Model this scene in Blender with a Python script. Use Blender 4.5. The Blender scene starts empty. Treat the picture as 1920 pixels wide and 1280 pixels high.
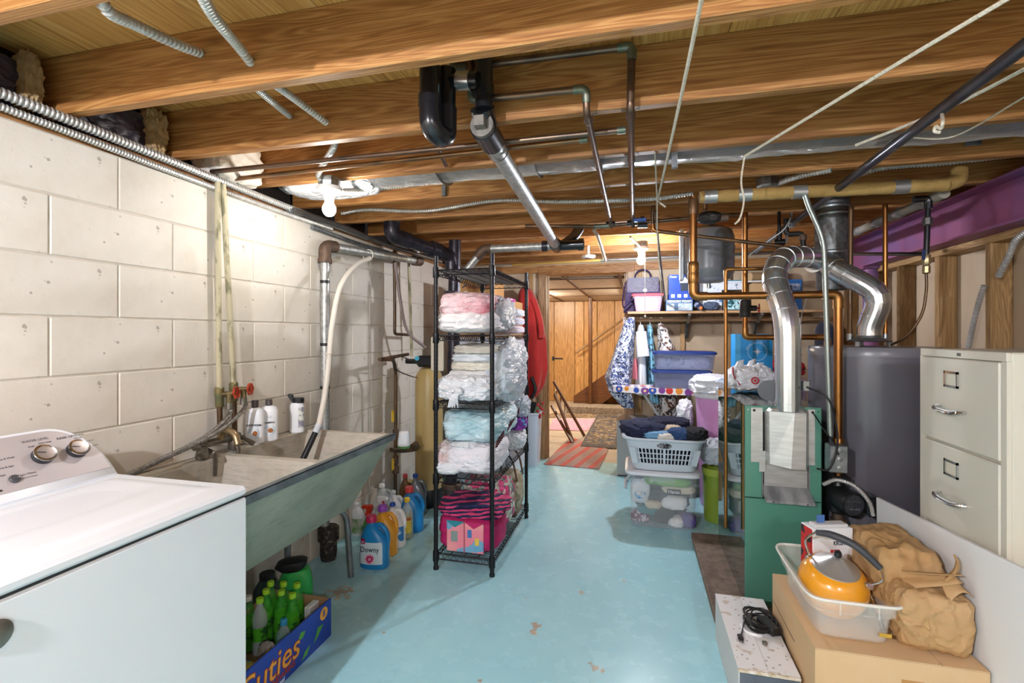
import bpy, bmesh, math, random
from mathutils import Vector, Matrix, noise, Euler
random.seed(7)
SC = bpy.context.scene
COL = SC.collection
PI = math.pi
# ---------------------------------------------------------------- camera, world, exposure
CAM_H = 1.37
TH = math.atan2(230, 907)
cam = bpy.data.cameras.new('camera'); co = bpy.data.objects.new('camera', cam); COL.objects.link(co)
cam.sensor_fit = 'HORIZONTAL'; cam.sensor_width = 36; cam.lens = 17.0; cam.shift_y = -16/1920; cam.clip_start = 0.05
co.location = (0, 0, CAM_H); co.rotation_euler = (PI/2, 0, TH); SC.camera = co
wd = bpy.data.worlds.new('world'); SC.world = wd; wd.use_nodes = True
wd.node_tree.nodes['Background'].inputs[0].default_value = (0.75, 0.8, 0.9, 1)
wd.node_tree.nodes['Background'].inputs[1].default_value = 0.3
SC.view_settings.view_transform = 'Standard'; SC.view_settings.look = 'None'
SC.view_settings.exposure = 1.55; SC.view_settings.gamma = 1.0; SC.view_settings.use_curve_mapping = False
BULB_W = 420.0      # emission of the bare bulbs
cy = SC.cycles
cy.max_bounces = 10; cy.diffuse_bounces = 5; cy.transparent_max_bounces = 12; cy.transmission_bounces = 8
cy.sample_clamp_indirect = 6.0; cy.blur_glossy = 0.5; cy.caustics_reflective = False; cy.caustics_refractive = False

# ---------------------------------------------------------------- measuring: a sight line of the photo met with a real plane of the room
def P(x, y, X=None, Y=None, Z=None):
    u = (x-960)/907; v = (624-y)/907; s, c = math.sin(TH), math.cos(TH)
    d = Vector((-s+u*c, c+u*s, v))
    t = X/d.x if X is not None else (Y/d.y if Y is not None else (Z-CAM_H)/d.z)
    return Vector((d.x*t, d.y*t, CAM_H+d.z*t))

# ---------------------------------------------------------------- materials
def lin(h):
    if not isinstance(h, str): return tuple(h)
    h = h.lstrip('#'); o = []
    for i in (0, 2, 4):
        c = int(h[i:i+2], 16)/255
        o.append(c/12.92 if c <= .04045 else ((c+.055)/1.055)**2.4)
    return tuple(o)
MATS = {}
class NT:
    def __init__(s, name):
        m = bpy.data.materials.new(name); m.use_nodes = True; s.m = m; s.t = m.node_tree
        s.b = s.t.nodes['Principled BSDF']
    def n(s, t, **kw):
        x = s.t.nodes.new(t)
        for k, v in kw.items():
            if k in x.inputs: x.inputs[k].default_value = v
            else: setattr(x, k, v)
        return x
    def l(s, a, b): s.t.links.new(a, b)
    def coord(s, scale=(1, 1, 1), rot=(0, 0, 0), out='Object'):
        c = s.n('ShaderNodeTexCoord'); mp = s.n('ShaderNodeMapping'); s.l(c.outputs[out], mp.inputs[0])
        mp.inputs['Scale'].default_value = scale; mp.inputs['Rotation'].default_value = rot
        return mp.outputs[0]
    def noise(s, vec, scale=5, detail=4, rough=.55, dist=0):
        x = s.n('ShaderNodeTexNoise'); s.l(vec, x.inputs['Vector'])
        x.inputs['Scale'].default_value = scale; x.inputs['Detail'].default_value = detail
        x.inputs['Roughness'].default_value = rough; x.inputs['Distortion'].default_value = dist
        return x.outputs['Fac']
    def ramp(s, fac, stops, interp='LINEAR'):
        r = s.n('ShaderNodeValToRGB'); s.l(fac, r.inputs[0]); r.color_ramp.interpolation = interp
        el = r.color_ramp.elements
        while len(el) < len(stops): el.new(.5)
        for e, (p, c) in zip(el, stops):
            e.position = p; c = lin(c) if not isinstance(c, (int, float)) else (c, c, c); e.color = (*c[:3], 1)
        return r.outputs[0]
    def mix(s, fac, a, b, mode='MIX'):
        x = s.n('ShaderNodeMix', data_type='RGBA', blend_type=mode)
        for k, v in ((0, fac), (6, a), (7, b)):
            if hasattr(v, 'is_linked') or hasattr(v, 'links'): s.l(v, x.inputs[k])
            elif k == 0: x.inputs[0].default_value = v
            else: x.inputs[k].default_value = (*lin(v)[:3], 1)
        return x.outputs[2]
    def math(s, op, a, b=None):
        x = s.n('ShaderNodeMath', operation=op)
        for i, v in enumerate((a, b)):
            if v is None: continue
            if isinstance(v, (int, float)): x.inputs[i].default_value = v
            else: s.l(v, x.inputs[i])
        return x.outputs[0]
    def base(s, c):
        if isinstance(c, str) or isinstance(c, tuple): s.b.inputs['Base Color'].default_value = (*lin(c)[:3], 1)
        else: s.l(c, s.b.inputs['Base Color'])
    def bump(s, fac, strength=.3, dist=.01):
        b = s.n('ShaderNodeBump'); b.inputs['Strength'].default_value = strength; b.inputs['Distance'].default_value = dist
        s.l(fac, b.inputs['Height']); s.l(b.outputs[0], s.b.inputs['Normal'])
    def set(s, **kw):
        for k, v in kw.items(): s.b.inputs[k.replace('_', ' ')].default_value = v
def mat(name, col, rough=.5, metal=0, c2=None, scale=6, stretch=(1, 1, 1), lo=.35, hi=.65, bump=0, bscale=40, bstretch=None,
        bdist=.01, trans=0, ior=1.45, coat=0, alpha=1, emis=0, sheen=0, spec=.5, sss=0, out='Object'):
    if name in MATS: return MATS[name]
    n = NT(name)
    if c2:
        f = n.noise(n.coord(stretch, out=out), scale, 5)
        n.base(n.ramp(f, [(lo, col), (hi, c2)]))
    else: n.base(col)
    n.set(Roughness=rough, Metallic=metal, IOR=ior)
    n.b.inputs['Transmission Weight'].default_value = trans
    n.b.inputs['Coat Weight'].default_value = coat
    n.b.inputs['Alpha'].default_value = alpha
    n.b.inputs['Sheen Weight'].default_value = sheen
    n.b.inputs['Specular IOR Level'].default_value = spec
    if emis:
        n.b.inputs['Emission Color'].default_value = (*lin(col)[:3], 1); n.b.inputs['Emission Strength'].default_value = emis
    if bump: n.bump(n.noise(n.coord(bstretch or stretch, out=out), bscale, 4), bump, bdist)
    MATS[name] = n.m
    return n.m
def m_wood(name, c1, c2, c3, axis='X', scale=1.0, rough=.6, bump=.15, vary=.25):
    if name in MATS: return MATS[name]
    n = NT(name); st = {'X': (.35, 6, 6), 'Y': (6, .35, 6), 'Z': (6, 6, .35)}[axis]
    st = tuple(a*scale for a in st)
    oi = n.n('ShaderNodeObjectInfo')
    v = n.coord(st); add = n.n('ShaderNodeVectorMath', operation='ADD'); n.l(v, add.inputs[0])
    sc = n.n('ShaderNodeVectorMath', operation='SCALE'); sc.inputs[0].default_value = (13, 7, 5); n.l(oi.outputs['Random'], sc.inputs['Scale']); n.l(sc.outputs[0], add.inputs[1])
    f1 = n.noise(add.outputs[0], 1.5, 3, .5, .6)
    wv = n.math('SINE', n.math('MULTIPLY', f1, 150.0)); wv = n.math('MULTIPLY_ADD', wv, .5); wv.node.inputs[2].default_value = .5
    f2 = n.noise(add.outputs[0], 14, 4, .6)
    f = n.math('ADD', n.math('MULTIPLY', wv, .28), n.math('MULTIPLY', f2, .72))
    c = n.ramp(f, [(.2, c1), (.5, c2), (.8, c3)])
    dark = n.math('MULTIPLY_ADD', oi.outputs['Random'], vary); dark.node.inputs[2].default_value = 1-vary*.6
    c = n.mix(1.0, c, dark, 'MULTIPLY')
    # knots
    vo = n.n('ShaderNodeTexVoronoi', feature='F1'); n.l(n.coord(tuple((a*.35 if a > 1 else a*2.2) for a in st)), vo.inputs['Vector']); vo.inputs['Scale'].default_value = 1.0
    k = n.ramp(vo.outputs['Distance'], [(.035, 1.0), (.075, 0.0)])
    c = n.mix(k, c, c1)
    n.base(c); n.set(Roughness=rough); n.bump(f, bump, .004)
    MATS[name] = n.m
    return n.m
def m_cells(name, cols, scale=30, rough=.8, metric='EUCLIDEAN', bump=.2, stretch=(1, 1, 1)):
    """printed cloth: cells of several colours"""
    if name in MATS: return MATS[name]
    n = NT(name); vo = n.n('ShaderNodeTexVoronoi', feature='F1', distance=metric); vec = n.coord(stretch)
    nz = n.n('ShaderNodeTexNoise'); n.l(vec, nz.inputs['Vector']); nz.inputs['Scale'].default_value = scale*.5
    w = n.mix(.06, vec, nz.outputs['Color']); n.l(w, vo.inputs['Vector']); vo.inputs['Scale'].default_value = scale
    sep = n.n('ShaderNodeSeparateColor'); n.l(vo.outputs['Color'], sep.inputs[0])
    st = [(i/len(cols), c) for i, c in enumerate(cols)]
    n.base(n.ramp(sep.outputs[0], st, 'CONSTANT')); n.set(Roughness=rough)
    if bump: n.bump(n.noise(n.coord(), 25, 3), bump, .01)
    MATS[name] = n.m
    return n.m

# ---------------------------------------------------------------- mesh builder
def frame(t):
    t = t.normalized(); up = Vector((0, 0, 1)) if abs(t.z) < .95 else Vector((1, 0, 0))
    a = t.cross(up).normalized(); return a, a.cross(t).normalized()
class MB:
    def __init__(s, m=None): s.v = []; s.f = []; s.m = m
    def add(s, vs, fs):
        o = len(s.v)
        s.v += [(s.m @ Vector(v)) if s.m else Vector(v) for v in vs]
        s.f += [tuple(i+o for i in f) for f in fs]; return s
    def box(s, lo, hi, bev=0, rot=None, about=None):
        lo = Vector(lo); hi = Vector(hi); c = (lo+hi)/2; h = (hi-lo)/2
        vs = []; fs = []
        if bev <= 0:
            vs = [Vector((x*h.x, y*h.y, z*h.z)) for x in (-1, 1) for y in (-1, 1) for z in (-1, 1)]
            fs = [(0, 1, 3, 2), (4, 6, 7, 5), (0, 4, 5, 1), (2, 3, 7, 6), (0, 2, 6, 4), (1, 5, 7, 3)]
        else:
            b = min(bev, h.x*.99, h.y*.99, h.z*.99); idx = {}
            for x in (-1, 1):
                for y in (-1, 1):
                    for z in (-1, 1):
                        for a in range(3):
                            p = [x*(h.x-b), y*(h.y-b), z*(h.z-b)]; p[a] = (x, y, z)[a]*h[a]
                            idx[(x, y, z, a)] = len(vs); vs.append(Vector(p))
            for a in range(3):
                o1, o2 = [k for k in range(3) if k != a]
                for sg in (-1, 1):
                    q = []
                    for (p1, p2) in ((-1, -1), (1, -1), (1, 1), (-1, 1)):
                        k = [0, 0, 0]; k[a] = sg; k[o1] = p1; k[o2] = p2; q.append(idx[(*k, a)])
                    fs.append(tuple(q))
                for s1 in (-1, 1):
                    for s2 in (-1, 1):
                        k1 = [0, 0, 0]; k2 = [0, 0, 0]
                        k1[o1] = k2[o1] = s1; k1[o2] = k2[o2] = s2; k1[a] = -1; k2[a] = 1
                        fs.append((idx[(*k1, o1)], idx[(*k2, o1)], idx[(*k2, o2)], idx[(*k1, o2)]))
            for x in (-1, 1):
                for y in (-1, 1):
                    for z in (-1, 1): fs.append(tuple(idx[(x, y, z, a)] for a in range(3)))
        if rot is not None:
            R = (rot if isinstance(rot, Matrix) else Euler(rot).to_matrix()).to_3x3()
            ab = Vector(about) if about is not None else c
            vs = [R @ (v+c-ab)+ab for v in vs]
        else: vs = [v+c for v in vs]
        return s.add(vs, fs)
    def tube(s, pts, r, n=10, cap=True, closed=False, sq=None):
        pts = [Vector(p) for p in pts]; N = len(pts); rs = r if isinstance(r, (list, tuple)) else [r]*N
        vs = []; a = None
        for i, p in enumerate(pts):
            if closed: t = pts[(i+1) % N]-pts[i-1]
            else: t = pts[min(i+1, N-1)]-pts[max(i-1, 0)]
            if t.length < 1e-9: t = Vector((0, 0, 1))
            t.normalize()
            if a is None: a = frame(t)[0]; b = t.cross(a).normalized()
            else:
                a = (a-t*a.dot(t))
                if a.length < 1e-6: a = frame(t)[0]
                a.normalize(); b = t.cross(a).normalized()
            for k in range(n):
                g = 2*PI*(k+.5)/n if n == 4 else 2*PI*k/n
                vs.append(p+(a*math.cos(g)+b*math.sin(g)*(sq or 1))*rs[i])
        fs = []
        for i in range(N if closed else N-1):
            j = (i+1) % N
            for k in range(n): fs.append((i*n+k, i*n+(k+1) % n, j*n+(k+1) % n, j*n+k))
        if cap and not closed:
            fs.append(tuple(range(n-1, -1, -1))); fs.append(tuple((N-1)*n+k for k in range(n)))
        return s.add(vs, fs)
    def cyl(s, a, b, r, r2=None, n=16): return s.tube([a, b], [r, r if r2 is None else r2], n)
    def lathe(s, prof, base=(0, 0, 0), n=24, axis=(0, 0, 1), sx=1, sy=1, cap=True):
        ax = Vector(axis).normalized(); a, b = (Vector((1, 0, 0)), Vector((0, 1, 0))) if ax.z > .99 else frame(ax); base = Vector(base)
        vs = []; fs = []
        for (r, z) in prof:
            for k in range(n):
                g = 2*PI*k/n; vs.append(base+ax*z+a*math.cos(g)*r*sx+b*math.sin(g)*r*sy)
        for i in range(len(prof)-1):
            for k in range(n): fs.append((i*n+k, i*n+(k+1) % n, (i+1)*n+(k+1) % n, (i+1)*n+k))
        if cap:
            fs.append(tuple(range(n-1, -1, -1))); fs.append(tuple((len(prof)-1)*n+k for k in range(n)))
        return s.add(vs, fs)
    def prism(s, poly, ax, lo, hi):
        """2-D outline (two other axes in order) pushed along axis ax from lo to hi"""
        o = [k for k in range(3) if k != ax]; vs = []
        for z in (lo, hi):
            for (a, b) in poly:
                p = [0, 0, 0]; p[ax] = z; p[o[0]] = a; p[o[1]] = b; vs.append(p)
        N = len(poly); fs = [tuple(range(N-1, -1, -1)), tuple(range(N, 2*N))]
        for k in range(N): fs.append((k, (k+1) % N, N+(k+1) % N, N+k))
        return s.add(vs, fs)
    def grid(s, fn, nu, nv, cu=False, cv=False):
        vs = [fn(i/(nu if cu else nu-1), j/(nv if cv else nv-1)) for i in range(nu) for j in range(nv)]; fs = []
        for i in range(nu if cu else nu-1):
            for j in range(nv if cv else nv-1):
                a, b = (i+1) % nu, (j+1) % nv; fs.append((i*nv+j, a*nv+j, a*nv+b, i*nv+b))
        return s.add(vs, fs)
    def loops(s, rings, cap0=True, cap1=True):
        n = len(rings[0]); vs = [v for r in rings for v in r]; fs = []
        for i in range(len(rings)-1):
            for k in range(n): fs.append((i*n+k, i*n+(k+1) % n, (i+1)*n+(k+1) % n, (i+1)*n+k))
        if cap0: fs.append(tuple(range(n-1, -1, -1)))
        if cap1: fs.append(tuple((len(rings)-1)*n+k for k in range(n)))
        return s.add(vs, fs)
    def mesh(s, name, mtl, smooth=True, ang=35, recalc=True):
        me = bpy.data.meshes.new(name); me.from_pydata([tuple(v) for v in s.v], [], s.f)
        if recalc:
            bm = bmesh.new(); bm.from_mesh(me); bmesh.ops.recalc_face_normals(bm, faces=bm.faces); bm.to_mesh(me); bm.free()
        if mtl: me.materials.append(mtl)
        if smooth:
            me.polygons.foreach_set('use_smooth', [True]*len(me.polygons)); me.set_sharp_from_angle(angle=math.radians(ang))
        return me
def obj(name, mb, mtl, parent=None, smooth=True, ang=35, local=False, recalc=True):
    me = mb.mesh(name, mtl, smooth, ang, recalc) if isinstance(mb, MB) else mb
    o = bpy.data.objects.new(name, me); COL.objects.link(o)
    if parent is not None:
        o.parent = parent
        if not local: o.matrix_parent_inverse = world_of(parent).inverted()
    return o
def world_of(o):
    m = o.matrix_basis.copy()
    if o.parent: m = world_of(o.parent) @ o.matrix_parent_inverse @ m
    return m
def tag(o, label=None, cat=None, group=None, kind=None):
    if label: o['label'] = label
    if cat: o['category'] = cat
    if group: o['group'] = group
    if kind: o['kind'] = kind
    return o
def thing(name, label, cat, loc=(0, 0, 0), rotz=0, group=None):
    o = bpy.data.objects.new(name, None); COL.objects.link(o); o.location = loc; o.rotation_euler = (0, 0, rotz)
    o.empty_display_size = .05
    return tag(o, label, cat, group)
def struct(name, mb, mtl, smooth=False, label=None, cat=None):
    o = obj(name, mb, mtl, None, smooth); o['kind'] = 'structure'
    return tag(o, label, cat)
def dup(root, loc, rotz=0, label=None, group=None, scale=None):
    r = root.copy(); COL.objects.link(r); r.location = loc; r.rotation_euler = (0, 0, rotz)
    if scale: r.scale = scale
    if label: r['label'] = label
    if group: r['group'] = group
    for ch in list(root.children):
        c = ch.copy(); COL.objects.link(c); c.parent = r
        for g in list(ch.children):
            d = g.copy(); COL.objects.link(d); d.parent = c
    return r
def recolor(root, part, mtl):
    for ch in root.children:
        if ch.name.split('.')[0] == part:
            me = ch.data.copy(); me.materials.clear(); me.materials.append(mtl); ch.data = me
def smoothpath(pts, rad=.03, seg=6):
    pts = [Vector(p) for p in pts]; out = [pts[0]]
    for i in range(1, len(pts)-1):
        p = pts[i]; a = (pts[i-1]-p); b = (pts[i+1]-p); r = min(rad, a.length*.45, b.length*.45)
        A = p+a.normalized()*r; B = p+b.normalized()*r
        for k in range(seg+1):
            t = k/seg; out.append(A*(1-t)**2+p*2*t*(1-t)+B*t*t)
    out.append(pts[-1]); return out
def spline(pts, n=12):
    """Catmull-Rom through the points"""
    pts = [Vector(p) for p in pts]; q = [pts[0]*2-pts[1]]+pts+[pts[-1]*2-pts[-2]]; out = []
    for i in range(1, len(q)-2):
        p0, p1, p2, p3 = q[i-1:i+3]
        for k in range(n):
            t = k/n; out.append(.5*((2*p1)+(p2-p0)*t+(2*p0-5*p1+4*p2-p3)*t*t+(3*p1-p0-3*p2+p3)*t**3))
    out.append(pts[-1]); return out
def resample(pts, step):
    out = [pts[0]]; acc = 0
    for a, b in zip(pts, pts[1:]):
        L = (b-a).length; d = step-acc
        while d <= L: out.append(a+(b-a)*(d/L)); d += step
        acc = L-(d-step)
    return out
def armored(mb, pts, r, pitch=.011, n=10):
    """ribbed flexible metal conduit"""
    p = resample([Vector(q) for q in pts], pitch/4)
    mb.tube(p, [r*(1.0, 1.0, .74, .74)[i % 4] for i in range(len(p))], n)
def text(parent, s, size, mtl, mw, name='lettering', depth=.0006, align='CENTER', sx=1, bold=0, shear=0):
    """flat printed lettering; mw places the text plane (x right, y up, z out of the surface)"""
    cu = bpy.data.curves.new('t', 'FONT'); cu.body = s; cu.size = size; cu.align_x = align; cu.align_y = 'CENTER'
    cu.extrude = depth; cu.offset = bold; cu.shear = shear; cu.resolution_u = 3
    t = bpy.data.objects.new('t', cu); COL.objects.link(t); dg = bpy.context.evaluated_depsgraph_get()
    me = bpy.data.meshes.new_from_object(t.evaluated_get(dg)); bpy.data.objects.remove(t); bpy.data.curves.remove(cu)
    me.transform(mw @ Matrix.Scale(sx, 4, (1, 0, 0))); me.materials.clear(); me.materials.append(mtl)
    return obj(name, me, mtl, parent)
def place(o, x, y, z=None):
    """matrix from origin o, right x and up y"""
    x = Vector(x).normalized(); y = Vector(y); z = x.cross(y).normalized(); y = z.cross(x)
    m = Matrix.Identity(4)
    for i in range(3): m[i][0] = x[i]; m[i][1] = y[i]; m[i][2] = z[i]; m[i][3] = Vector(o)[i]
    return m
def blob(mb, c, size, e=.6, seed=0, amp=.08, freq=3.0, flat=.0, nu=64, nv=36, crease=0.0, rot=0, cf=5.5):
    """soft stuffed form: superellipsoid with lumps and creases, sampled evenly over a cube; flat presses the underside"""
    c = Vector(c); hx, hy, hz = (k/2 for k in size); p_ = 2/e; N = max(5, int(math.sqrt(nu*nv/6)*1.15)); idx = {}; vs = []; fs = []
    cr, sr = math.cos(rot), math.sin(rot); big = max(size); sh = Vector((seed*3.1, seed*1.7, seed*.9))
    def vert(d):
        key = (round(d[0], 5), round(d[1], 5), round(d[2], 5))
        if key in idx: return idx[key]
        d = Vector([math.tan(t*PI/4) for t in d]) if True else Vector(d)
        m = (abs(d.x)**p_+abs(d.y)**p_+abs(d.z)**p_)**(-1/p_); d = d*m
        q = d*freq+sh; k = 1+amp*noise.noise(q)+amp*.5*noise.noise(q*2.3)
        v = Vector((d.x*k*hx, d.y*k*hy, d.z*k*hz*(1-flat*.5 if d.z < 0 else 1)))
        if crease:
            w = Vector((d.x*hx, d.y*hy, d.z*hz))*(cf/big)+sh; w += Vector((noise.noise(w), noise.noise(w+sh), noise.noise(w-sh)))*.5
            f = .6*((1-abs(noise.noise(w)))**4-.4)+.4*((1-abs(noise.noise(w*2.1)))**4-.4)+.2*((1-abs(noise.noise(w*4.3)))**3-.4)
            nrm = Vector((math.copysign(abs(d.x)**(p_-1), d.x)/hx, math.copysign(abs(d.y)**(p_-1), d.y)/hy, math.copysign(abs(d.z)**(p_-1), d.z)/hz)).normalized()
            v += nrm*(f*crease*min(size)*.55*(.25 if d.z < -.8 and flat else 1))
        idx[key] = len(vs); vs.append(c+Vector((v.x*cr-v.y*sr, v.x*sr+v.y*cr, v.z))); return idx[key]
    for ax in range(3):
        o1, o2 = [k for k in range(3) if k != ax]
        for sg in (-1, 1):
            g = []
            for i in range(N+1):
                row = []
                for j in range(N+1):
                    d = [0, 0, 0]; d[ax] = sg; d[o1] = -1+2*i/N; d[o2] = -1+2*j/N; row.append(vert(d))
                g.append(row)
            for i in range(N):
                for j in range(N): fs.append((g[i][j], g[i+1][j], g[i+1][j+1], g[i][j+1]))
    return mb.add(vs, fs)
# ================================================================ ROOM SHELL
WX = -1.88; RX = 1.90; YB = 5.20; YN = -2.3; ZJ = 2.12; ZS = 2.32
BLK_H = .203; BLK_L = .443
# floor: worn pale blue paint over concrete
n = NT('blue_floor_paint'); vec = n.coord()
f1 = n.noise(vec, 1.2, 4); f2 = n.noise(vec, 9, 5)
c = n.ramp(f1, [(.3, '#9dd2dd'), (.7, '#a9dbe4')])
c = n.mix(n.ramp(f2, [(.3, 0.0), (.9, .10)]), c, '#b3dde4')
spots = [((P(1004, 1172, Z=0)), .035), (P(1118, 1252, Z=0), .04), (P(1000, 1185, Z=0), .03), (P(640, 1110, Z=0), .10), (P(600, 1125, Z=0), .08), (P(1090, 1110, Z=0), .02),
         (P(720, 1185, Z=0), .012), (P(900, 1275, Z=0), .014), (P(985, 1120, Z=0), .012), (P(1170, 1090, Z=0), .018)]
g = n.n('ShaderNodeNewGeometry'); mx = None
wob = n.math('MULTIPLY', n.noise(vec, 30, 5, .75), 5.0)
for p, r in spots:
    vm = n.n('ShaderNodeVectorMath', operation='DISTANCE'); n.l(g.outputs['Position'], vm.inputs[0]); vm.inputs[1].default_value = p
    d = n.math('ADD', n.math('DIVIDE', vm.outputs['Value'], r), wob)
    h = n.math('LESS_THAN', d, 3.0); mx = h if mx is None else n.math('MAXIMUM', mx, h)
c = n.mix(mx, c, n.ramp(f2, [(.35, '#9d8f80'), (.65, '#c4b8a8')]))
dirt = n.ramp(n.noise(vec, 3.0, 6, .7), [(.62, 0.0), (.9, .25)])
c = n.mix(dirt, c, '#9aa7a3')
n.base(c); n.set(Roughness=.22); n.l(n.ramp(f2, [(.3, .22), (.7, .30)]), n.b.inputs['Roughness']); n.bump(f2, .02, .003)
floor = struct('floor', MB().box((WX-.1, YN, -.1), (RX+.1, YB, 0)), n.m)
# painted concrete block wall
n = NT('cream_block_paint'); vec = n.coord(); f = n.noise(vec, 5, 6, .65)
oi = n.n('ShaderNodeObjectInfo')
c = n.ramp(f, [(.25, '#cfc5b4'), (.5, '#dcd4c6'), (.8, '#e4ddd1')])
tint = n.math('MULTIPLY_ADD', oi.outputs['Random'], .06); tint.node.inputs[2].default_value = .95
c = n.mix(1.0, c, tint, 'MULTIPLY')
pit = n.ramp(n.noise(n.coord(), 38, 3, .5), [(.655, 0.0), (.675, 1.0)])
c = n.mix(n.math('MULTIPLY', pit, n.ramp(n.noise(vec, 4, 2), [(.52, 0.0), (.64, .7)])), c, '#8d8579')
sepz = n.n('ShaderNodeSeparateXYZ'); gg = n.n('ShaderNodeNewGeometry'); n.l(gg.outputs['Position'], sepz.inputs[0])
low = n.math('MULTIPLY', n.ramp(sepz.outputs['Z'], [(.0, 1.0), (.95, 0.0)]), n.ramp(n.noise(vec, 2.2, 6, .7), [(.4, 0.0), (.7, .7)]))
c = n.mix(low, c, '#a89b88')
n.base(c); n.set(Roughness=.6); n.bump(n.noise(n.coord(), 60, 5, .7), .25, .004)
m_block = n.m
m_mortar = mat('painted_mortar', '#d3cabc', .7, c2='#c2b8a8', scale=12, bump=.2)
wl = struct('wall_left', MB().box((WX-.15, YN, 0), (WX-.0045, YB, 2.034)), m_mortar)
blkm = {}
def block_mesh(L):
    k = round(L, 3)
    if k not in blkm: blkm[k] = MB().box((-.03, .003, .003), (0, L-.0025, BLK_H-.0025), .0035).mesh('block', m_block, False)
    return blkm[k]
for r in range(10):
    off = 1.1765 if r % 2 == 0 else 1.1765-BLK_L/2
    y = off-BLK_L*3
    while y < YB-.02:
        a, b = max(y, -.3), min(y+BLK_L, YB)
        if b-a > .03 and b > -.25:
            o = obj('block', block_mesh(b-a), m_block, wl); o.location = (WX, a, .004+r*BLK_H)
        y += BLK_L
# sill plate on top of the block wall, rim joist behind
m_sill = m_wood('sill_wood', '#6d4526', '#8f6136', '#a87a48', 'Y')
struct('trim_1', MB().box((WX-.15, YN, 2.034), (WX-.01, YB, 2.075)), m_sill)
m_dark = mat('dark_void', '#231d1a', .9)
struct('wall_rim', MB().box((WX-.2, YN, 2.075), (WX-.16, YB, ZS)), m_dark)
# ceiling boards and joists
m_joist = m_wood('joist_wood', '#7a4b24', '#a06c38', '#bd8d55', 'X', rough=.55)
m_board = m_wood('subfloor_wood', '#a8743a', '#c7934d', '#d8ab69', 'Y', rough=.6, scale=.7)
ceil = struct('ceiling', MB().box((WX-.25, YN, ZS+.02), (RX+.1, YB+.05, ZS+.06)), m_board)
x = WX-.2; i = 0
bw = .296; bm_ = MB().box((.0012, 0, 0), (bw-.0012, YB-YN, .02)).mesh('board', m_board, False)
while x < RX:
    o = obj('board', bm_, m_board, ceil); o.location = (x, YN, ZS); x += bw
JY = [.8+.4245*k for k in range(-7, 11)]
jm = MB().box((WX-.12, 0, ZJ), (RX+.05, .04, ZS), .003).mesh('joist', m_joist, False)
for y in JY:
    o = obj('joist', jm, m_joist, ceil); o.location = (0, y, 0)
# near wall behind the camera
m_wall2 = mat('plain_painted_wall', '#cfc8bc', .7)
struct('wall_near', MB().box((WX-.1, YN-.1, 0), (RX+.1, YN, ZS)), m_wall2)
# right stud wall
m_pan = mat('panel_backs', '#cbb79c', .7, c2='#b9a285', scale=3, stretch=(1, 1, .4), bump=.1)
m_stud = m_wood('stud_wood', '#85643c', '#a98455', '#c09e6e', 'Z', rough=.6)
wr = struct('wall_right', MB().box((RX, YN, 0), (RX+.06, YB+.1, ZS+.06)), m_pan)
sm = MB().box((1.80, 0, 0), (1.897, .042, 1.84), .003).mesh('stud', m_stud, False)
for k in range(-11, 6):
    o = obj('stud', sm, m_stud, wr); o.location = (0, 3.505+.447*k*-1+.447*0, 0)
for k in range(1, 4):
    o = obj('stud', sm, m_stud, wr); o.location = (0, 3.505+.447*k, 0)
obj('top_plate', MB().box((1.80, YN, 1.84), (1.897, YB, 1.88)), m_wood('plate_wood', '#85643c', '#a98455', '#c09e6e', 'Y'), wr, False)
# steel I beam
m_purple = mat('purple_primer_steel', '#98567a', .5, .0, c2='#74659c', scale=1.6, lo=.4, hi=.62, bump=.1, bscale=30)
bm = thing('steel_beam', 'purple painted steel I-beam along the right wall under the joists', 'beam', (1.77, 1.5, 1.88))
obj('bottom_flange', MB().box((1.69, YN, 1.88), (1.85, YB, 1.892)), m_purple, bm, False)
obj('web', MB().box((1.762, YN, 1.89), (1.778, YB, 2.11)), m_purple, bm, False)
obj('top_flange', MB().box((1.69, YN, 2.105), (1.85, YB, 2.118)), m_purple, bm, False)
cl = thing('steel_column', 'round purple steel column under the beam behind the water heater', 'column', (1.77, 4.31, 0))
obj('shaft', MB().cyl((1.77, 4.31, .01), (1.77, 4.31, 1.86), .05, n=24), m_purple, cl)
obj('base_plate', MB().box((1.69, 4.23, 0), (1.85, 4.39, .012)), m_purple, cl)
obj('cap_plate', MB().box((1.69, 4.23, 1.862), (1.85, 4.39, 1.879)), m_purple, cl)
# back wall with the doorway
DX0, DX1, DZ = -.93, -.085, 2.0
wb = struct('wall_back', MB().box((WX-.1, YB, 0), (DX0-.03, YB+.12, ZS+.06)).box((DX1+.03, YB, 0), (RX, YB+.12, ZS+.06)).box((DX0-.03, YB, DZ+.03), (DX1+.03, YB+.12, ZS+.06)), m_pan)
for x in (-1.12, .03, .45, .88, 1.3):
    o = obj('stud', MB().box((x, YB-.04, 0), (x+.042, YB-.001, ZJ-.1), .002), m_stud, wb, False)
obj('top_plate', MB().box((WX, YB-.04, ZJ-.098), (RX-.12, YB-.001, ZJ-.02)), m_joist, wb, False)
m_case = m_wood('casing_wood', '#74543a', '#9a7650', '#b5946a', 'Z', rough=.45)
dr = struct('door_1', MB().box((DX0-.03, YB-.02, 0), (DX0, YB+.14, DZ+.03)), m_case)
obj('jamb', MB().box((DX1, YB-.02, 0), (DX1+.03, YB+.14, DZ+.03)), m_case, dr, False)
obj('head', MB().box((DX0, YB-.02, DZ), (DX1, YB+.14, DZ+.03)), m_joist, dr, False)
for (a, b) in ((DX0-.085, DX0-.012), (DX1+.012, DX1+.085)):
    obj('casing', MB().box((a, YB-.045, 0), (b, YB-.0205, DZ+.08), .004), m_case, dr, False)
obj('casing', MB().box((DX0-.085, YB-.046, DZ+.0), (DX1+.085, YB-.021, DZ+.08), .004), m_joist, dr, False)
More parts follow.
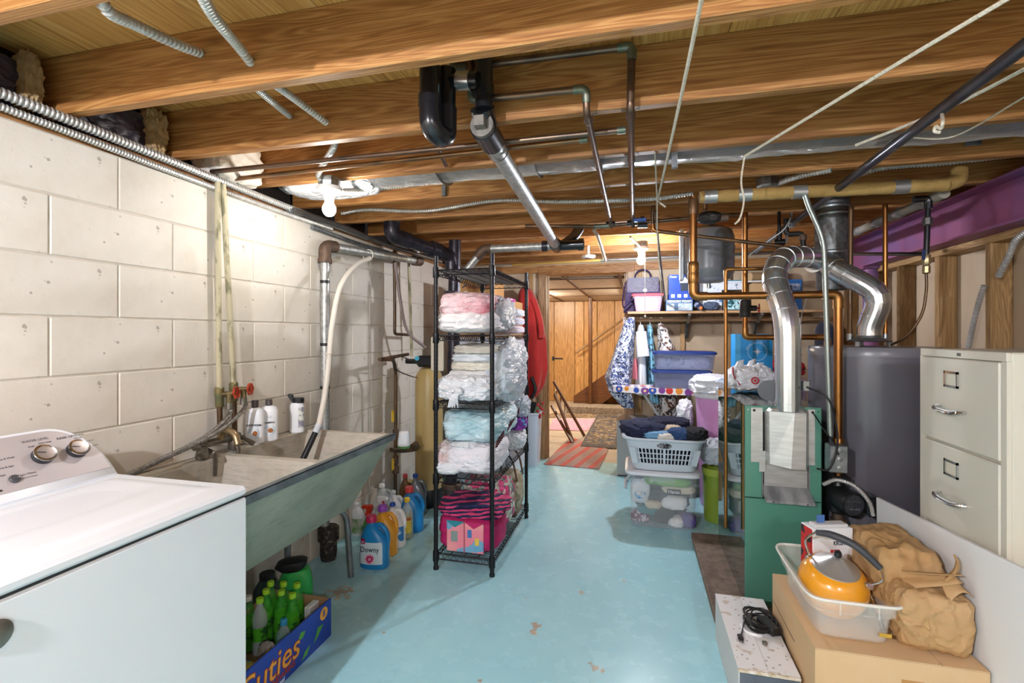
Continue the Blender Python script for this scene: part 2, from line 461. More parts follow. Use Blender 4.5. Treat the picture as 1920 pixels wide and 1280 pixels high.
for x in (DX0+.006, DX1-.018):
    obj('stop', MB().box((x, YB+.05, 0), (x+.012, YB+.07, DZ)), m_case, dr, False)
# ---- the room beyond
YF = 9.7; FX0, FX1, FZ = -2.6, 2.2, 2.0
m_ffloor = mat('tan_concrete', '#b3a491', .6, c2='#a3937f', scale=4)
struct('floor_far', MB().box((FX0, YB, -.1), (FX1, YF+.1, -.002)), m_ffloor)
m_pine = m_wood('knotty_pine', '#8d6236', '#b4874f', '#c99f68', 'Z', rough=.35, scale=.8, vary=.35)
m_groove = mat('board_groove', '#4a2a10', .7)
wf = struct('wall_far', MB().box((FX0, YF+.02, 0), (FX1, YF+.1, FZ+.1)), m_groove)
x = FX0; ws = [.22, .36, .14, .30, .42, .18, .26, .34]; i = 0
while x < FX1-.05:
    w = min(ws[i % 8], FX1-x); obj('board', MB().box((x+.004, YF, 0), (x+w-.004, YF+.02, FZ+.05), .004), m_pine, wf, False); x += w; i += 1
struct('wall_far_left', MB().box((FX0-.1, YB+.12, 0), (FX0, YF+.1, FZ+.1)), m_pine)
struct('wall_far_right', MB().box((FX1, YB+.12, 0), (FX1+.1, YF+.1, FZ+.1)), m_pine)
m_tile = mat('ceiling_tile', '#cfc4b4', .8, c2='#c2b6a4', scale=9, bump=.2)
m_grid = mat('brown_ceiling_grid', '#5a3a22', .6)
cf = struct('ceiling_far', MB().box((FX0, YB+.12, FZ+.018), (FX1, YF+.1, FZ+.12)), m_tile)
tl = MB().box((.004, .004, 0), (.602, 1.29, .012), .002).mesh('tile', m_tile, False)
gy = [YB+.45+1.3*k for k in range(0, 4)]
for y in gy:
    for k in range(8):
        o = obj('tile', tl, m_tile, cf); o.location = (FX0+.61*k, y, FZ+.004)
for k in range(9): obj('grid_bar', MB().box((FX0+.61*k-.02, YB+.12, FZ-.006), (FX0+.61*k+.02, YF, FZ+.003)), m_grid, cf, False)
for y in gy: obj('grid_bar', MB().box((FX0, y-.02, FZ-.008), (FX1, y+.02, FZ+.002)), m_grid, cf, False)
# ---------------------------------------------------------------- lamps of the place, plus two fill bulbs added behind the camera
def m_glow(name, col, st):
    if name not in MATS: MATS[name] = mat(name+'_', col, .3, emis=st); MATS[name+'_'] = MATS[name]
    return MATS[name]
m_porc = mat('white_porcelain', '#e9e6e0', .2)
m_galv = mat('galvanized_steel', '#a7abad', .35, .9, c2='#7d8386', scale=22, bump=.05)
def bulb_lamp(loc, label, col, st, box=True, cord=None):
    x, y, z = loc
    t = thing('ceiling_lamp', label, 'lamp', (x, y, z+.17), group=None)
    if box: obj('junction_box', MB().lathe([(.05, .105), (.052, .15)], loc, 8), m_galv, t, ang=20)
    obj('lamp_holder', MB().lathe([(.018, .03), (.021, .03), (.024, .06), (.03, .075), (.057, .088), (.06, .1), (.058, .106)], loc, 28), m_porc, t)
    obj('bulb', MB().lathe([(.001, -.034), (.012, -.033), (.022, -.026), (.03, -.012), (.032, .0), (.03, .012), (.022, .026), (.016, .034), (.015, .046)], loc, 24), m_glow('bulb_glow_'+str(len(MATS)), col, st), t)
    if cord: 
        obj('pull_cord', MB().tube([(x+.03, y-.02, z+.08), (x+.031, y-.021, cord)], .0022, 6), mat('cord_white', '#e6dfd2', .8), t)
        obj('cord_knob', MB().lathe([(.001, -.008), (.006, -.005), (.008, 0), (.006, .006), (.001, .009)], (x+.031, y-.021, cord), 10), mat('cord_white', '#e6dfd2', .8), t)
    return t
bulb_lamp((-1.425, 2.04, 1.965), 'bare bulb in a white porcelain holder near the block wall', '#fdf6ee', BULB_W*.24)
bulb_lamp((.05, 4.0, 1.95), 'bare bulb with a pull cord glowing in front of the shelf', '#eef3ff', BULB_W*1.4, cord=1.50)
bulb_lamp((-.95, -1.0, 1.965), 'unseen fill bulb added behind the camera by the block wall', '#f0f4ff', BULB_W*4.6)  # added fill light, out of view; the stronger of the pair
bulb_lamp((.95, -1.2, 1.965), 'unseen fill bulb added behind the camera by the stud wall', '#f0f4ff', BULB_W*1.8)  # second added fill light, also out of view
for (x, y, lb) in ((.25, 7.4, 'round ceiling light in the far room right of the doorway'), (-1.6, 7.8, 'round ceiling light in the far room left of the doorway')):
    t = thing('ceiling_light', lb, 'lamp', (x, y, FZ-.02))
    obj('light_base', MB().lathe([(.1, -.01), (.1, -.03)], (x, y, FZ), 24), m_porc, t)
    obj('globe', MB().lathe([(.001, -.1), (.05, -.095), (.08, -.07), (.09, -.045), (.08, -.031)], (x, y, FZ), 20), m_glow('globe_glow_%d' % len(MATS), '#fff0d8', BULB_W*.6), t)
# ================================================================ LEFT SIDE: washer, laundry sink, bottles, wall pipes
m_enamel = mat('white_enamel', '#e6eaee', .26)
m_seam = mat('dark_seam', '#2a2c2e', .6)
m_conpanel = mat('silver_lilac_panel', '#bdb6b6', .35, .25)
m_chrome = mat('chrome', '#d9dadc', .12, 1)
m_knobface = mat('brushed_knob', '#b3abab', .3, .8)
m_black = mat('black_plastic', '#1b1b1d', .4)
m_print = mat('grey_print', '#5c5a5c', .6)
WF = -1.116; WY0, WY1 = .50, 1.20
w = thing('washing_machine', 'white top-loading washing machine with a silver console against the block wall', 'washing machine', (-1.45, .85, 0))
obj('body', MB().box((-1.80, WY0, .03), (WF, WY1, .884), .006), m_enamel, w)
obj('seam', MB().box((-1.79, WY0+.006, .884), (WF-.005, WY1-.006, .889)), m_seam, w)
obj('top_deck', MB().box((-1.80, WY0-.001, .889), (WF+.002, WY1+.001, .918), .009), m_enamel, w)
# lid with a lip along its front edge and a scooped finger pull
def lidf(i, j):
    x = -1.575+i*.385; y = WY0+.035+j*(WY1-WY0-.07)
    e = min(min(i, 1-i)*.385, min(j, 1-j)*.63); up = .007*min(1, e/.018)
    bow = .006*math.sin(PI*j)*i
    return Vector((x+bow*3*i, y, .9165+up-.012*max(0, 1-((i-.35)/.3)**2)*max(0, 1-((j-.5)/.46)**2)))
obj('lid', MB().grid(lidf, 28, 28), m_enamel, w)
for k in range(4): obj('foot', MB().cyl((-1.74 if k % 2 else -1.18, WY0+.06 if k < 2 else WY1-.06, 0), (-1.74 if k % 2 else -1.18, WY0+.06 if k < 2 else WY1-.06, .035), .02), m_black, w)
# console: leaning face
cn = Vector((.77, 0, .64)).normalized(); cup = Vector((-.64, 0, .77)); cyv = Vector((0, 1, 0)); corg = Vector((-1.603, 0, .921))
def conpt(y, wv, d): return corg+cyv*y+cup*wv+cn*d
def outline(y0, y1, h, r, inset=0):
    pts = [(y0+inset, inset), (y1-inset, inset)]
    for k in range(13):
        a = PI/2*k/12; pts.append((y1-inset-r*1.25*(1-math.cos(a)), h-inset-(h-inset-.02)*(1-math.sin(a)) if False else .02+inset*.2+(h-inset-.02)*math.sin(a)))
    for k in range(13):
        a = PI/2*(1-k/12); pts.append((y0+inset+r*1.25*(1-math.cos(a)), .02+inset*.2+(h-inset-.02)*math.sin(a)))
    return pts
ol = outline(WY0+.005, WY1-.008, .205, .10)
c = MB(); rings = [[conpt(y, q, d-(.03 if d < -.05 else 0)*0) for y, q in ol] for d in (-.10, -.004)]+[[conpt(y*1-(y-.85)*.012, .003+q*.985, 0) for y, q in ol]]
c.loops(rings); con = obj('console', c, m_enamel, w, ang=50)
ol2 = outline(WY0+.02, WY1-.018, .197, .096)
c = MB(); c.loops([[conpt(y, max(q, .028), 0) for y, q in ol2], [conpt(y, max(q, .028), .0015) for y, q in ol2]]); obj('control_panel', c, m_conpanel, w, False)
def on_panel(px, py):
    u = (px-960)/907; v = (624-py)/907; s, cc = math.sin(TH), math.cos(TH); d = Vector((-s+u*cc, cc+u*s, v)); o = Vector((0, 0, CAM_H))
    t = (corg+cn*.002-o).dot(cn)/d.dot(cn); return o+d*t
for (px, py) in ((83, 850), (147, 839)):
    p = on_panel(px-4, py+5)
    kb = obj('knob', MB().lathe([(.027, 0), (.0275, .014), (.026, .016)], p, 32, cn), mat('dark_knob', '#3c3d40', .35, .5), w)
    obj('knob_ring', MB().lathe([(.0275, .015), (.0282, .0165), (.0275, .019), (.0255, .0195)], p, 32, cn), m_chrome, kb)
    obj('knob_face', MB().lathe([(.0252, .017), (.0252, .0192), (.02, .0196)], p, 32, cn), m_knobface, kb)
    obj('pointer', MB().box(p+cn*.0195+Vector((0, -.001, 0)), p+cn*.0195+Vector((0, .001, 0))) if False else MB().tube([p+cn*.02, p+cn*.02-cyv*.02+cup*.006], .0012, 5), m_black, kb)
p = on_panel(27, 898); b = obj('start_button', MB().lathe([(.0125, 0), (.0125, .003), (.010, .006), (.001, .0075)], p, 24, cn), mat('smoky_button', '#4a4a4d', .15), w)
p = on_panel(1, 920); obj('indicator', MB().lathe([(.003, 0), (.003, .001)], p, 10, cn), m_black, w)
for s_, px, py, sz in (('WATER LEVEL', 66, 825, .0085), ('RINSE OPTIONS', 132, 818, .0085), ('Start / Pause', 51, 888, .0065), ('Extra Large', 84, 829, .0055), ('Small', 58, 837, .0055), ('2nd Rinse', 146, 820.5, .0045), ('Rinse & Wash', 9, 860, .006), ('Rinse & Spin', 10, 876, .006), ('Spin', 5, 891, .006), ('Fabric Softener', 166, 826, .004), ('2 Rinses', 178, 834, .0045), ('Hold 3 sec to cancel', 53, 894, .004)):
    text(w, s_, sz*1.25, m_print, place(on_panel(px, py), cyv, cup), depth=.0002)
p = Vector((WF+.001, .612, .826)); obj('badge', MB().lathe([(.028, 0), (.028, .003), (.02, .006), (.001, .007)], p, 24, (1, 0, 0), 1, 1.0), mat('pewter_badge', '#8d8479', .3, .8), w)

# ---- concrete laundry sink
n = NT('weathered_concrete'); v = n.coord(); f = n.noise(v, 4, 6, .7); f2 = n.noise(n.coord((1, 1, 9)), 9, 5, .7)
c = n.ramp(f, [(.3, '#a09888'), (.5, '#bdb4a4'), (.75, '#d2c9ba')])
c = n.mix(n.ramp(f2, [(.5, 0.0), (.72, .5)]), c, '#79817b'); n.base(c); n.set(Roughness=.7); n.bump(f2, .25, .006); m_conc = n.m
n = NT('painted_sage_concrete'); v = n.coord((1, .6, 1), (0, .5, .3)); f = n.noise(v, 5, 6, .7); f2 = n.noise(n.coord((3, 2, 14), (.55, .25, 0)), 5, 5, .7)
c = n.ramp(f, [(.3, '#8c9484'), (.55, '#a3a998'), (.8, '#b4b6a6')])
c = n.mix(n.ramp(f2, [(.56, 0.0), (.72, .5)]), c, '#5f695f'); n.base(c); n.set(Roughness=.55); n.bump(f2, .15, .005); m_sage = n.m
SX0, SX1, SY0, SY1, SZ1, SZ0 = -1.868, -1.27, 1.24, 2.40, .82, .42
sk = thing('laundry_sink', 'weathered grey concrete double laundry sink on pipe legs beside the washer', 'sink', (-1.6, 1.82, 0))
def hexa(mb, a, b):
    """a: bottom 4 points, b: top 4 points, same order"""
    return mb.add(list(a)+list(b), [(3, 2, 1, 0), (4, 5, 6, 7), (0, 1, 5, 4), (1, 2, 6, 5), (2, 3, 7, 6), (3, 0, 4, 7)])
FB = -1.50; EB = 2.34; NB = 1.30; T = .034
fr = MB(); hexa(fr, [(FB, NB, SZ0), (FB, EB, SZ0), (FB-T, EB-T, SZ0+T), (FB-T, NB+T, SZ0+T)], [(SX1, SY0, SZ1), (SX1, SY1, SZ1), (SX1-T, SY1-T, SZ1), (SX1-T, SY0+T, SZ1)])
obj('front_wall', fr, m_sage, sk, False)
bk = MB(); hexa(bk, [(SX0, NB, SZ0), (SX0, EB, SZ0), (SX0+T, EB-T, SZ0+T), (SX0+T, NB+T, SZ0+T)], [(SX0, SY0, SZ1), (SX0, SY1, SZ1), (SX0+.075, SY1-T, SZ1), (SX0+.075, SY0+T, SZ1)])
obj('back_wall', bk, m_conc, sk, False)
for (y, yb, yi, ybi, nm) in ((SY1, EB, SY1-T, EB-T, 0), (SY0, NB, SY0+T, NB+T, 1)):
    e = MB(); hexa(e, [(SX0, yb, SZ0), (FB, yb, SZ0), (FB-T, ybi, SZ0+T), (SX0+T, ybi, SZ0+T)], [(SX0, y, SZ1), (SX1, y, SZ1), (SX1-T, yi, SZ1), (SX0+T, yi, SZ1)])
    obj('end_wall', e, m_conc, sk, False)
d = MB(); hexa(d, [(SX0+T, 1.785, SZ0+T), (FB-T, 1.785, SZ0+T), (FB-T, 1.855, SZ0+T), (SX0+T, 1.855, SZ0+T)], [(SX0+.05, 1.80, SZ1-.004), (SX1-T+.004, 1.80, SZ1-.004), (SX1-T+.004, 1.84, SZ1-.004), (SX0+.05, 1.84, SZ1-.004)])
obj('divider', d, m_conc, sk, False)
obj('basin_floor', MB().box((SX0, NB, SZ0), (FB-.002, EB, SZ0+T)), m_conc, sk, False)
m_zinc = mat('zinc_rim', '#7d868b', .45, .5, c2='#5f686d', scale=14, bump=.1)
obj('rim_band', MB().box((SX1-.022, SY0, SZ1-.001), (SX1+.004, SY1, SZ1+.003)).box((SX1, SY0, SZ1-.03), (SX1+.004, SY1, SZ1+.003)), m_zinc, sk, False)
m_pipeg = mat('grey_pipe', '#8b9093', .4, .6, c2='#6c7174', scale=18, bump=.08)
foot = P(658, 1081, Z=0)
for y0, ft in ((2.2, foot), (1.44, Vector((-1.54, 1.26, 0)))):
    obj('leg', MB().tube(smoothpath([(-1.72, y0, .40), (ft.x-.02, ft.y-.02 if y0 > 2 else ft.y+.02, .395), (ft.x, ft.y, .0)], .09, 8), .0165, 14), m_pipeg, sk)
    obj('leg', MB().tube([(-1.79, y0, .41), (-1.79, y0, 0)], .0165, 14), m_pipeg, sk)
# faucet on the divider of the sink
m_tarn = mat('tarnished_chrome', '#8f8a80', .35, .85, c2='#6b6258', scale=25)
fc = thing('sink_faucet', 'old tarnished two-handle faucet on the back of the concrete sink', 'faucet', (-1.82, 1.80, .82))
fz = .885
obj('body', MB().tube([(-1.815, 1.66, fz), (-1.815, 1.90, fz)], .017, 12).lathe([(.024, -.06), (.028, -.05), (.022, -.02), (.022, .02)], (-1.815, 1.70, fz), 14).lathe([(.022, -.055), (.026, -.045), (.02, -.015), (.02, .02)], (-1.815, 1.87, fz), 14), m_tarn, fc)
obj('spout', MB().tube(spline([(-1.815, 1.79, fz), (-1.79, 1.79, fz+.045), (-1.73, 1.785, fz+.035), (-1.705, 1.78, fz-.01)]), [.015]*37, 12), mat('brass_worn', '#a28d6c', .4, .8), fc)
obj('handle', MB().tube([(-1.815, 1.87, fz), (-1.76, 1.87, fz)], .011, 10).tube([(-1.765, 1.865, fz+.005), (-1.735, 1.905, fz-.035)], [.006, .012], 10), m_tarn, fc)
obj('handle', MB().tube([(-1.815, 1.66, fz), (-1.765, 1.66, fz)], .011, 10).tube([(-1.765, 1.66, fz), (-1.74, 1.62, fz-.02)], [.006, .011], 10), m_tarn, fc)
obj('bracket', MB().tube(smoothpath([(-1.83, 1.74, fz-.03), (-1.79, 1.74, .84), (-1.79, 1.745, .79), (-1.80, 1.75, .74)], .02), .009, 8), m_tarn, fc); obj('bracket', MB().tube(smoothpath([(-1.83, 1.86, fz-.03), (-1.78, 1.86, .845), (-1.78, 1.86, .80)], .015), .009, 8), m_tarn, fc)
# wall supply pipes with red valves
m_oldpaint = mat('peeling_painted_pipe', '#b8ae8f', .6, c2='#7f7a5d', scale=30, lo=.5, hi=.6, stretch=(1, 1, .3), bump=.15)
m_bronze = mat('old_copper', '#7b5a3d', .42, .75, c2='#4d4336', scale=12, stretch=(1, 1, .4))
m_redv = mat('red_valve_paint', '#b8401f', .45, c2='#8f2f16', scale=60)
def handwheel(mb, c, ax, r):
    ax = Vector(ax).normalized(); a, b = frame(ax); c = Vector(c)
    mb.tube([c+(a*math.cos(t)+b*math.sin(t))*r*(1+.1*math.cos(t*6)) for t in [2*PI*k/36 for k in range(36)]], r*.2, 8, closed=True)
    for k in range(3):
        t = PI*k/3; q = (a*math.cos(t)+b*math.sin(t))*r; mb.tube([c-q, c+q], r*.13, 6)
    mb.tube([c-ax*r*.5, c+ax*r*.25], r*.26, 8)
for (top, mid, bot, hw, lab) in ((P(408, 340, X=-1.85), P(411, 742, X=-1.85), P(413, 838, X=-1.85), (443, 736), 'left painted water pipe with a red valve above the sink'), (P(418, 345, X=-1.84), P(438, 732, X=-1.835), P(440, 835, X=-1.84), (469, 729), 'slanting painted water pipe with a red valve above the sink')):
    t = thing('supply_pipe', lab, 'pipe', bot)
    obj('riser', MB().tube([top, mid], .0125, 12), m_oldpaint, t)
    obj('lower_pipe', MB().tube([mid, Vector((bot.x, bot.y, .875))], .012, 12), m_bronze, t)
    obj('coupling', MB().lathe([(.016, -.05), (.018, -.045), (.018, -.005), (.02, 0), (.02, .035), (.016, .04)], mid, 12, (mid-bot)), mat('green_brass', '#6f7a5c', .45, .6, c2='#8d7a4d', scale=30), t)
    vd = Vector((.75, .35, 0)).normalized(); vp = mid+Vector((0, 0, .005))
    ve = P(*hw, X=mid.x+.075)
    vb = obj('valve', MB().tube([vp, ve], .012, 10).tube([vp+(ve-vp)*.6, vp+(ve-vp)*.6-Vector((0, 0, .04))], .013, 10), mat('valve_brass', '#8d7b55', .4, .8, c2='#6d6248', scale=30), t)
    wh = MB(); handwheel(wh, ve, ve-vp, .024); obj('handwheel', wh, m_redv, vb)
    hs = vp+(ve-vp)*.6-Vector((0, 0, .035))
    m_braid = mat('braided_steel', '#a5a3a0', .35, .8, c2='#77736e', scale=90, bump=.3, bscale=300)
    e1 = Vector((-1.80, 1.42 if hw[0] < 450 else 1.44, .86)); e2 = Vector((-1.815, 1.2, .81))
    h = thing('braided_hose', 'braided steel washer hose from the '+('left' if hw[0] < 450 else 'right')+' red valve', 'hose', e2)
    obj('hose', MB().tube(spline([hs, hs-Vector((0, 0, .06)), (hs+e1)/2+Vector((.02, .05, -.035)), e1, e2], 14), .0095, 10), m_braid, h)
    obj('collar', MB().lathe([(.011, -.028), (.014, -.026), (.014, .004), (.012, .006)], hs-Vector((0, 0, .01)), 8), m_tarn, h)
# ---- galvanised drain and standpipe on the wall
m_galvp = mat('galvanized_pipe', '#989a98', .45, .7, c2='#c3c3bd', scale=40, bump=.06)
m_rust = mat('brown_cast_fitting', '#6b5443', .6, .3, c2='#4f4036', scale=25, bump=.1)
sp = thing('drain_standpipe', 'galvanized drain pipe rising behind the sink and turning along the wall', 'pipe', (-1.825, 2.57, 0))
el = Vector((-1.825, 2.57, 1.87)); far = Vector((-1.72, 3.60, 1.955))
obj('riser', MB().cyl((-1.825, 2.57, .2), el-Vector((0, 0, .04)), .027, n=18), m_galvp, sp)
obj('elbow', MB().tube(smoothpath([el-Vector((0, 0, .07)), el+Vector((0, 0, .03)), el+(far-el).normalized()*.09+Vector((0, 0, .03))], .06, 8), .037, 16).lathe([(.041, -.075), (.041, -.05)], el, 16), m_rust, sp)
obj('horizontal_run', MB().cyl(el+(far-el).normalized()*.05+Vector((0, 0, .03)), far, .028, n=18), m_galvp, sp)
obj('tee', MB().cyl(far-(far-el).normalized()*.02, far+(far-el).normalized()*.07, .042, n=16).cyl(far+Vector((0, .02, 0)), far+Vector((0, .02, .06)), .036, n=16), m_rust, sp)
obj('rising_stub', MB().cyl(far+Vector((0, .02, .05)), far+Vector((0, .02, .15)), .026), m_galvp, sp)
for z in (1.30, 1.04, 1.68): obj('tape_band', MB().lathe([(.0285, -.009), (.0285, .009)], (-1.825, 2.57, z), 18), m_black, sp)
obj('floor_hub', MB().lathe([(.045, .0), (.05, .05), (.048, .11), (.062, .12), (.062, .19), (.05, .2)], (-1.80, 2.57, 0), 18), mat('tarry_iron', '#2c2623', .6, c2='#6d5f50', scale=40, lo=.55, hi=.62, bump=.2), sp)
# washer drain hose hooked over the drain pipe and ending in the sink
hk = P(690, 484, X=-1.74); 
dh = thing('drain_hose', 'white washer drain hose looping from the wall pipe down into the sink', 'hose', (-1.7, 2.3, .55))
pts = [P(693, 484, X=-1.72), P(668, 497, X=-1.72), P(640, 533, X=-1.70), P(624, 600, X=-1.68), P(615, 690, X=-1.66), P(608, 745, X=-1.66), P(598, 796, X=-1.66)]
wp = spline(pts, 10)
obj('hose', MB().tube(wp, .0155, 12), mat('hose_white', '#d8d1c4', .45), dh)
e = P(566, 865, X=-1.69)
obj('coupler', MB().tube([wp[-1]+(wp[-2]-wp[-1])*.2, wp[-1]+(e-wp[-1])*.22], .0175, 12), mat('hose_label', '#c9cdd2', .4), dh)
obj('rubber_end', MB().tube([wp[-1]+(e-wp[-1])*.2, e], .0155, 12), m_black, dh)
obj('zip_tie', MB().tube([P(615, 664, X=-1.665)+Vector((.02*math.cos(a), .0, .004))+Vector((0, .02*math.sin(a), 0)) for a in [2*PI*k/14 for k in range(14)]], .003, 5, closed=True), mat('hose_white', '#d8d1c4'), dh)
obj('hook_tie', MB().tube([P(690, 478, X=-1.76)+Vector((.037*math.cos(a), 0, .037*math.sin(a))) for a in [2*PI*k/18 for k in range(18)]], .004, 5, closed=True), mat('hose_white', '#d8d1c4'), dh)
# ================================================================ BOTTLES
def sring(z, cx, w, d, e, n, a0=0, a1=2*PI, closed=True):
    out = []
    for k in range(n):
        a = a0+(a1-a0)*k/(n if closed else n-1); ca, sa = math.cos(a), math.sin(a)
        out.append(Vector((cx+w*math.copysign(abs(ca)**e, ca), d*math.copysign(abs(sa)**e, sa), z)))
    return out
def body(prof, n=28): return MB().loops([sring(z, cx, w, d, e, n) for (z, cx, w, d, e) in prof])
def lerp_prof(prof, z):
    for p, q in zip(prof, prof[1:]):
        if p[0] <= z <= q[0]:
            t = (z-p[0])/max(1e-9, q[0]-p[0]); return [a+(b-a)*t for a, b in zip(p, q)]
    return list(prof[-1])
def wrap(prof, z0, z1, a0, a1, off=.0012, n=20, rows=8):
    """label following the bottle between two heights and two angles"""
    m = MB(); rr = []
    for k in range(rows+1):
        z = z0+(z1-z0)*k/rows; p = lerp_prof(prof, z); rr.append(sring(z, p[1], p[2]+off, p[3]+off, p[4], n, a0, a1, False))
    return m.grid(lambda i, j: rr[round(i*rows)][round(j*(n-1))], rows+1, n)
def jug_prof(h, w, d, cx=-.26, e=.75):
    q = [(0, 0, .93, .93, e), (.02, 0, 1, 1, e), (.25, 0, 1, 1, e), (.48, 0, .97, .97, e), (.60, -.07, .86, .92, e), (.72, -.17, .62, .8, .85), (.80, -.24, .42, .62, .95), (.835, cx, .29, .4, 1), (.86, cx, .25, .34, 1), (.9, cx, .25, .34, 1)]
    return [(a*h, b*w/2, c*w/2, dd*d/2, ee) for a, b, c, dd, ee in q]
def jug(loc, rot, h, w, d, mtl, capm, name, label, cat='bottle', handle=True, group=None, cap_r=None, cap_h=.12):
    t = thing(name, label, cat, loc, rot, group); pr = jug_prof(h, w, d)
    o = obj('body', body(pr), mtl, t, local=True)
    cx = -.26*w/2; r = cap_r or .19*w
    obj('cap', MB().lathe([(r, h*(1-cap_h)), (r*1.02, h*(1-cap_h)+.003), (r*.94, h*.985), (r*.85, h)], (cx, 0, 0), 20), capm, t, local=True)
    if handle:
        hp = spline([(cx+.10*w, 0, h*.80), (.22*w, 0, h*.815), (.40*w, 0, h*.70), (.455*w, 0, h*.55), (.43*w, 0, h*.42)], 8)
        obj('handle', MB().tube(hp, [d*.13]*len(hp), 10), mtl, t, local=True)
    t['prof'] = 0; del t['prof']
    return t, pr
def lab(t, pr, z0, z1, a0, a1, mtl, name='label_print', **k): return obj(name, wrap(pr, z0, z1, a0, a1, **k), mtl, t, local=True, recalc=False)
F0, F1 = -PI*.86, -PI*.14
m_blue = mat('blue_bottle', '#1d86c9', .3, coat=.2); m_dpink = mat('pink_cap', '#c72a5e', .35); m_orange = mat('amber_bottle', '#dd9c2e', .3, coat=.2)
m_purple_c = mat('purple_cap', '#9448b8', .35); m_whitep = mat('white_plastic', '#e6e8ea', .35); m_bcap = mat('blue_cap', '#1f4fae', .35); m_ycap = mat('yellow_cap', '#e8c330', .4)
m_rcap = mat('red_cap', '#d5454a', .35); m_silver = mat('silver_plastic', '#8d9299', .3, .4); m_lblue = mat('light_label', '#d9e7f2', .5); m_yl = mat('yellow_label', '#e3cb45', .5, c2='#d8b83a', scale=30)
m_clear = mat('clear_plastic', '#dfe8ea', .08, alpha=.32); m_dkp = mat('dark_print', '#27303a', .6); m_pinkp = mat('rose_print', '#d64f7f', .6, c2='#f0b9cb', scale=60); m_mag = mat('magenta_print', '#b31862', .55)
m_greenl = mat('green_label', '#5d8c3a', .5, c2='#d9d3cf', scale=25)
RZ = .35
# fabric softener in front
t, pr = jug(P(703, 1060, Z=0), .15, .295, .172, .105, m_blue, m_dpink, 'softener_bottle', 'bright blue softener jug with a pink cap, nearest the sink leg')
lab(t, pr, .03, .155, -PI*.80, -PI*.28, m_lblue); lab(t, pr, .145, .175, -PI*.80, -PI*.62, m_mag, off=.0018, rows=3)
pf = -pr[1][3]-.0022
text(t, 'Downy', .045, m_dkp, place((-.012, pf-.0003, .115), (1, 0, 0), (0, 0, 1)), sx=.85).matrix_parent_inverse = Matrix()
text(t, '1x1', .016, m_whitep, place((-.055, pf+.006, .158), (1, -.25, 0), (0, 0, 1)), sx=.9).matrix_parent_inverse = Matrix()
for k, r_ in enumerate((.028, .019, .010)):
    obj('rose_print', MB().lathe([(r_, 0), (r_, .0004)], (-.012, pf+.0005-.0005*k, .062), 20, (0, -1, 0)), (m_pinkp, m_mag, m_pinkp)[k], t, local=True)
t, pr = jug(P(723, 1037, Z=0), .2, .30, .15, .105, m_orange, m_purple_c, 'detergent_bottle', 'amber detergent jug with a purple cap behind the blue softener')
t, pr = jug(P(741, 1022, Z=0), .25, .275, .13, .105, m_whitep, m_bcap, 'bleach_bottle', 'white bleach jug with a blue cap and blue label', cap_r=.018, cap_h=.07)
lab(t, pr, .045, .135, F0, F1, mat('bleach_label', '#2f7fc4', .5, c2='#cfe3f1', scale=22, lo=.5, hi=.54))
# clear bottle with yellow label
t = thing('cleaner_bottle', 'clear cleaner bottle with a yellow cap and yellow label', 'bottle', P(763, 1007, Z=0), 0)
pr = [(0, 0, .036, .036, 1), (.006, 0, .041, .041, 1), (.15, 0, .041, .041, 1), (.19, 0, .036, .036, 1), (.215, 0, .02, .02, 1), (.225, 0, .014, .014, 1), (.245, 0, .014, .014, 1)]
obj('body', body(pr), m_clear, t, local=True); obj('liquid', body([(.004, 0, .036, .036, 1), (.008, 0, .0385, .0385, 1), (.15, 0, .0385, .0385, 1)]), mat('pale_liquid', '#b4a23a', .2, c2='#8d8a2f', scale=8), t, local=True)
obj('cap', MB().lathe([(.019, .24), (.019, .262), (.015, .266)], n=16), m_ycap, t, local=True); lab(t, pr, .045, .145, F0, F1, m_yl); lab(t, pr, .125, .145, F0, F1, mat('orange_band', '#b45a2b', .5), off=.0016, rows=2)
t, pr = jug(P(773, 993, Z=0), .3, .30, .16, .11, m_blue, m_rcap, 'softener_bottle', 'blue softener jug with a coral red cap beside the wire rack')
t, pr = jug(P(783, 962, Z=0), .3, .30, .13, .10, m_silver, m_bcap, 'detergent_bottle', 'silver grey jug with a dark blue cap by the tan tank', cap_r=.02, cap_h=.08)
t, pr = jug(P(764, 962, Z=0), .3, .30, .13, .10, mat('brown_bottle', '#7d5a3a', .35), m_rcap, 'cleaner_bottle', 'brown jug with a red cap and cream handle', cap_r=.018, cap_h=.09)
recolor(t, 'handle', mat('cream_handle', '#d9c58a', .4))
t, pr = jug(P(742, 985, Z=0), .2, .25, .12, .09, m_whitep, m_whitep, 'cleaner_bottle', 'white jug half hidden behind the brown floor pipe', cap_r=.016, cap_h=.07)
t = thing('water_jug', 'clear ribbed water jug with a white cap under the sink end', 'bottle', P(716, 990, Z=0), .2)
pr = [(0, 0, .07, .07, .9), (.008, 0, .075, .075, .9)]+[(.02+.014*k, 0, .073+.004*(k % 2), .073+.004*(k % 2), .9) for k in range(12)]+[(.22, 0, .06, .06, 1), (.265, 0, .03, .03, 1), (.28, 0, .018, .018, 1), (.295, 0, .018, .018, 1)]
obj('body', body(pr), m_clear, t, local=True); obj('cap', MB().lathe([(.021, .29), (.021, .31), (.018, .313)], n=16), m_whitep, t, local=True)
obj('handle', MB().tube(spline([(.02, 0, .272), (.06, -.01, .265), (.08, -.015, .22), (.075, -.01, .18)], 6), .008, 8), m_clear, t, local=True)
lab(t, pr, .05, .15, F0, F1, mat('water_label', '#d6dadc', .5))
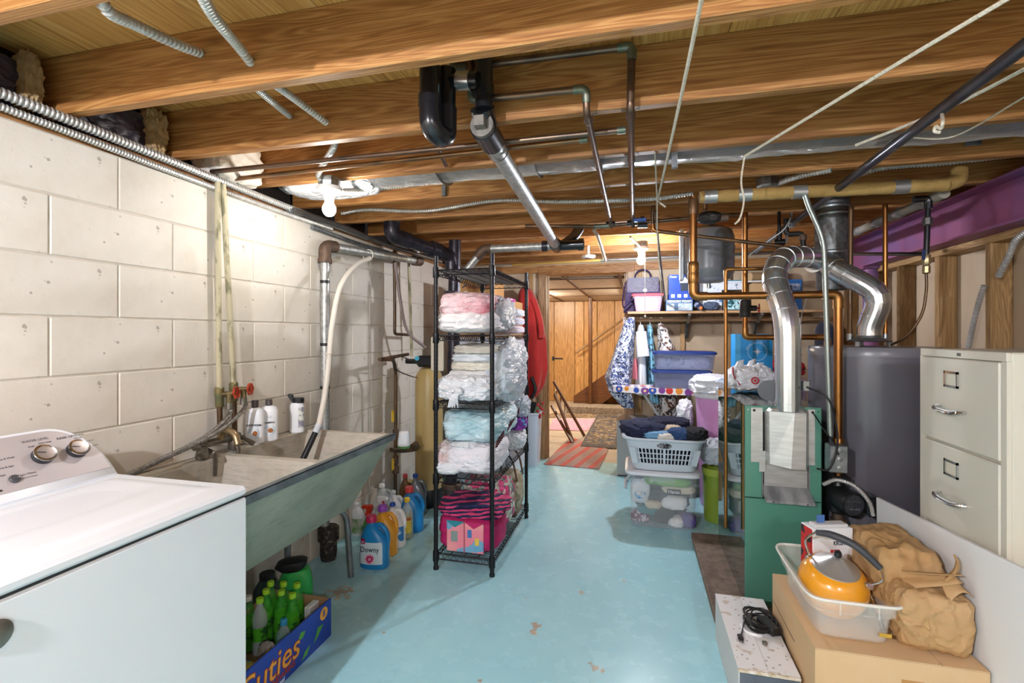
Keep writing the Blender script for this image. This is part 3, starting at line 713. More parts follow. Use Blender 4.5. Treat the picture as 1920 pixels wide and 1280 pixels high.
def spray(loc, rot, h, bodym, trigm, nozm, labm, name, label):
    t = thing(name, label, 'spray bottle', loc, rot)
    pr = [(0, 0, .042, .026, .75), (.006, 0, .046, .03, .75), (h*.45, 0, .045, .03, .75), (h*.58, -.004, .034, .025, .85), (h*.70, -.006, .022, .018, 1), (h*.76, -.006, .014, .014, 1)]
    obj('body', body(pr), bodym, t, local=True)
    tr = MB(); tr.lathe([(.016, h*.75), (.017, h*.80), (.014, h*.82)], (-.006, 0, 0), 14)
    tr.prism([(-.012, h*.81), (.012, h*.81), (.020, h*.90), (.018, h), (-.045, h*.985), (-.050, h*.93), (-.016, h*.90)], 1, -.013, .013)
    obj('spray_head', tr, nozm, t, local=True, ang=50)
    obj('trigger', MB().prism([(-.020, h*.90), (-.012, h*.90), (-.020, h*.78), (-.030, h*.72), (-.032, h*.74)], 1, -.006, .006), trigm, t, local=True)
    if labm: lab(t, pr, h*.08, h*.5, F0, F1, labm)
    return t
spray(P(693, 1022, Z=0), .1, .26, mat('green_spray_bottle', '#4aa83a', .35), m_rcap, mat('red_trigger', '#c8391f', .4), mat('dkgreen_label', '#2d7d4a', .5), 'spray_bottle', 'green spray bottle with a red trigger head')
spray(P(714, 1005, Z=0), PI, .27, m_whitep, m_rcap, m_whitep, mat('pale_label', '#d5d2cf', .5), 'spray_bottle', 'white spray bottle with a red trigger behind the amber jug')
t = thing('cleaner_bottle', 'white bottle with a green and grey label beside the sink leg', 'bottle', P(671, 1003, Z=0), .1)
pr = [(0, 0, .036, .025, .7), (.005, 0, .04, .028, .7), (.14, 0, .04, .028, .7), (.17, -.006, .033, .024, .8), (.19, -.01, .018, .016, 1), (.2, -.01, .014, .014, 1)]
obj('body', body(pr), m_whitep, t, local=True); lab(t, pr, .02, .12, F0, F1, m_greenl); obj('cap', MB().lathe([(.018, .195), (.018, .215), (.012, .22)], (-.01, 0, 0), 14), m_whitep, t, local=True)
t = thing('cleaner_bottle', 'slim off-white bottle at the back under the sink corner', 'bottle', P(703, 990, Z=0), .1)
obj('body', body([(0, 0, .03, .03, 1), (.005, 0, .034, .034, 1), (.20, 0, .034, .034, 1), (.24, 0, .016, .016, 1), (.26, 0, .014, .014, 1)]), mat('offwhite_plastic', '#d3cabd', .4), t, local=True)
obj('cap', MB().lathe([(.017, .255), (.017, .275)], n=14), mat('offwhite_plastic', '#d3cabd', .4), t, local=True)
# ---- bottles on the sink ledge
m_cap2 = mat('smoke_cap', '#4c4548', .3); m_swirl = mat('blue_swirl_print', '#7db6cf', .5, c2='#e9eef0', scale=40); m_arg = mat('argan_print', '#a4622c', .5)
for (px, py, h, rot, nm, lb, tx) in ((478, 831, .215, -.25, 'conditioner_bottle', 'large white bottle with a dark cap, left one on the sink ledge', 'CONDITIONER'), (504, 825, .21, -.05, 'shampoo_bottle', 'white shampoo bottle with a dark cap, middle one on the sink ledge', 'SHAMPOO')):
    p = P(px, py, Z=.8205); p.x = max(p.x, -1.833); t = thing(nm, lb, 'bottle', p, rot+.62)
    pr = [(0, 0, .038, .026, .8), (.006, 0, .043, .03, .8), (.15, 0, .043, .03, .8), (.168, 0, .036, .026, .85), (.176, 0, .02, .018, 1), (.18, 0, .015, .015, 1)]
    obj('body', body(pr), m_whitep, t, local=True); obj('cap', MB().lathe([(.0165, .178), (.0165, h-.004), (.0155, h)], n=18), m_cap2, t, local=True)
    text(t, tx, .0125, m_dkp, place((.006, -.0315, .095), (1, .0, 0), (0, 0, 1)), sx=.85, bold=.0003).matrix_parent_inverse = Matrix()
    if 'SH' in tx: text(t, 'SILK', .0145, mat('pale_print', '#b9bdc2', .5), place((.006, -.0315, .123), (1, 0, 0), (0, 0, 1))).matrix_parent_inverse = Matrix()
    obj('swirl_print', MB().tube([(.006+.022*math.cos(a), -.0306, .058+.024*math.sin(a)) for a in [2*PI*k/24 for k in range(24)]], .003, 4, closed=True), m_swirl, t, local=True)
    obj('nut_print', MB().lathe([(.012, 0), (.012, .0006)], (.012, -.0305, .055), 14, (0, -1, 0)), m_arg, t, local=True)
p = P(557, 810, Z=.8205); p.x = max(p.x, -1.835); t = thing('lotion_bottle', 'white pump lotion bottle with a black top, right one on the sink ledge', 'bottle', p, .45)
pr = [(0, 0, .034, .026, .8), (.006, 0, .038, .03, .8), (.08, 0, .036, .028, .8), (.15, 0, .037, .029, .8), (.165, 0, .03, .026, .9)]
obj('body', body(pr), m_whitep, t, local=True); obj('cap', body([(.163, .006, .03, .026, .8), (.19, .006, .03, .026, .8)]), m_black, t, local=True)
obj('flip_lid', MB().prism([(-.02, .165), (-.012, .163), (-.026, .208), (-.044, .213), (-.047, .207)], 1, -.02, .02), m_black, t, local=True)
lab(t, pr, .03, .14, -PI*.42, -PI*.08, mat('herb_label', '#8d8a9a', .5, c2='#dfe3d8', scale=30, lo=.45, hi=.55))
# ---- fruit crate with soda bottles under the sink
m_crate = mat('royal_blue_card', '#1c3fa0', .45); m_card = mat('raw_cardboard', '#a98763', .8); m_ylet = mat('yellow_orange_print', '#f0a93a', .5); m_redlet = mat('red_outline_print', '#a8341c', .5); m_gleaf = mat('leaf_print', '#57a03a', .5)
CX1, CX0, CY0, CY1, CH = -1.335, -1.64, 1.33, 1.925, .168
cr = thing('fruit_box', 'blue printed cardboard fruit tray with yellow lettering under the sink', 'box', ((CX0+CX1)/2, (CY0+CY1)/2, 0))
obj('front_panel', MB().box((CX1-.006, CY0, 0), (CX1, CY1, CH)), m_crate, cr, False); obj('front_liner', MB().box((CX1-.0075, CY0+.006, .006), (CX1-.006, CY1-.006, CH-.0005)), m_card, cr, False)
obj('end_panel', MB().box((CX0, CY1-.006, 0), (CX1-.008, CY1, CH)), m_card, cr, False); obj('back_panel', MB().box((CX0, CY0, 0), (CX0+.006, CY1-.007, CH)), m_card, cr, False)
obj('near_panel', MB().box((CX0+.007, CY0, 0), (CX1-.008, CY0+.006, CH)), m_crate, cr, False); obj('tray_floor', MB().box((CX0+.007, CY0+.007, 0), (CX1-.008, CY1-.007, .006)), m_card, cr, False)
obj('corner_flap', MB().box((-1.42, CY1-.075, .10), (-1.39, CY1-.009, CH-.012), .003), m_whitep, cr, False)
fpl = lambda y, z: place((CX1+.0006, y, z), (0, 1, 0), (0, 0, 1))
text(cr, 'Cuties', .135, m_redlet, fpl(1.545, .092), bold=.003, sx=.95, shear=.12, depth=.0003, name='lettering_outline'); text(cr, 'Cuties', .135, m_ylet, place((CX1+.0014, 1.545, .092), (0, 1, 0), (0, 0, 1)), sx=.95, shear=.12, depth=.0003)
text(cr, 'MANDARINS', .03, m_redlet, fpl(1.60, .034), bold=.0008); text(cr, 'easy peel', .024, m_whitep, fpl(1.58, .012), bold=.0004)
# plain leaf and seal prints (the printed mascot is left out)
obj('seal_print', MB().lathe([(.028 if k % 2 else .025, 0) for k in range(1)]+[(.027, .0006)], (CX1, 1.872, .128), 24, (1, 0, 0)), m_ylet, cr); text(cr, '5', .034, m_crate, place((CX1+.0014, 1.872, .128), (0, 1, 0), (0, 0, 1)), bold=.0008)
for (y0, z0, y1, z1, y2, z2, y3, z3) in ((1.80, .035, 1.83, .052, 1.87, .085, 1.83, .09), (1.70, .11, 1.73, .105, 1.75, .125, 1.72, .135), (1.72, .012, 1.76, .02, 1.78, .05, 1.745, .04)):
    obj('leaf_print', MB().add([(CX1+.0007, y0, z0), (CX1+.0007, y1, z1), (CX1+.0007, y2, z2), (CX1+.0007, y3, z3)], [(0, 1, 2, 3)]), m_gleaf, cr, False)
m_gpet = mat('green_pet', '#3fb83a', .06, alpha=.38, coat=.5); m_dewl = mat('lime_label', '#57b52a', .4, c2='#2a5c2c', scale=26, lo=.48, hi=.56); m_dewc = mat('lime_cap', '#a3d42a', .35); m_gblow = mat('green_soda', '#6ed02a', .15)
def soda(loc, label, capm, pet, labm, liquid=True):
    t = thing('soda_bottle', label, 'bottle', loc, random.uniform(0, 6), 'soda bottles in the fruit tray')
    pr = [(0, 0, .022, .022, 1), (.006, 0, .03, .03, 1), (.05, 0, .031, .031, 1), (.06, 0, .0295, .0295, 1), (.12, 0, .0295, .0295, 1), (.132, 0, .031, .031, 1), (.16, 0, .029, .029, 1), (.19, 0, .018, .018, 1), (.205, 0, .0125, .0125, 1), (.222, 0, .0125, .0125, 1)]
    obj('bottle_shell', body(pr, 20), pet, t, local=True)
    obj('cap', MB().lathe([(.0148, .215), (.0148, .232), (.0135, .2345)], n=18), capm, t, local=True)
    obj('wrap_label', wrap(pr, .062, .119, 0, 2*PI, n=24), labm, t, local=True, recalc=False)
    if liquid: obj('soda', body([(.007, 0, .027, .027, 1), (.14, 0, .028, .028, 1), (.142, 0, .027, .027, 1)], 16), m_gblow, t, local=True)
    return t
sodas = [(-1.605, 1.862, 'back row second from the wall', 0), (-1.545, 1.872, 'back row beside the box end', 0), (-1.478, 1.878, 'back row nearest the blue panel', 0), (-1.575, 1.80, 'middle row by the wall', 0), (-1.505, 1.81, 'middle row centre, nearly full', 0),
         (-1.44, 1.80, 'middle row against the printed side', 1), (-1.55, 1.735, 'front row with a half-empty clear top', 2), (-1.61, 1.735, 'white-capped one second from the washer', 3), (-1.61, 1.67, 'white-capped one closest to the washer', 3)]
for (x, y, lb, k) in sodas:
    soda((x, y, .0065), 'green soda bottle in the fruit tray, '+lb, m_whitep if k == 3 else m_dewc, m_clear if k == 2 else m_gpet, m_dewl, k != 2)
t = thing('soap_bottle', 'small clear bottle with teal soap in the fruit tray', 'bottle', (-1.43, 1.735, .0065))
obj('body', body([(0, 0, .026, .026, 1), (.006, 0, .03, .03, 1), (.1, 0, .03, .03, 1), (.13, 0, .014, .014, 1), (.14, 0, .013, .013, 1)], 20), m_clear, t, local=True); obj('soap', body([(.006, 0, .027, .027, 1), (.095, 0, .027, .027, 1)], 16), mat('teal_soap', '#2fae9d', .2), t, local=True)
obj('cap', MB().lathe([(.014, .138), (.014, .158), (.012, .161)], n=14), mat('sky_cap', '#3aa0cf', .35), t, local=True)
t = thing('snack_packet', 'grey clear snack packet with a round yellow sticker in the tray', 'packet', (-1.45, 1.66, .0065)); b = MB(); blob(b, (0, 0, .055), (.075, .05, .105), .8, 3, .1, 2.5); obj('packet', b, mat('smoky_film', '#9d9388', .25), t, local=True)
obj('sticker', MB().lathe([(.018, 0), (.018, .001)], (.03, -.012, .075), 18, (.8, -.5, .3)), m_ycap, t, local=True)
t = thing('fruit_net', 'yellow net of snacks at the near end of the fruit tray', 'bag', (-1.44, 1.50, .0065)); b = MB(); blob(b, (0, 0, .05), (.13, .18, .1), .8, 5, .12, 3); obj('net', b, m_cells('net_print', ['#c9a93a', '#8d6a2c', '#d9c05a', '#6b8f2c', '#2f7aa8'], 60), t, local=True)
# green jug with black measuring cup behind the tray
t = thing('detergent_jug', 'bright green detergent jug with a black measuring cup behind the soda bottles', 'bottle', (-1.665, 2.10, 0), .6)
pr = [(0, 0, .075, .05, .7), (.008, 0, .085, .058, .7), (.10, 0, .085, .058, .7), (.15, .005, .072, .052, .7), (.178, .01, .06, .045, .8), (.185, .01, .04, .035, .9)]
obj('body', body(pr), mat('green_jug', '#2fae52', .35, coat=.2), t, local=True); obj('measuring_cup', body([(.18, -.012, .055, .045, .8), (.20, -.018, .075, .05, .8), (.222, -.01, .07, .045, .8), (.228, -.005, .055, .035, .8)]), m_black, t, local=True)
t = thing('glass_jar', 'dark green glass jar on its side by the washer', 'jar', (-1.70, 1.95, 0)); obj('jar', MB().lathe([(.02, 0), (.055, .005), (.06, .03), (.06, .15), (.04, .185), (.03, .2)], n=20), mat('dark_green_glass', '#2a3f38', .1), t, local=True); obj('lid', MB().lathe([(.034, .2), (.034, .225)], n=16), m_black, t, local=True)
t['label'] = 'dark green glass jar standing behind the white-capped soda bottles'
# ================================================================ CABLES AND PIPES ALONG THE LEFT WALL, SOFTENER
m_bx = mat('armored_cable', '#c6c4bf', .42, .45, c2='#aeaba5', scale=10)
m_darkpipe = mat('dark_steel_pipe', '#4c4a49', .4, .6, c2='#66625e', scale=15)
def cable(label, pts, r, pitch=.012, name='armored_cable', spl=True, cat='cable', mtl=None):
    o = MB(); p = spline(pts, 10) if spl else [Vector(q) for q in pts]
    armored(o, p, r, pitch); q = obj(name, o, mtl or m_bx); return tag(q, label, cat)
cable('thick ribbed armored cable along the top of the block wall', [(-1.852, .6, 2.098), (-1.852, 1.1, 2.092), (-1.852, 1.5, 2.080), (-1.855, 2.0, 2.068), (-1.855, 2.5, 2.06), (-1.855, 3.1, 2.05)], .0175, .014)
cable('thinner ribbed armored cable below the thick one on the block wall', [(-1.862, .6, 2.062), (-1.862, 1.2, 2.052), (-1.862, 1.6, 2.038), (-1.864, 2.2, 2.028), (-1.864, 2.7, 2.03)], .0125, .011)
tag(obj('conduit', MB().tube(spline([(-1.83, 2.3, 2.05), (-1.80, 2.7, 2.045), (-1.72, 3.1, 2.0), (-1.66, 3.4, 1.985), (-1.62, 3.9, 1.985)], 8), .016, 12), m_darkpipe), 'dark smooth conduit curving off the wall beyond the first bulb', 'conduit')
tag(obj('conduit', MB().tube(spline([(-1.862, 2.5, 2.0), (-1.86, 3.0, 1.99), (-1.80, 3.4, 1.98)], 8), .013, 12), m_pipeg), 'grey smooth conduit along the top edge of the block wall', 'conduit')
b = thing('junction_box', 'small flat junction box on the cable at the wall top', 'junction box', P(556, 398, X=-1.85)); p = P(552, 397, X=-1.85); obj('box', MB().box(p+Vector((-.02, -.05, -.012)), p+Vector((.01, .05, .012)), .004), m_pipeg, b); obj('clamp', MB().box(p+Vector((-.015, .052, -.008)), p+Vector((.008, .075, .008)), .002), m_galv, b)
# white bracket and rim bay insulation
n = NT('fiberglass'); n.base(n.ramp(n.noise(n.coord(), 40, 6, .8), [(.3, '#b5915f'), (.7, '#d8bb8c')])); n.set(Roughness=.9); n.bump(n.noise(n.coord(), 60, 6, .8), .8, .02); m_fib = n.m
m_paper = mat('black_kraft_paper', '#2c2730', .5, c2='#3f3a48', scale=8)
for k, (y, lb) in enumerate(((1.10, 'tan insulation tuft at the end of the first full joist bay'), (1.53, 'torn insulation tuft with dark paper in the second joist bay'))):
    t = thing('insulation_batt', lb, 'insulation', (-1.93, y, 2.1)); b = MB(); blob(b, (-1.95, y+.055, 2.20), (.10, .08 if k else .05, .18), .6, k+2, .25, 4); obj('batt', b, m_fib, t)
    b = MB(); blob(b, (-1.985, y-.10, 2.19), (.10, .30, .15), .5, k+7, .2, 3, crease=.2); obj('paper_face', b, m_paper, t)
t = thing('insulation_batt', 'white paper-faced insulation at the third joist bay end', 'insulation', (-1.93, 1.96, 2.1)); b = MB(); blob(b, (-1.90, 1.93, 2.19), (.2, .26, .2), .4, 12, .1, 3); obj('batt', b, mat('white_paper_face', '#d9d3c8', .6, bump=.3), t)
# black cast drain: elbow at the joists, run, stack down to the floor
m_cast = mat('black_cast_iron', '#232127', .3, .3, c2='#3a3640', scale=14, bump=.15, bscale=50)
st = thing('soil_stack', 'black cast iron drain pipe turning from the joists down to the floor', 'pipe', (-1.36, 3.48, 0))
A = P(735, 441, Y=2.98); S = Vector((-1.36, 3.48, 0)); B = Vector((S.x, S.y, 1.96))
obj('upper_elbow', MB().tube(smoothpath([A+Vector((0, 0, .11)), A, A+(B-A).normalized()*.14], .09, 8), .056, 18), m_cast, st)
obj('run', MB().tube([A+(B-A).normalized()*.1, B-(B-A).normalized()*.16], .047, 18), m_cast, st)
obj('hub', MB().cyl(B-(B-A).normalized()*.21, B-(B-A).normalized()*.13, .06, n=18), m_cast, st)
obj('lower_elbow', MB().tube(smoothpath([B-(B-A).normalized()*.14, B, B-Vector((0, 0, .16))], .12, 8), .05, 18), m_cast, st)
obj('stack', MB().cyl(B+Vector((.02, .02, .12)), (S.x, S.y, .22), .047, n=20), m_cast, st)
obj('hub', MB().lathe([(.062, 1.56), (.064, 1.57), (.064, 1.67), (.055, 1.69)], S, 20), mat('grey_hub', '#4d494a', .5, c2='#37343a', scale=20), st)
obj('base_hub', MB().lathe([(.055, .0), (.06, .02), (.062, .13), (.075, .14), (.075, .2), (.06, .225)], S, 18), mat('tarry_iron', '#2c2623'), st)
obj('collar', MB().lathe([(.077, .19), (.079, .2), (.079, .215), (.07, .225)], S, 18), m_rust, st)
# galvanised branch from the diagonal drain into the stack
br = thing('drain_branch', 'mottled galvanized branch pipe sloping from the ceiling drain into the stack', 'pipe', (-1.0, 3.46, 2.0))
D = Vector((-.55, 3.46, 2.0)); E = Vector((-1.10, 3.47, 2.0)); G = Vector((-1.30, 3.48, 1.78))
obj('run', MB().cyl(D, E, .030, n=18), m_galvp, br); obj('elbow', MB().tube(smoothpath([E+Vector((.06, 0, 0)), E, E+(G-E).normalized()*.08], .05), .038, 16), m_rust, br); obj('drop', MB().cyl(E+(G-E).normalized()*.05, G, .028, n=16), m_galvp, br)
obj('coupling', MB().cyl(D+Vector((-.1, 0, 0)), D+Vector((-.06, 0, 0)), .040, n=16), m_cast, br)
# thin vertical pipes and hose near the softener
tp = thing('gas_pipe', 'brown water pipe dropping beside the bottles to the floor', 'pipe', P(742, 960, X=-1.68)); q = P(741, 958, X=-1.68)
obj('pipe', MB().tube(smoothpath([P(765, 664, X=-1.72), P(710, 674, X=-1.66), P(738, 674, X=-1.66), P(742, 700, X=-1.67), (q.x, q.y, .0)], .03, 5), .0125, 12), m_bronze, tp)
for (py, s_) in ((812, .022), (862, .02), (880, .024)): obj('coupling', MB().lathe([(s_*.8, -.03), (s_, -.025), (s_, .025), (s_*.8, .03)], P(742, py, X=-1.675), 12), m_rust, tp)
for py in (780, 870): c_ = P(737, py, X=-1.64); obj('tag', MB().box(c_+Vector((-.004, -.015, -.04)), c_+Vector((.0, .015, .04))), mat('yellow_tag', '#d9b02c', .5), tp)
tb = thing('bypass_pipe', 'curved brown bypass pipe holding a white cup', 'pipe', P(760, 838, X=-1.66)); obj('loop', MB().tube(spline([P(733, 843, X=-1.62), P(755, 845, X=-1.60), P(778, 842, X=-1.62), P(785, 836, X=-1.66), P(778, 831, X=-1.7)], 8), .015, 12), m_bronze, tb); obj('valve_knob', MB().cyl(P(773, 838, X=-1.60), P(780, 833, X=-1.60), .024), m_rust, tb)
c_ = P(757, 840, X=-1.60); t = thing('plastic_cup', 'upturned white plastic cup on the curved pipe', 'cup', c_); obj('cup', MB().lathe([(.042, .018), (.044, .02), (.034, .115), (.030, .118)], c_, 20), m_whitep, t); obj('cup_band', MB().lathe([(.045, .004), (.045, .02)], c_, 20), mat('green_band', '#5d9a5a', .5), t)
for (px, y1, lb, m_) in ((741, 634, 'dark thin pipe hanging down the wall and turning right', m_bronze), (771, 650, 'thin pipe strapped down the far part of the wall', m_oldpaint)):
    if px == 741: pts = [P(739, 470, X=-1.80), P(740, 560, X=-1.80), P(740, 626, X=-1.80), P(772, 628, X=-1.80)]
    else: pts = [P(766, 480, X=-1.80), P(770, 600, X=-1.80), P(772, 668, X=-1.80)]
    tag(obj('water_pipe', MB().tube(smoothpath(pts, .03), .012, 12), m_), lb, 'pipe')
tag(obj('drain_tube', MB().tube(spline([P(741, 492, X=-1.76), P(750, 560, X=-1.74), P(764, 620, X=-1.72), P(798, 652, X=-1.62)], 10), .012, 10), mat('mauve_hose', '#8a7a76', .5)), 'mauve softener drain tube curving down the wall', 'hose')
ws = thing('water_softener', 'tall tan fiberglass softener tank with a dark base behind the wire rack', 'tank', (-1.60, 3.60, 0))
obj('tank', MB().lathe([(.085, .12), (.108, .13), (.11, .18), (.11, .98), (.1, 1.04), (.07, 1.085), (.03, 1.1)], (-1.60, 3.60, 0), 28), mat('tan_fiberglass', '#c2aa74', .35, c2='#b0955c', scale=5, stretch=(1, 1, .3)), ws)
obj('base_boot', MB().lathe([(.112, 0), (.116, .01), (.116, .13), (.112, .14)], (-1.60, 3.60, 0), 28), m_black, ws)
obj('valve_head', MB().box((-1.68, 3.52, 1.1), (-1.52, 3.68, 1.19), .02).cyl((-1.68, 3.6, 1.14), (-1.80, 3.6, 1.14), .02), m_black, ws)
obj('control_box', MB().box((-1.50, 3.40, 1.08), (-1.40, 3.44, 1.34), .008), mat('cream_plastic', '#d6cdb8', .4), ws)
obj('dial', MB().lathe([(.018, 0), (.018, .01)], (-1.66, 3.51, 1.17), 16, (0, -1, 0)), mat('cyan_dial', '#4fb3d1', .4), ws)
tag(obj('cord_loop', MB().tube(spline([(-1.66, 3.5, 1.14), P(745, 668, X=-1.62), P(740, 690, X=-1.60), P(770, 705, X=-1.60), (-1.66, 3.5, 1.02)], 8), .004, 6), m_black), 'thin black cord looping from the softener head', 'cord')
# ================================================================ WIRE RACK AND WHAT IT HOLDS
m_blackm = mat('black_powder_metal', '#1c1c1f', .35, .4)
RX0, RX1, RY0, RY1 = -1.118, -.778, 2.612, 3.50
TZ = [.092, .537, .967, 1.355, 1.735]
rk = thing('wire_rack', 'black five-tier wire shelving rack standing in the middle of the floor', 'shelf', (-.95, 3.05, 0))
pm = MB()
for x in (RX0, RX1):
    for y in (RY0, RY1):
        pts = [Vector((x, y, .004+.0245*k)) for k in range(74)]
        m = MB(); m.tube([p+Vector((0, 0, dz)) for p in pts for dz in (0, .021, .0215, .024)], [r for p in pts for r in (.0128, .0128, .0118, .0118)], 14); m.lathe([(.010, -.001), (.015, .0), (.016, .012), (.013, .02)], (x, y, 0), 14)
        obj('post', m, m_blackm, rk)
def tier(z):
    m = MB(); c = [(RX0, RY0), (RX1, RY0), (RX1, RY1), (RX0, RY1)]
    for k in range(4):
        a = Vector((*c[k], z)); b = Vector((*c[(k+1) % 4], z)); L = (b-a).length; dv = (b-a).normalized(); n_ = max(4, round(L/.045))
        m.tube([a+dv*.012, b-dv*.012], .0034, 6); m.tube([a+dv*.012-Vector((0, 0, .03)), b-dv*.012-Vector((0, 0, .03))], .0034, 6)
        m.tube([a+dv*(.014+(L-.028)*i/(2*n_))-Vector((0, 0, .001 if i % 2 else .029)) for i in range(2*n_+1)], .0022, 5)
    for (x, y) in c: m.lathe([(.0165, -.045), (.0185, -.04), (.0175, .012), (.0165, .016)], (x, y, z), 14)
    t = obj('shelf_frame', m, m_blackm, rk)
    w = MB(); 
    for i in range(int((RY1-RY0)/.024)): y = RY0+.012+.024*i; w.tube([(RX0, y, z+.002), (RX1, y, z+.002)], .0019, 4)
    for x in (-1.03, -.948, -.865): w.tube([(x, RY0, z-.002), (x, RY1, z-.002)], .0028, 5)
    o = obj('shelf_wires', w, m_blackm, t); o['kind'] = 'stuff'
for z in TZ: tier(z)
# plastic film wrinkles
def m_film(name, col, c2=None, rough=.3, tr=0, bump=.5):
    if name in MATS: return MATS[name]
    n = NT(name); v = n.coord()
    if c2: n.base(n.ramp(n.noise(v, 3.5, 3, .5), [(.38, col), (.6, c2)]))
    else: n.base(col)
    n.set(Roughness=rough); n.b.inputs['Alpha'].default_value = 1-tr*.35
    w = n.n('ShaderNodeTexNoise'); n.l(n.coord((1.0, 1.0, 2.2)), w.inputs['Vector']); w.inputs['Scale'].default_value = 11; w.inputs['Detail'].default_value = 5; w.inputs['Distortion'].default_value = 1.6
    r = n.ramp(w.outputs['Fac'], [(.3, 0.0), (.48, .9), (.52, 1.0), (.7, .15)])
    n.bump(r, bump, .018); MATS[name] = n.m; return n.m
f_white = m_film('white_bag_film', '#dfe1e6', '#eceef2'); f_pinkish = m_film('blush_film', '#e3e0e8', '#efeaf0')
def m_two(name, c1, c2, zsplit, soft=.02):
    n = NT(name); v = n.coord(); w = n.noise(v, 7, 4); sp_ = n.n('ShaderNodeSeparateXYZ'); g_ = n.n('ShaderNodeNewGeometry'); n.l(g_.outputs['Position'], sp_.inputs[0])
    n.base(n.ramp(w, [(.4, c1), (.6, c2)])); n.set(Roughness=.4); return n.m
# --- upper shelf: pink and white bedding
t = thing('bedding_bag', 'clear bag of pink and white bedding on the upper rack shelf', 'bag', (-.96, 2.85, TZ[3]))
b = MB(); blob(b, (-.957, 2.85, TZ[3]+.075), (.36, .52, .145), .5, 1, .06, 3, .3, crease=.14); obj('white_comforter', b, m_film('white_quilt', '#e5dcdc', '#f1ecec', .5), t)
b = MB(); blob(b, (-.962, 2.85, TZ[3]+.175), (.335, .50, .16), .55, 2, .08, 2.6, .3, crease=.14); obj('pink_comforter', b, m_film('pink_quilt', '#e0838f', '#efd0d4', .35), t)
b = MB(); blob(b, (-.80, 2.95, TZ[3]+.13), (.10, .40, .20), .7, 4, .15, 3, .2, crease=.15); obj('plastic_flap', b, m_film('clear_film', '#cfd3da', None, .2, .55), t)
for k, (z, lb, cl) in enumerate(((.035, 'folded pale pink towel at the bottom of the small stack', '#e2d2dc'), (.095, 'folded lavender towel in the middle of the small stack', '#d9d3e2'), (.155, 'folded white towel on top of the small stack', '#e6e4ea'))):
    b = MB(); blob(b, (-.87, 3.30, TZ[3]+.005+z-.004), (.21, .28, .055), .4, 20+k, .04, 3, 0); tag(obj('folded_towel', b, mat('towel_%d' % k, cl, .9, sheen=.3, bump=.3, bscale=120)), lb+' on the rack', 'towel', 'folded towels on the upper shelf')
t = thing('wipes_box', 'small pink-lidded white box on the folded towels', 'box', (-.88, 3.28, TZ[3]+.185)); z = TZ[3]+.188
obj('box', MB().box((-.93, 3.22, z), (-.83, 3.36, z+.05), .006), mat('lavender_box', '#cfc6e2', .5), t); obj('lid', MB().box((-.935, 3.215, z+.05), (-.825, 3.365, z+.068), .005), mat('hot_pink_lid', '#d84fa0', .4), t)
# --- middle shelf: quilts in bags
t = thing('quilt_stack', 'stack of folded white quilts in clear plastic on the middle rack shelf', 'quilt', (-.93, 2.95, TZ[2]+.12))
for k in range(4):
    b = MB(); blob(b, (-.935+.004*k, 2.95, TZ[2]+.155+.05*k), (.33-.012*k, .50, .06), .42, 30+k, .06, 3.5, 0, crease=.12); obj('folded_quilt', b, mat('quilt_%d' % k, ('#dcdcdc', '#e3dfd3', '#dde0e3', '#d8d3c8')[k], .85, c2=('#e6e6e6', '#cfc9bd', '#cdd3d9', '#c9c2b6')[k], scale=9, bump=.4, bscale=18), t)
b = MB(); blob(b, (-.80, 3.0, TZ[2]+.16), (.20, .56, .40), .65, 36, .12, 2.4, .1, crease=.22); obj('plastic_bag', b, m_film('clear_blue_film', '#c4cdd8', '#dfe5ec', .22, .5), t)
t = thing('knotted_bag', 'knotted white plastic bag at the front of the middle rack shelf', 'bag', (-.95, 2.72, TZ[2]))
b = MB(); blob(b, (-.955, 2.74, TZ[2]+.075), (.37, .30, .16), .6, 40, .10, 3, .3, crease=.24, nu=80, nv=48); obj('bag', b, f_white, t)
kn = Vector((-.965, 2.575, TZ[2]+.075)); b = MB(); blob(b, kn, (.05, .04, .045), .9, 41, .2, 4, nu=20, nv=12); obj('knot', b, f_white, t)
b = MB()
for k in range(9):
    a = -2.2+k*.22; b.tube([kn, kn+Vector((.04*math.sin(a*1.3), -.006, -.04)), kn+Vector((.065*math.sin(a*1.4), .002, -.095))], [.006, .012, .003], 6)
obj('gathered_end', b, f_white, t)
# --- lower shelf
t = thing('comforter_bag', 'aqua comforter in a zip bag with patterned trim on the lower rack shelf', 'bag', (-.95, 2.95, TZ[1]+.2))
b = MB(); blob(b, (-.945, 2.95, TZ[1]+.275), (.355, .62, .19), .42, 50, .07, 2.6, .1, crease=.14, nu=80, nv=44); obj('comforter', b, m_film('aqua_film', '#a9cfd9', '#d3e2e8', .3), t)
b = MB()
for k in range(20):
    y = 2.66+.028*k; z0_ = TZ[1]+.195+.0055*k; s_ = 1 if k % 2 else -1; b.tube([(-.770, y, z0_-.02), (-.765, y+.014, z0_+.02), (-.770, y+.028, z0_-.02)], .004, 5)
obj('patterned_trim', b, mat('maroon_trim', '#5b2f35', .6), t)
t = thing('sheet_bag', 'big smooth white bag of sheets on the lower rack shelf', 'bag', (-.92, 2.85, TZ[1])); b = MB(); blob(b, (-.925, 2.84, TZ[1]+.095), (.30, .46, .20), .5, 55, .05, 2.6, .3, crease=.12); obj('bag', b, f_pinkish, t)
b = MB(); blob(b, (-.955, 2.66, TZ[1]+.185), (.16, .10, .03), .8, 56, .2, 5, crease=.3); obj('crumpled_edge', b, f_white, t)
t = thing('shopping_bag', 'white bag with red lettering squeezed at the left of the lower shelf', 'bag', (-1.09, 2.78, TZ[1])); b = MB(); blob(b, (-1.085, 2.80, TZ[1]+.09), (.12, .36, .19), .6, 57, .1, 3, .3, crease=.1); obj('bag', b, m_film('red_print_film', '#e2dedd', '#c2402f', .35), t)
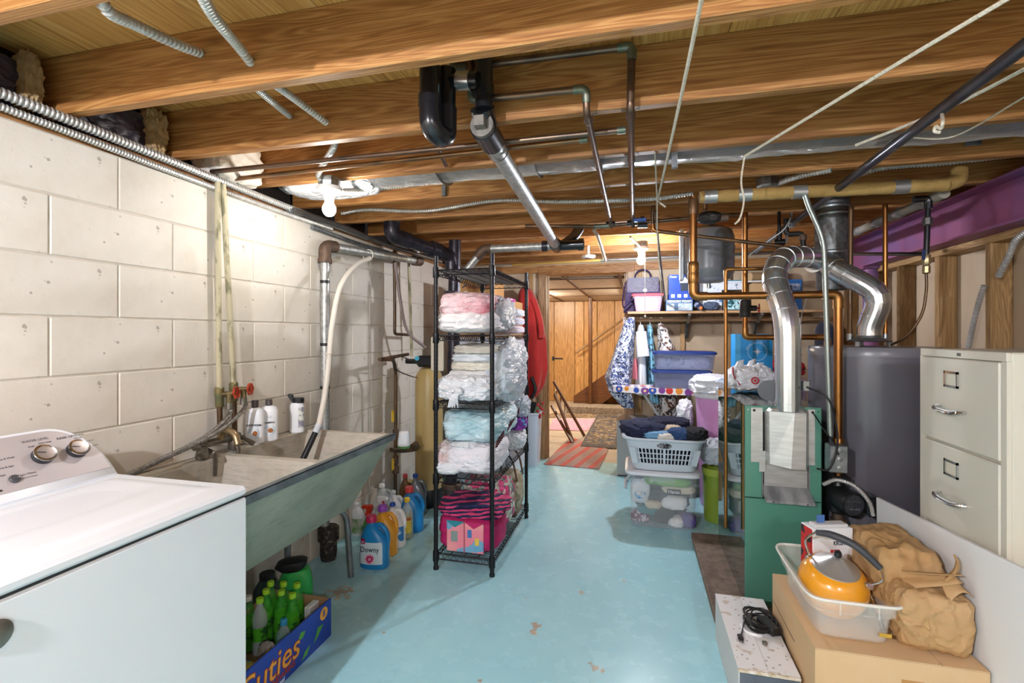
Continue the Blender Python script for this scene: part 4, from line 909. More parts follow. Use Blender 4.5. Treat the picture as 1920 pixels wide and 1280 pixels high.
b = MB(); blob(b, (-1.06, 2.68, TZ[1]+.045), (.16, .16, .08), .6, 58, .1, 3, .3); obj('white_tuck', b, f_white, t)
t = thing('purple_bag', 'small purple and white bag of odds on the far end of the lower shelf', 'bag', (-.83, 3.36, TZ[1])); b = MB(); blob(b, (-.84, 3.35, TZ[1]+.08), (.17, .22, .15), .7, 60, .15, 3, .2, crease=.1); obj('bag', b, f_white, t)
b = MB(); blob(b, (-.83, 3.36, TZ[1]+.19), (.16, .18, .10), .7, 61, .2, 3, .2, crease=.15); obj('purple_cloth', b, m_cells('purple_print', ['#7d3fa0', '#4a2a70', '#2f8fb8', '#a84fc0'], 30), t)
b = MB(); blob(b, (-.79, 3.42, TZ[1]+.30), (.10, .22, .14), .7, 62, .2, 3, crease=.2); obj('plastic_end', b, m_film('clear_blue_film', '#c4cdd8'), t)
# --- bottom shelf: bags
z = TZ[0]+.004
t = thing('duffel_bag', 'pink picture-print duffel bag with magenta sides on the bottom rack shelf', 'bag', (-.945, 2.75, z))
b = MB(); blob(b, (-.945, 2.78, z+.10), (.37, .28, .21), .42, 70, .05, 2.5, .2); obj('body', b, mat('magenta_cloth', '#b0185c', .75, bump=.2), t)
n = NT('pink_print'); v = n.coord(); n.base(n.mix(n.ramp(n.noise(n.coord((1, 1, 1)), 9, 2), [(.56, 0.0), (.58, 1.0)], 'CONSTANT'), n.ramp(n.noise(v, 3, 2), [(.45, '#e0808f'), (.55, '#e8a59c')]), '#6f9fbf')); n.set(Roughness=.6); m_pp = n.m
obj('front_panel', MB().box((-1.06, 2.628, z+.01), (-.835, 2.645, z+.185), .006), m_pp, t)
obj('centre_seam', MB().box((-.952, 2.622, z+.012), (-.946, 2.63, z+.183)), mat('seam_pink', '#b05a66', .7), t)
m_teal = mat('teal_cloth', '#1f7f8c', .7); 
for x, mm in ((-1.005, m_teal), (-.89, mat('magenta_cloth', '#b0185c'))): obj('flap', MB().add([(x-.055, 2.622, z+.188), (x+.055, 2.622, z+.188), (x, 2.618, z+.155), (x-.055, 2.626, z+.19), (x+.055, 2.626, z+.19), (x, 2.623, z+.156)], [(0, 1, 2), (5, 4, 3), (0, 3, 4, 1), (1, 4, 5, 2), (2, 5, 3, 0)]), mm, t, False)
for (x0, x1, z0_, z1_, cl) in ((-.93, -.905, .10, .145, '#3f6fa8'), (-.885, -.86, .06, .10, '#d8b84a'), (-.895, -.85, .03, .05, '#5f9fc0'), (-1.03, -.99, .07, .13, '#7d8f8a')): obj('print_patch', MB().box((x0, 2.626, z+z0_), (x1, 2.629, z+z1_)), mat('patch_'+cl[1:], cl, .6), t, False)
t = thing('striped_cloth', 'navy and pink striped cloth bag folded over the duffel', 'bag', (-.93, 2.8, z+.2)); b = MB(); blob(b, (-.935, 2.79, z+.235), (.40, .32, .09), .55, 75, .14, 3, .2, crease=.12)
n = NT('navy_pink_stripe'); w = n.n('ShaderNodeTexWave', wave_type='BANDS', bands_direction='Z'); n.l(n.coord((1, 1.2, 1.6), (.3, .2, 0)), w.inputs['Vector']); w.inputs['Scale'].default_value = 9; w.inputs['Distortion'].default_value = 5; n.base(n.ramp(w.outputs['Fac'], [(.0, '#1c2148'), (.45, '#1c2148'), (.5, '#c42a62'), (.85, '#d04a78')], 'CONSTANT')); n.set(Roughness=.8); obj('cloth', b, n.m, t)
obj('strap', MB().tube(spline([(-1.05, 2.66, z+.23), (-.97, 2.63, z+.275), (-.88, 2.63, z+.285), (-.80, 2.66, z+.275), (-.79, 2.66, z+.21)], 8), .020, 8, sq=.35), mat('navy_web', '#1f2550', .8), t)
m_flor = m_cells('pink_floral_print', ['#b9b3a4', '#c93a72', '#d9d2c6', '#8fa39b', '#d04f80', '#6e6a64'], 34)
t = thing('floral_tote', 'pink floral tote bag behind the duffel on the bottom shelf', 'bag', (-.95, 3.1, z)); b = MB(); blob(b, (-.945, 3.10, z+.16), (.32, .30, .34), .55, 80, .08, 2.5, .2, crease=.05); obj('body', b, m_flor, t)
obj('strap', MB().tube(spline([(-1.02, 3.0, z+.30), (-.97, 3.0, z+.40), (-.92, 3.02, z+.42), (-.87, 3.0, z+.30)], 8), .014, 8, sq=.4), mat('grey_web', '#6f675f', .8), t)
t = thing('handbag', 'beige patterned handbag with brown leather straps on the bottom shelf', 'handbag', (-.88, 3.35, z)); b = MB(); blob(b, (-.87, 3.33, z+.15), (.20, .26, .30), .6, 83, .06, 2.5, .2); obj('body', b, m_cells('beige_print', ['#a89a80', '#8d8266', '#b5ab94', '#9a8f74'], 40), t)
m_lea = mat('brown_leather', '#5b4030', .5, bump=.15)
for y in (3.24, 3.42): obj('strap', MB().tube(spline([(-.96, y, z+.24), (-.93, y+.01, z+.36), (-.88, y+.02, z+.43), (-.82, y+.01, z+.38), (-.785, y, z+.25)], 8), .013, 8, sq=.45), m_lea, t)
obj('base_trim', MB().box((-.955, 3.22, z+.002), (-.785, 3.44, z+.04), .015), m_lea, t)
# --- behind the rack: white freezer, boxes, red coat, waste bin
fz = thing('freezer', 'white upright freezer standing behind the wire rack', 'freezer', (-1.35, 4.4, 0)); m_lav = mat('lilac_white_enamel', '#d3d6e2', .25)
obj('cabinet', MB().box((-1.62, 4.07, .04), (-1.09, 4.75, 1.33), .012), m_lav, fz); obj('plinth', MB().box((-1.60, 4.09, 0), (-1.11, 4.73, .04)), m_black, fz); obj('door', MB().box((-1.088, 4.075, .05), (-1.05, 4.745, 1.325), .012), m_lav, fz); obj('handle', MB().tube(smoothpath([(-1.05, 4.12, .8), (-1.02, 4.12, .8), (-1.02, 4.12, 1.1), (-1.05, 4.12, 1.1)], .02), .01, 8), m_whitep, fz)
m_cb = mat('cardboard', '#b98a55', .8, c2='#c4975f', scale=3, bump=.05)
bx = thing('moving_box', 'brown moving carton upside down on the freezer with dark red lettering', 'box', (-1.40, 4.28, 1.332)); obj('carton', MB().box((-1.60, 4.09, 1.332), (-1.21, 4.46, 1.85)), m_cb, bx, False); obj('flap_line', MB().box((-1.60, 4.27, 1.85), (-1.21, 4.285, 1.8515)), mat('tape_tan', '#a07a4a', .4), bx, False)
mw = Matrix.Translation((-1.335, 4.088, 1.775)) @ Matrix.Rotation(PI, 4, 'Y') @ place((0, 0, 0), (1, 0, 0), (0, 0, 1)); text(bx, 'Atlas Van Lines', .058, mat('maroon_print', '#7d2f2a', .6), Matrix.Translation((-1.335, 4.088, 1.775)) @ place((0, 0, 0), (-1, 0, 0), (0, 0, -1)), sx=.62, bold=.0006); obj('emblem_print', MB().prism([(-1.50, 1.775), (-1.475, 1.80), (-1.45, 1.795), (-1.452, 1.785), (-1.475, 1.788), (-1.49, 1.772)], 1, 4.0875, 4.0885), mat('navy_print', '#26304f', .6), bx, False)
bx = thing('cardboard_box', 'plain brown carton beside the upside-down moving carton', 'box', (-1.15, 4.3, 1.332)); obj('carton', MB().box((-1.20, 4.12, 1.332), (-1.06, 4.60, 1.66)), m_cb, bx, False); obj('tape', MB().box((-1.137, 4.119, 1.45), (-1.123, 4.6, 1.6615)), mat('tape_tan', '#a07a4a'), bx, False)
def garment(name, secs, mtl, parent, folds=6, amp=.02, n=48, seed=0, sleeves=(), phase=0):
    """hanging cloth: sections (z, cx, cy, half width, half depth) from the shoulder down, folds deepen towards the hem; turned by each section's own axes"""
    m = MB(); rings = []; zt, zb = secs[0][0], secs[-1][0]
    zs = [zt+(zb-zt)*k/30 for k in range(31)]
    for z in zs:
        for p, q in zip(secs, secs[1:]):
            if q[0] <= z <= p[0]+1e-9:
                t = (p[0]-z)/max(1e-9, p[0]-q[0]); t = t*t*(3-2*t) if False else t; s_ = [a+(b-a)*t for a, b in zip(p, q)]; break
        g = (zt-z)/(zt-zb); r = []
        for k in range(n):
            a = 2*PI*k/n; fo = amp*g*(math.sin(a*folds+phase+.7*math.sin(z*7+seed))+.5*noise.noise(Vector((math.cos(a)*2+seed, math.sin(a)*2, z*3))))
            r.append(Vector((s_[1]+math.cos(a)*(s_[3]+fo), s_[2]+math.sin(a)*(s_[4]+fo), z)))
        rings.append(r)
    m.loops(rings)
    for sl in sleeves: m.tube(spline(sl[0], 5), [sl[1]+(sl[2]-sl[1])*k/(len(sl[0])*5-5) for k in range(len(sl[0])*5-4)], 12, sq=.6)
    return obj(name, m, mtl, parent, ang=60)
m_redc = mat('red_cloth', '#b51f17', .75, c2='#a01812', scale=4, sheen=.3, bump=.15)
rc = thing('red_coat', 'long bright red coat hanging left of the doorway', 'coat', (-1.05, 4.93, .7))
garment('coat', [(1.86, -1.12, 4.98, .03, .05), (1.80, -1.11, 4.97, .08, .09), (1.6, -1.08, 4.95, .125, .1), (1.3, -1.05, 4.95, .155, .1), (1.0, -1.045, 4.95, .16, .1), (.82, -1.06, 4.95, .13, .09), (.70, -1.08, 4.95, .07, .07)], m_redc, rc, 5, .02, sleeves=[([(-1.02, 4.92, 1.72), (-.96, 4.90, 1.55), (-.93, 4.88, 1.42), (-.93, 4.88, 1.32)], .05, .045)])
obj('dark_lining', MB().tube(spline([(-1.02, 4.84, .92), (-.98, 4.83, .80), (-1.02, 4.84, .70)], 6), .018, 8), m_black, rc)
obj('hook', MB().tube(spline([(-1.12, 5.15, 1.93), (-1.12, 5.05, 1.92), (-1.12, 4.99, 1.9), (-1.12, 4.97, 1.84)], 5), .006, 6), m_galv, rc)
bn = thing('waste_bin', 'tall white plastic waste bin beside the doorway', 'bin', (-1.04, 4.96, 0)); m_bin = mat('bin_white', '#ccd2de', .35)
def taperbox(mb, c, w0, d0, w1, d1, z0, z1, e=.35, n=32, wall=.004, rim=.006):
    R = lambda w, d, z: [Vector(c)+v for v in sring(z, 0, w/2, d/2, e, n)]
    return mb.loops([R(w0, d0, z0), R(w1, d1, z1-.02), R(w1+rim*2, d1+rim*2, z1-.018), R(w1+rim*2, d1+rim*2, z1), R(w1-wall*2, d1-wall*2, z1), R(w0-wall*2, d0-wall*2, z0+wall)])
m = MB(); taperbox(m, (-1.045, 4.96, 0), .155, .19, .19, .24, 0, .55); obj('bin', m, m_bin, bn)
t = thing('book_bundle', 'magazines and papers sticking out of the white waste bin', 'paper', (-1.05, 4.96, .4)); obj('magazine', MB().box((-1.10, 4.93, .3), (-1.03, 4.95, .66), .002, (0, .25, 0)), m_black, t); obj('paper', MB().box((-1.04, 4.95, .3), (-.99, 4.96, .62), .002, (0, -.3, 0)), mat('grey_paper', '#b9bfc0', .7), t); obj('green_card', MB().box((-1.02, 4.97, .3), (-.985, 4.975, .60), .001, (0, .1, 0)), mat('green_card', '#6f8f6a', .7), t)
t = thing('red_toy', 'small red beaded keyring hanging by the bin edge', 'toy', (-.90, 4.98, .6)); m = MB()
for k in range(8): blob(m, (-.93+.03*math.cos(k*2.4), 4.85+.008*k-.03, .66-.022*k), (.03, .03, .03), 1, k, 0, 2, nu=10, nv=7)
o = obj('beads', m, mat('red_bead', '#b0242c', .3), t); o['kind'] = 'stuff'
# ================================================================ PIPES, CABLES, DUCT AND ROPES UNDER THE CEILING
m_cop = mat('aged_copper', '#7d6350', .36, .85, c2='#5d5047', scale=9); m_cop2 = mat('bright_copper', '#a9743f', .3, .9, c2='#8a5a30', scale=8, stretch=(1, 1, .3)); m_verd = mat('soldered_joint', '#7d7a6c', .45, .7, c2='#5e6b5c', scale=40)
def pipe(label, pts, r, mtl, rad=.03, name='copper_pipe', cat='pipe', joints=(), jm=None, n=12):
    """pipe run with fittings at its joints"""
    pts = [Vector(p) for p in pts]; t = thing(name, label, cat, pts[-1])
    obj('pipe', MB().tube(smoothpath(pts, rad, 5), r, n), mtl, t)
    for i in joints:
        p = pts[i]; a = (pts[i-1]-p).normalized() if i > 0 else None; b = (pts[i+1]-p).normalized() if i < len(pts)-1 else None
        if a and b: obj('elbow', MB().tube(smoothpath([p+a*r*3.6, p, p+b*r*3.6], rad, 6), r*1.22, n), jm or m_verd, t)
        else: d = a or b; obj('coupling', MB().cyl(p+d*r*.2, p+d*r*3, r*1.25), jm or m_verd, t)
    return t
pipe('upper copper pipe crossing a joist bay then running back under the joists', [P(848, 112, Y=1.60), P(852, 129, Y=1.60), P(1185, 86, Y=1.60), (-.013, 1.60, 2.092), (-.013, 3.16, 2.092), (-.01, 3.2, 2.05)], .0125, m_cop, .02, joints=(1, 2))
pipe('lower copper pipe crossing a joist bay then running back under the joists', [P(882, 112, Y=1.58), P(884, 188, Y=1.58), P(1099, 166, Y=1.58), (-.153, 1.60, 2.092), (-.150, 3.12, 2.092), (-.145, 3.18, 2.05)], .0115, m_cop, .02, joints=(1, 2))
pipe('front copper branch running from the block wall below the joists', [(-1.86, 1.79, 2.100), (-.03, 1.78, 2.098)], .0105, m_cop, joints=(1,))
pipe('rear copper branch running from the block wall below the joists', [(-1.86, 1.90, 2.100), (-.17, 1.83, 2.098)], .0105, mat('coppery', '#96704d', .35, .85, c2='#6d5a48', scale=8), joints=(1,))
pipe('short grey stub pipe slanting between two joists', [P(803, 240, Y=1.72), P(836, 310, Y=2.04)], .009, m_cop, name='stub_pipe')
for x, pn in ((-.153, 'copper_pipe.001'), (-.013, 'copper_pipe')):
    for y in JY:
        if 1.6 < y < 3.1: obj('pipe_strap', MB().tube([(x-.03, y+.02, 2.1185), (x-.013, y+.02, 2.116), (x-.0145, y+.02, 2.092), (x, y+.02, 2.0775), (x+.0145, y+.02, 2.092), (x+.013, y+.02, 2.116), (x+.03, y+.02, 2.1185)], .002, 4), m_darkpipe, bpy.data.objects[pn])
# black plastic trap and cleanout
m_abs = mat('black_abs', '#18181b', .25, coat=.2); m_clamp = mat('steel_clamp', '#c2c3c5', .25, .9)
tr = thing('drain_trap', 'black plastic drain trap hanging between joists with a steel clamp', 'pipe', P(808, 225, Y=1.45)); a = P(806, 200, Y=1.45); r = .033
obj('down_leg', MB().cyl(P(805, 100, Y=1.45), a, r, n=20).cyl(a+Vector((0, 0, .035)), a, r*1.14, n=20), m_abs, tr)
obj('bend', MB().tube(smoothpath([a+Vector((0, 0, .01)), a-Vector((-.004, 0, .075)), a+Vector((.022, .085, -.075)), a+Vector((.022, .085, .03))], .055, 8), r*1.1, 18), m_abs, tr)
b = a+Vector((.022, .085, .02)); obj('up_leg', MB().cyl(b, b+Vector((0, 0, .14)), r, n=18), m_abs, tr)
c1 = b+Vector((0, 0, .10)); c2 = P(897, 150, Y=1.52); obj('cross_arm', MB().cyl(c1, c2, .026, n=16), m_abs, tr); obj('clamp', MB().cyl(c1+(c2-c1)*.38, c1+(c2-c1)*.78, .031, n=18), m_clamp, tr)
cl_ = P(904, 222, Y=1.60); obj('vent_leg', MB().cyl(Vector((c2.x+.01, 1.55, ZS-.01)), Vector((c2.x+.01, 1.55, 2.12)), .03, n=18).cyl((c2.x+.01, 1.55, 2.2), (c2.x+.01, 1.55, 2.16), .034), m_abs, tr)
gp = thing('drain_pipe', 'long galvanized drain pipe slanting back under the joists with a cleanout plug', 'pipe', (-.5, 1.62, 2.06)); g0 = Vector((-.50, 1.60, 2.068)); g1 = Vector((-.55, 3.46, 2.0)); dv = (g1-g0).normalized()
obj('pipe', MB().cyl(g0, g1, .034, n=20), m_galvp, gp); obj('hub', MB().cyl(g0-dv*.03, g0+dv*.09, .046, n=20).cyl(g0-dv*.02+Vector((0, -.02, .06)), g0+dv*.02, .042, n=18), m_abs, gp)
obj('cleanout_plug', MB().cyl(g0-dv*.05, g0-dv*.03, .040, n=20).tube([g0-dv*.085, g0-dv*.045], .024, 4), mat('dull_plug', '#6d6863', .5, .6, c2='#8a847b', scale=30), gp)
obj('hanger', MB().tube([g0+dv*.17+Vector((.040*math.cos(q), 0, .040*math.sin(q))) for q in [2*PI*k/20 for k in range(20)]], .0025, 4, closed=True), m_darkpipe, gp)
obj('far_fitting', MB().cyl(g1-dv*.06, g1+dv*.05, .044, n=18).cyl(g1, g1+Vector((.2, 0, .0)), .038, n=18).cyl(g1+Vector((.16, 0, 0)), g1+Vector((.2, 0, 0)), .044).tube(spline([g1+Vector((.05, 0, .0)), g1+Vector((.12, .04, .06)), g1+Vector((.16, .08, .13))], 6), .036, 16), m_abs, gp)
# pale copper drop and horizontal header near the second bulb
hd = Vector((.05, 3.2, 2.04))
pipe('dark copper header running across under the joists near the second bulb', [P(985, 424, Y=3.2), P(1128, 424, Y=3.2), P(1345, 404, Y=3.2), P(1395, 402, Y=3.2), (.66, 3.2, 2.0)], .013, m_bronze, .02, joints=(1, 2))
pipe('pale pipe dropping at a slant from the copper header', [P(1113, 430, Y=3.2), P(1120, 440, Y=3.25), P(1135, 487, Y=3.9)], .012, mat('pale_pipe', '#b7a591', .4, .5), name='slant_pipe')
b = thing('valve_cluster', 'black valves and blue lever on the header pipe near the second bulb', 'valve', P(1180, 425, Y=3.17))
for (px, py) in ((1145, 420), (1185, 418), (1205, 422)): p = P(px, py, Y=3.2); obj('valve', MB().tube([p-Vector((.03, 0, 0)), p+Vector((.03, 0, 0))], .018, 10).cyl(p, p+Vector((0, -.02, .05)), .012), m_abs, b)
p = P(1200, 412, Y=3.12); obj('lever', MB().box(p-Vector((.04, .008, .012)), p+Vector((.04, .008, .012)), .004), mat('blue_lever', '#2b4f8f', .4), b)
pipe('brass valve pipe dropping near the knotted rope', [P(1226, 372, Y=3.0), P(1223, 405, Y=3.0), P(1225, 432, Y=3.0), P(1245, 435, Y=3.0), P(1470, 462, Y=3.0)], .0105, m_bronze, .02, joints=(2,), jm=m_cop2)
blk = thing('mixing_valve', 'dark iron valve body hanging beside the copper riser', 'valve', P(1325, 408, Y=2.9)); m = MB(); blob(m, P(1330, 408, Y=2.9), (.13, .08, .07), .8, 3, .05); obj('body', m, mat('dark_iron', '#34312f', .5, .4), blk); obj('stem', MB().cyl(P(1322, 395, Y=2.9), P(1322, 380, Y=2.9), .012), m_bronze, blk); obj('union', MB().cyl(P(1345, 410, Y=2.9), P(1365, 408, Y=2.9), .02), m_rust, blk)
# foil-wrapped duct in a joist bay
n = NT('crinkled_foil'); v = n.coord((1.3, 3, 3)); f = n.noise(v, 16, 6, .75, 2.0); n.base(n.ramp(n.noise(v, 4, 3), [(.35, '#c4cacd'), (.65, '#eceeee')])); n.set(Roughness=.22, Metallic=.6); n.bump(f, 1.0, .06); m_foil = n.m
fd = thing('foil_duct', 'silver foil-wrapped duct lying in a joist bay across the ceiling', 'duct', (0, 2.29, 2.16))
def duct(i, j):
    x = -1.86+3.52*i; a = 2*PI*j; rr = .082+.009*noise.noise(Vector((x*6, math.cos(a)*2, math.sin(a)*2)))+.004*noise.noise(Vector((x*25, math.cos(a)*5, math.sin(a)*5)))
    return Vector((x, 2.292+rr*1.75*math.cos(a)*.98, 2.222+rr*math.sin(a)))
obj('duct', MB().grid(duct, 160, 28, cv=True), m_foil, fd)
for px in (832, 1010, 1130): p = P(px, 335, Y=2.3); obj('seam_tape', MB().tube([(p.x, 2.292+.152*math.cos(q), 2.222+.087*math.sin(q)) for q in [PI+PI*k/16 for k in range(17)]], .012, 4, sq=.15), mat('dark_foil_tape', '#8a8682', .35, .8), fd)
obj('end_bend', MB().tube(spline([(1.6, 2.30, 2.21), (1.72, 2.28, 2.17), (1.80, 2.2, 2.06), (1.83, 2.12, 1.94)], 8), [.09]*25, 20), m_foil, fd)
t = thing('white_duct', 'white plastic-wrapped duct end beside the block wall', 'duct', (-1.5, 2.30, 2.14)); m = MB(); blob(m, (-1.58, 2.29, 2.175), (.52, .27, .12), .5, 3, .06, 4, crease=.06); obj('wrap', m, f_white, t)
for (px, py, lb) in ((1265, 300, 'white metal hanger strap on the foil duct left of the rope'), (832, 357, 'small metal bracket screwed to the lit joist')):
    p = P(px, py, Y=2.06 if px == 1265 else 2.485); tag(obj('hanger_strap', MB().box(p-Vector((.012, .003, .03)), p+Vector((.012, .0, .03)), .001).box(p-Vector((.012, .003, .03)), p+Vector((.012, .02, -.027)), .001), m_galv), lb, 'bracket')
p = P(1825, 268, Y=2.485); tag(obj('hanger_strap', MB().box(p-Vector((.03, .003, .012)), p+Vector((.03, .0, .012)), .001), m_galv), 'small metal bracket on the joist below the foil duct at the right', 'bracket')
# armored cables between joists
cable('upper-left armored cable sagging between the first two joists', [Vector((-1.18, .825, 2.17)), P(200, 18, Y=.87), P(250, 45, Y=.97), P(330, 82, Y=1.12), P(378, 100, Y=1.226)], .0148, .017)
cable('second armored cable between the first two joists', [P(370, -25, Y=.85), P(400, 30, Y=.97), P(445, 85, Y=1.14), P(470, 117, Y=1.226)], .0145, .016)
cable('armored cable stub left, between the second and third joists', [P(465, 150, Y=1.268), P(500, 182, Y=1.42), P(544, 218, Y=1.652)], .0125, .014)
cable('armored cable stub right, between the second and third joists', [P(500, 148, Y=1.268), P(545, 180, Y=1.44), P(612, 230, Y=1.652)], .0135, .015)
cable('ribbed cable feeding the first bulb', [P(628, 258, Y=1.70), P(626, 275, Y=1.74), P(606, 308, Y=1.9), P(597, 328, Y=1.97), P(606, 342, Y=2.02)], .0140, .013)
cable('ribbed cable leaving the first bulb along the joist', [P(640, 358, Y=2.1), P(700, 354, Y=2.36), P(770, 347, Y=2.45), P(830, 340, Y=2.47)], .0125, .013)
cable('long ribbed cable drooping across the lit joist towards the right', [P(640, 400, Y=2.75), P(690, 393, Y=2.80), P(800, 395, Y=2.80), P(930, 376, Y=2.80), P(1050, 378, Y=2.80), P(1215, 373, Y=2.80), P(1300, 362, Y=2.80)], .0125, .014)
cable('ribbed cable rising to a box above the insulated pipe', [P(1455, 345, Y=2.75), P(1500, 330, Y=2.6), P(1560, 318, Y=2.5)], .0135, .013)
cable('ribbed cable curving over the water heater towards the beam', [P(1592, 335, Y=2.8), P(1640, 318, Y=2.7), P(1700, 310, Y=2.65), P(1760, 306, Y=2.62), P(1900, 290, Y=2.6)], .0135, .013)
cable('ribbed cable hanging against the right wall studs', [(1.795, 2.78, 1.86), P(1905, 450, X=1.79), P(1892, 480, X=1.79), P(1872, 518, X=1.79)], .015, .012)
cable('lower ribbed cable against the right wall studs', [P(1846, 535, X=1.785), P(1832, 580, X=1.785), P(1818, 640, X=1.785), P(1813, 662, X=1.785)], .014, .012)
# clothes pole
pole = thing('metal_pole', 'long dark metal pole slung back under the joists on the right', 'pole', (.93, 2.4, 2.05)); p0, p1 = Vector((.905, 1.15, 2.062)), Vector((.965, 4.4, 2.04)); obj('pole', MB().cyl(p0, p1, .0185, n=16), mat('gunmetal', '#5d6068', .28, .8, c2='#43434a', scale=6), pole)
for y in (3.35, 3.5): q = p0+(p1-p0)*((y-1.15)/3.25); obj('hanger_clamp', MB().cyl(q-Vector((0, .015, 0)), q+Vector((0, .015, 0)), .026).box(q+Vector((-.004, -.01, .02)), q+Vector((.004, .01, .075))), m_galv, pole)
# ropes
m_rope = mat('cotton_rope', '#d8cfbd', .85, c2='#c7bba4', scale=60, bump=.6, bscale=160)
def rope(label, pts, r=.0055, sag=True): 
    o = MB().tube(spline(pts, 8), r, 7); return tag(obj('clothesline', o, m_rope), label, 'rope')
rope('white clothesline running back to the knot left of the copper riser', [P(1330, -70, Z=2.085), P(1315, 0, Z=2.085), P(1275, 190, Z=2.087), P(1233, 376, Z=2.09)])
rope('frayed rope tail dangling from the clothesline knot', [P(1233, 376, Z=2.09), P(1240, 382, Y=2.68), P(1248, 388, Y=2.68)], .005)
rope('thin rope hanging from the clothesline knot to the shelf', [P(1228, 285, Y=2.09), P(1232, 376, Y=2.65), P(1233, 450, Y=2.9), P(1241, 560, Y=3.0)], .0035)
rope('white clothesline crossing the upper right corner', [P(1960, -45, Z=2.08), P(1885, 0, Z=2.08), P(1640, 145, Z=2.085), P(1396, 293, Z=2.09)])
rope('loose rope end dangling in front of the insulated pipe', [P(1396, 293, Z=2.09), P(1390, 340, Y=2.13), P(1395, 375, Y=2.13), P(1388, 408, Y=2.13), P(1378, 420, Y=2.13)], .0038)
rope('rope passing under the pole with a knot near the right edge', [P(1960, 105, Z=2.085), P(1920, 130, Z=2.085), P(1765, 208, Z=2.088), P(1605, 272, Z=2.09)])
rope('short curled rope tail below the knot on the right', [P(1765, 208, Z=2.088), P(1768, 225, Y=1.62), P(1765, 240, Y=1.62), P(1755, 237, Y=1.62), P(1753, 246, Y=1.62), P(1763, 248, Y=1.62)], .0045)
rope('thin rope across the foil duct at the far right', [P(1960, 160, Z=2.09), P(1920, 182, Z=2.09), P(1790, 255, Z=2.092), P(1700, 258, Z=2.095)], .0032)
# tie rope knots are part of the lines; insulated hot pipes
m_wrapi = mat('tan_pipe_wrap', '#b08f55', .8, c2='#9a7a44', scale=7, bump=.6, bscale=18, bstretch=(2, 2, 2)); m_bandi = mat('silver_band', '#a7a8a6', .35, .7)
t = thing('insulated_pipe', 'tan insulated pipe with silver bands crossing under the joists at the right', 'pipe', (.8, 2.6, 2.05)); i0 = Vector((.318, 2.6, 2.055)); i1 = Vector((1.375, 2.62, 2.045))
def lag(m, a, b, r, seed):
    N = 60; m.tube([a+(b-a)*k/N for k in range(N+1)], [r*(1+.10*noise.noise(Vector((k*.35, seed, 0)))+.06*((k*.21) % 1)) for k in range(N+1)], 14); return m
obj('wrap', lag(MB(), i0, i1, .029, 1), m_wrapi, t)
for k in (.02, .17, .40, .80): q = i0+(i1-i0)*k; obj('band', MB().cyl(q, q+(i1-i0).normalized()*.06, .0325, n=16), m_bandi, t)
obj('elbow_wrap', MB().tube(spline([i1, i1+Vector((.05, .01, .02)), i1+Vector((.06, .02, .07))], 6), .032, 14), m_wrapi, t)
t = thing('insulated_pipe', 'second wrapped pipe running back beside the purple beam', 'pipe', (1.37, 3.2, 2.04)); j0, j1 = Vector((1.40, 2.68, 2.02)), Vector((1.36, 4.5, 2.02)); obj('wrap', lag(MB(), j0, j1, .024, 4), mat('grey_tan_wrap', '#9d907c', .7, c2='#7d7d80', scale=9, bump=.5, bscale=20), t)
for k in (.08, .2, .33, .46): q = j0+(j1-j0)*k; obj('band', MB().cyl(q, q+Vector((0, .04, 0)), .028, n=14), m_bandi, t)
t = thing('octagon_box', 'grey metal electrical box above the insulated pipe', 'junction box', P(1445, 350, Y=2.75)); p = P(1440, 352, Y=2.75); obj('box', MB().lathe([(.05, 0), (.055, .01), (.055, .05), (.05, .055)], p, 8), m_galv, t, ang=20); obj('connector', MB().cyl(p+Vector((.05, -.01, .03)), p+Vector((.09, -.03, .04)), .014), m_galv, t)

# extra runs near the second bulb
tag(obj('service_cable', MB().tube(spline([P(1230, 395, Y=3.05), P(1234, 450, Y=3.4), P(1240, 505, Y=4.0), P(1247, 562, Y=4.72)], 8), .008, 8), m_darkpipe), 'dark cable slanting down from the ceiling to the shelf', 'cable')
tag(obj('lamp_conduit', MB().tube([P(1182, 444, Y=3.7), P(1202, 464, Y=3.98)], .009, 8), m_galv), 'short conduit feeding the second bulb', 'conduit')
t = thing('smoke_detector', 'round white smoke detector under the joists before the doorway', 'smoke detector', P(1103, 482, Y=4.2)); p = P(1103, 481, Y=4.2); obj('disc', MB().lathe([(.05, -.012), (.06, -.006), (.062, .008), (.05, .014)], p, 24), m_porc, t); obj('grille', MB().lathe([(.03, -.016), (.03, -.012)], p, 16), m_darkpipe, t); obj('mount', MB().cyl(p+Vector((0, 0, .012)), (p.x, p.y, 2.119), .012), m_porc, t)
pipe('yellowed conduit running left before the doorway', [(-1.1, 4.35, 2.0), P(1135, 487, Y=4.35)], .013, mat('yellow_conduit', '#b3914f', .4, .4), name='conduit_run', joints=(1,)); pipe('blue-grey conduit running right before the doorway', [P(1136, 487, Y=4.36), (1.3, 4.36, 2.03)], .010, m_darkpipe, name='conduit_run')
v = thing('black_valve', 'small black gas valve hanging under the metal pole', 'valve', P(1461, 450, Y=3.3)); p = P(1461, 448, Y=3.3); obj('body', MB().cyl(p+Vector((0, 0, .05)), p-Vector((0, 0, .06)), .016).cyl(p-Vector((.03, 0, .02)), p+Vector((.03, 0, -.02)), .02), m_abs, v); obj('lever', MB().box(p+Vector((.03, -.02, -.03)), p+Vector((.045, -.012, .02)), .002), m_darkpipe, v); obj('pipe', MB().cyl(p-Vector((0, 0, .05)), P(1461, 475, Y=3.3), .012), m_bronze, v); obj('top_pipe', MB().cyl(p+Vector((0, 0, .04)), (p.x, p.y, 2.119), .010), m_abs, v)
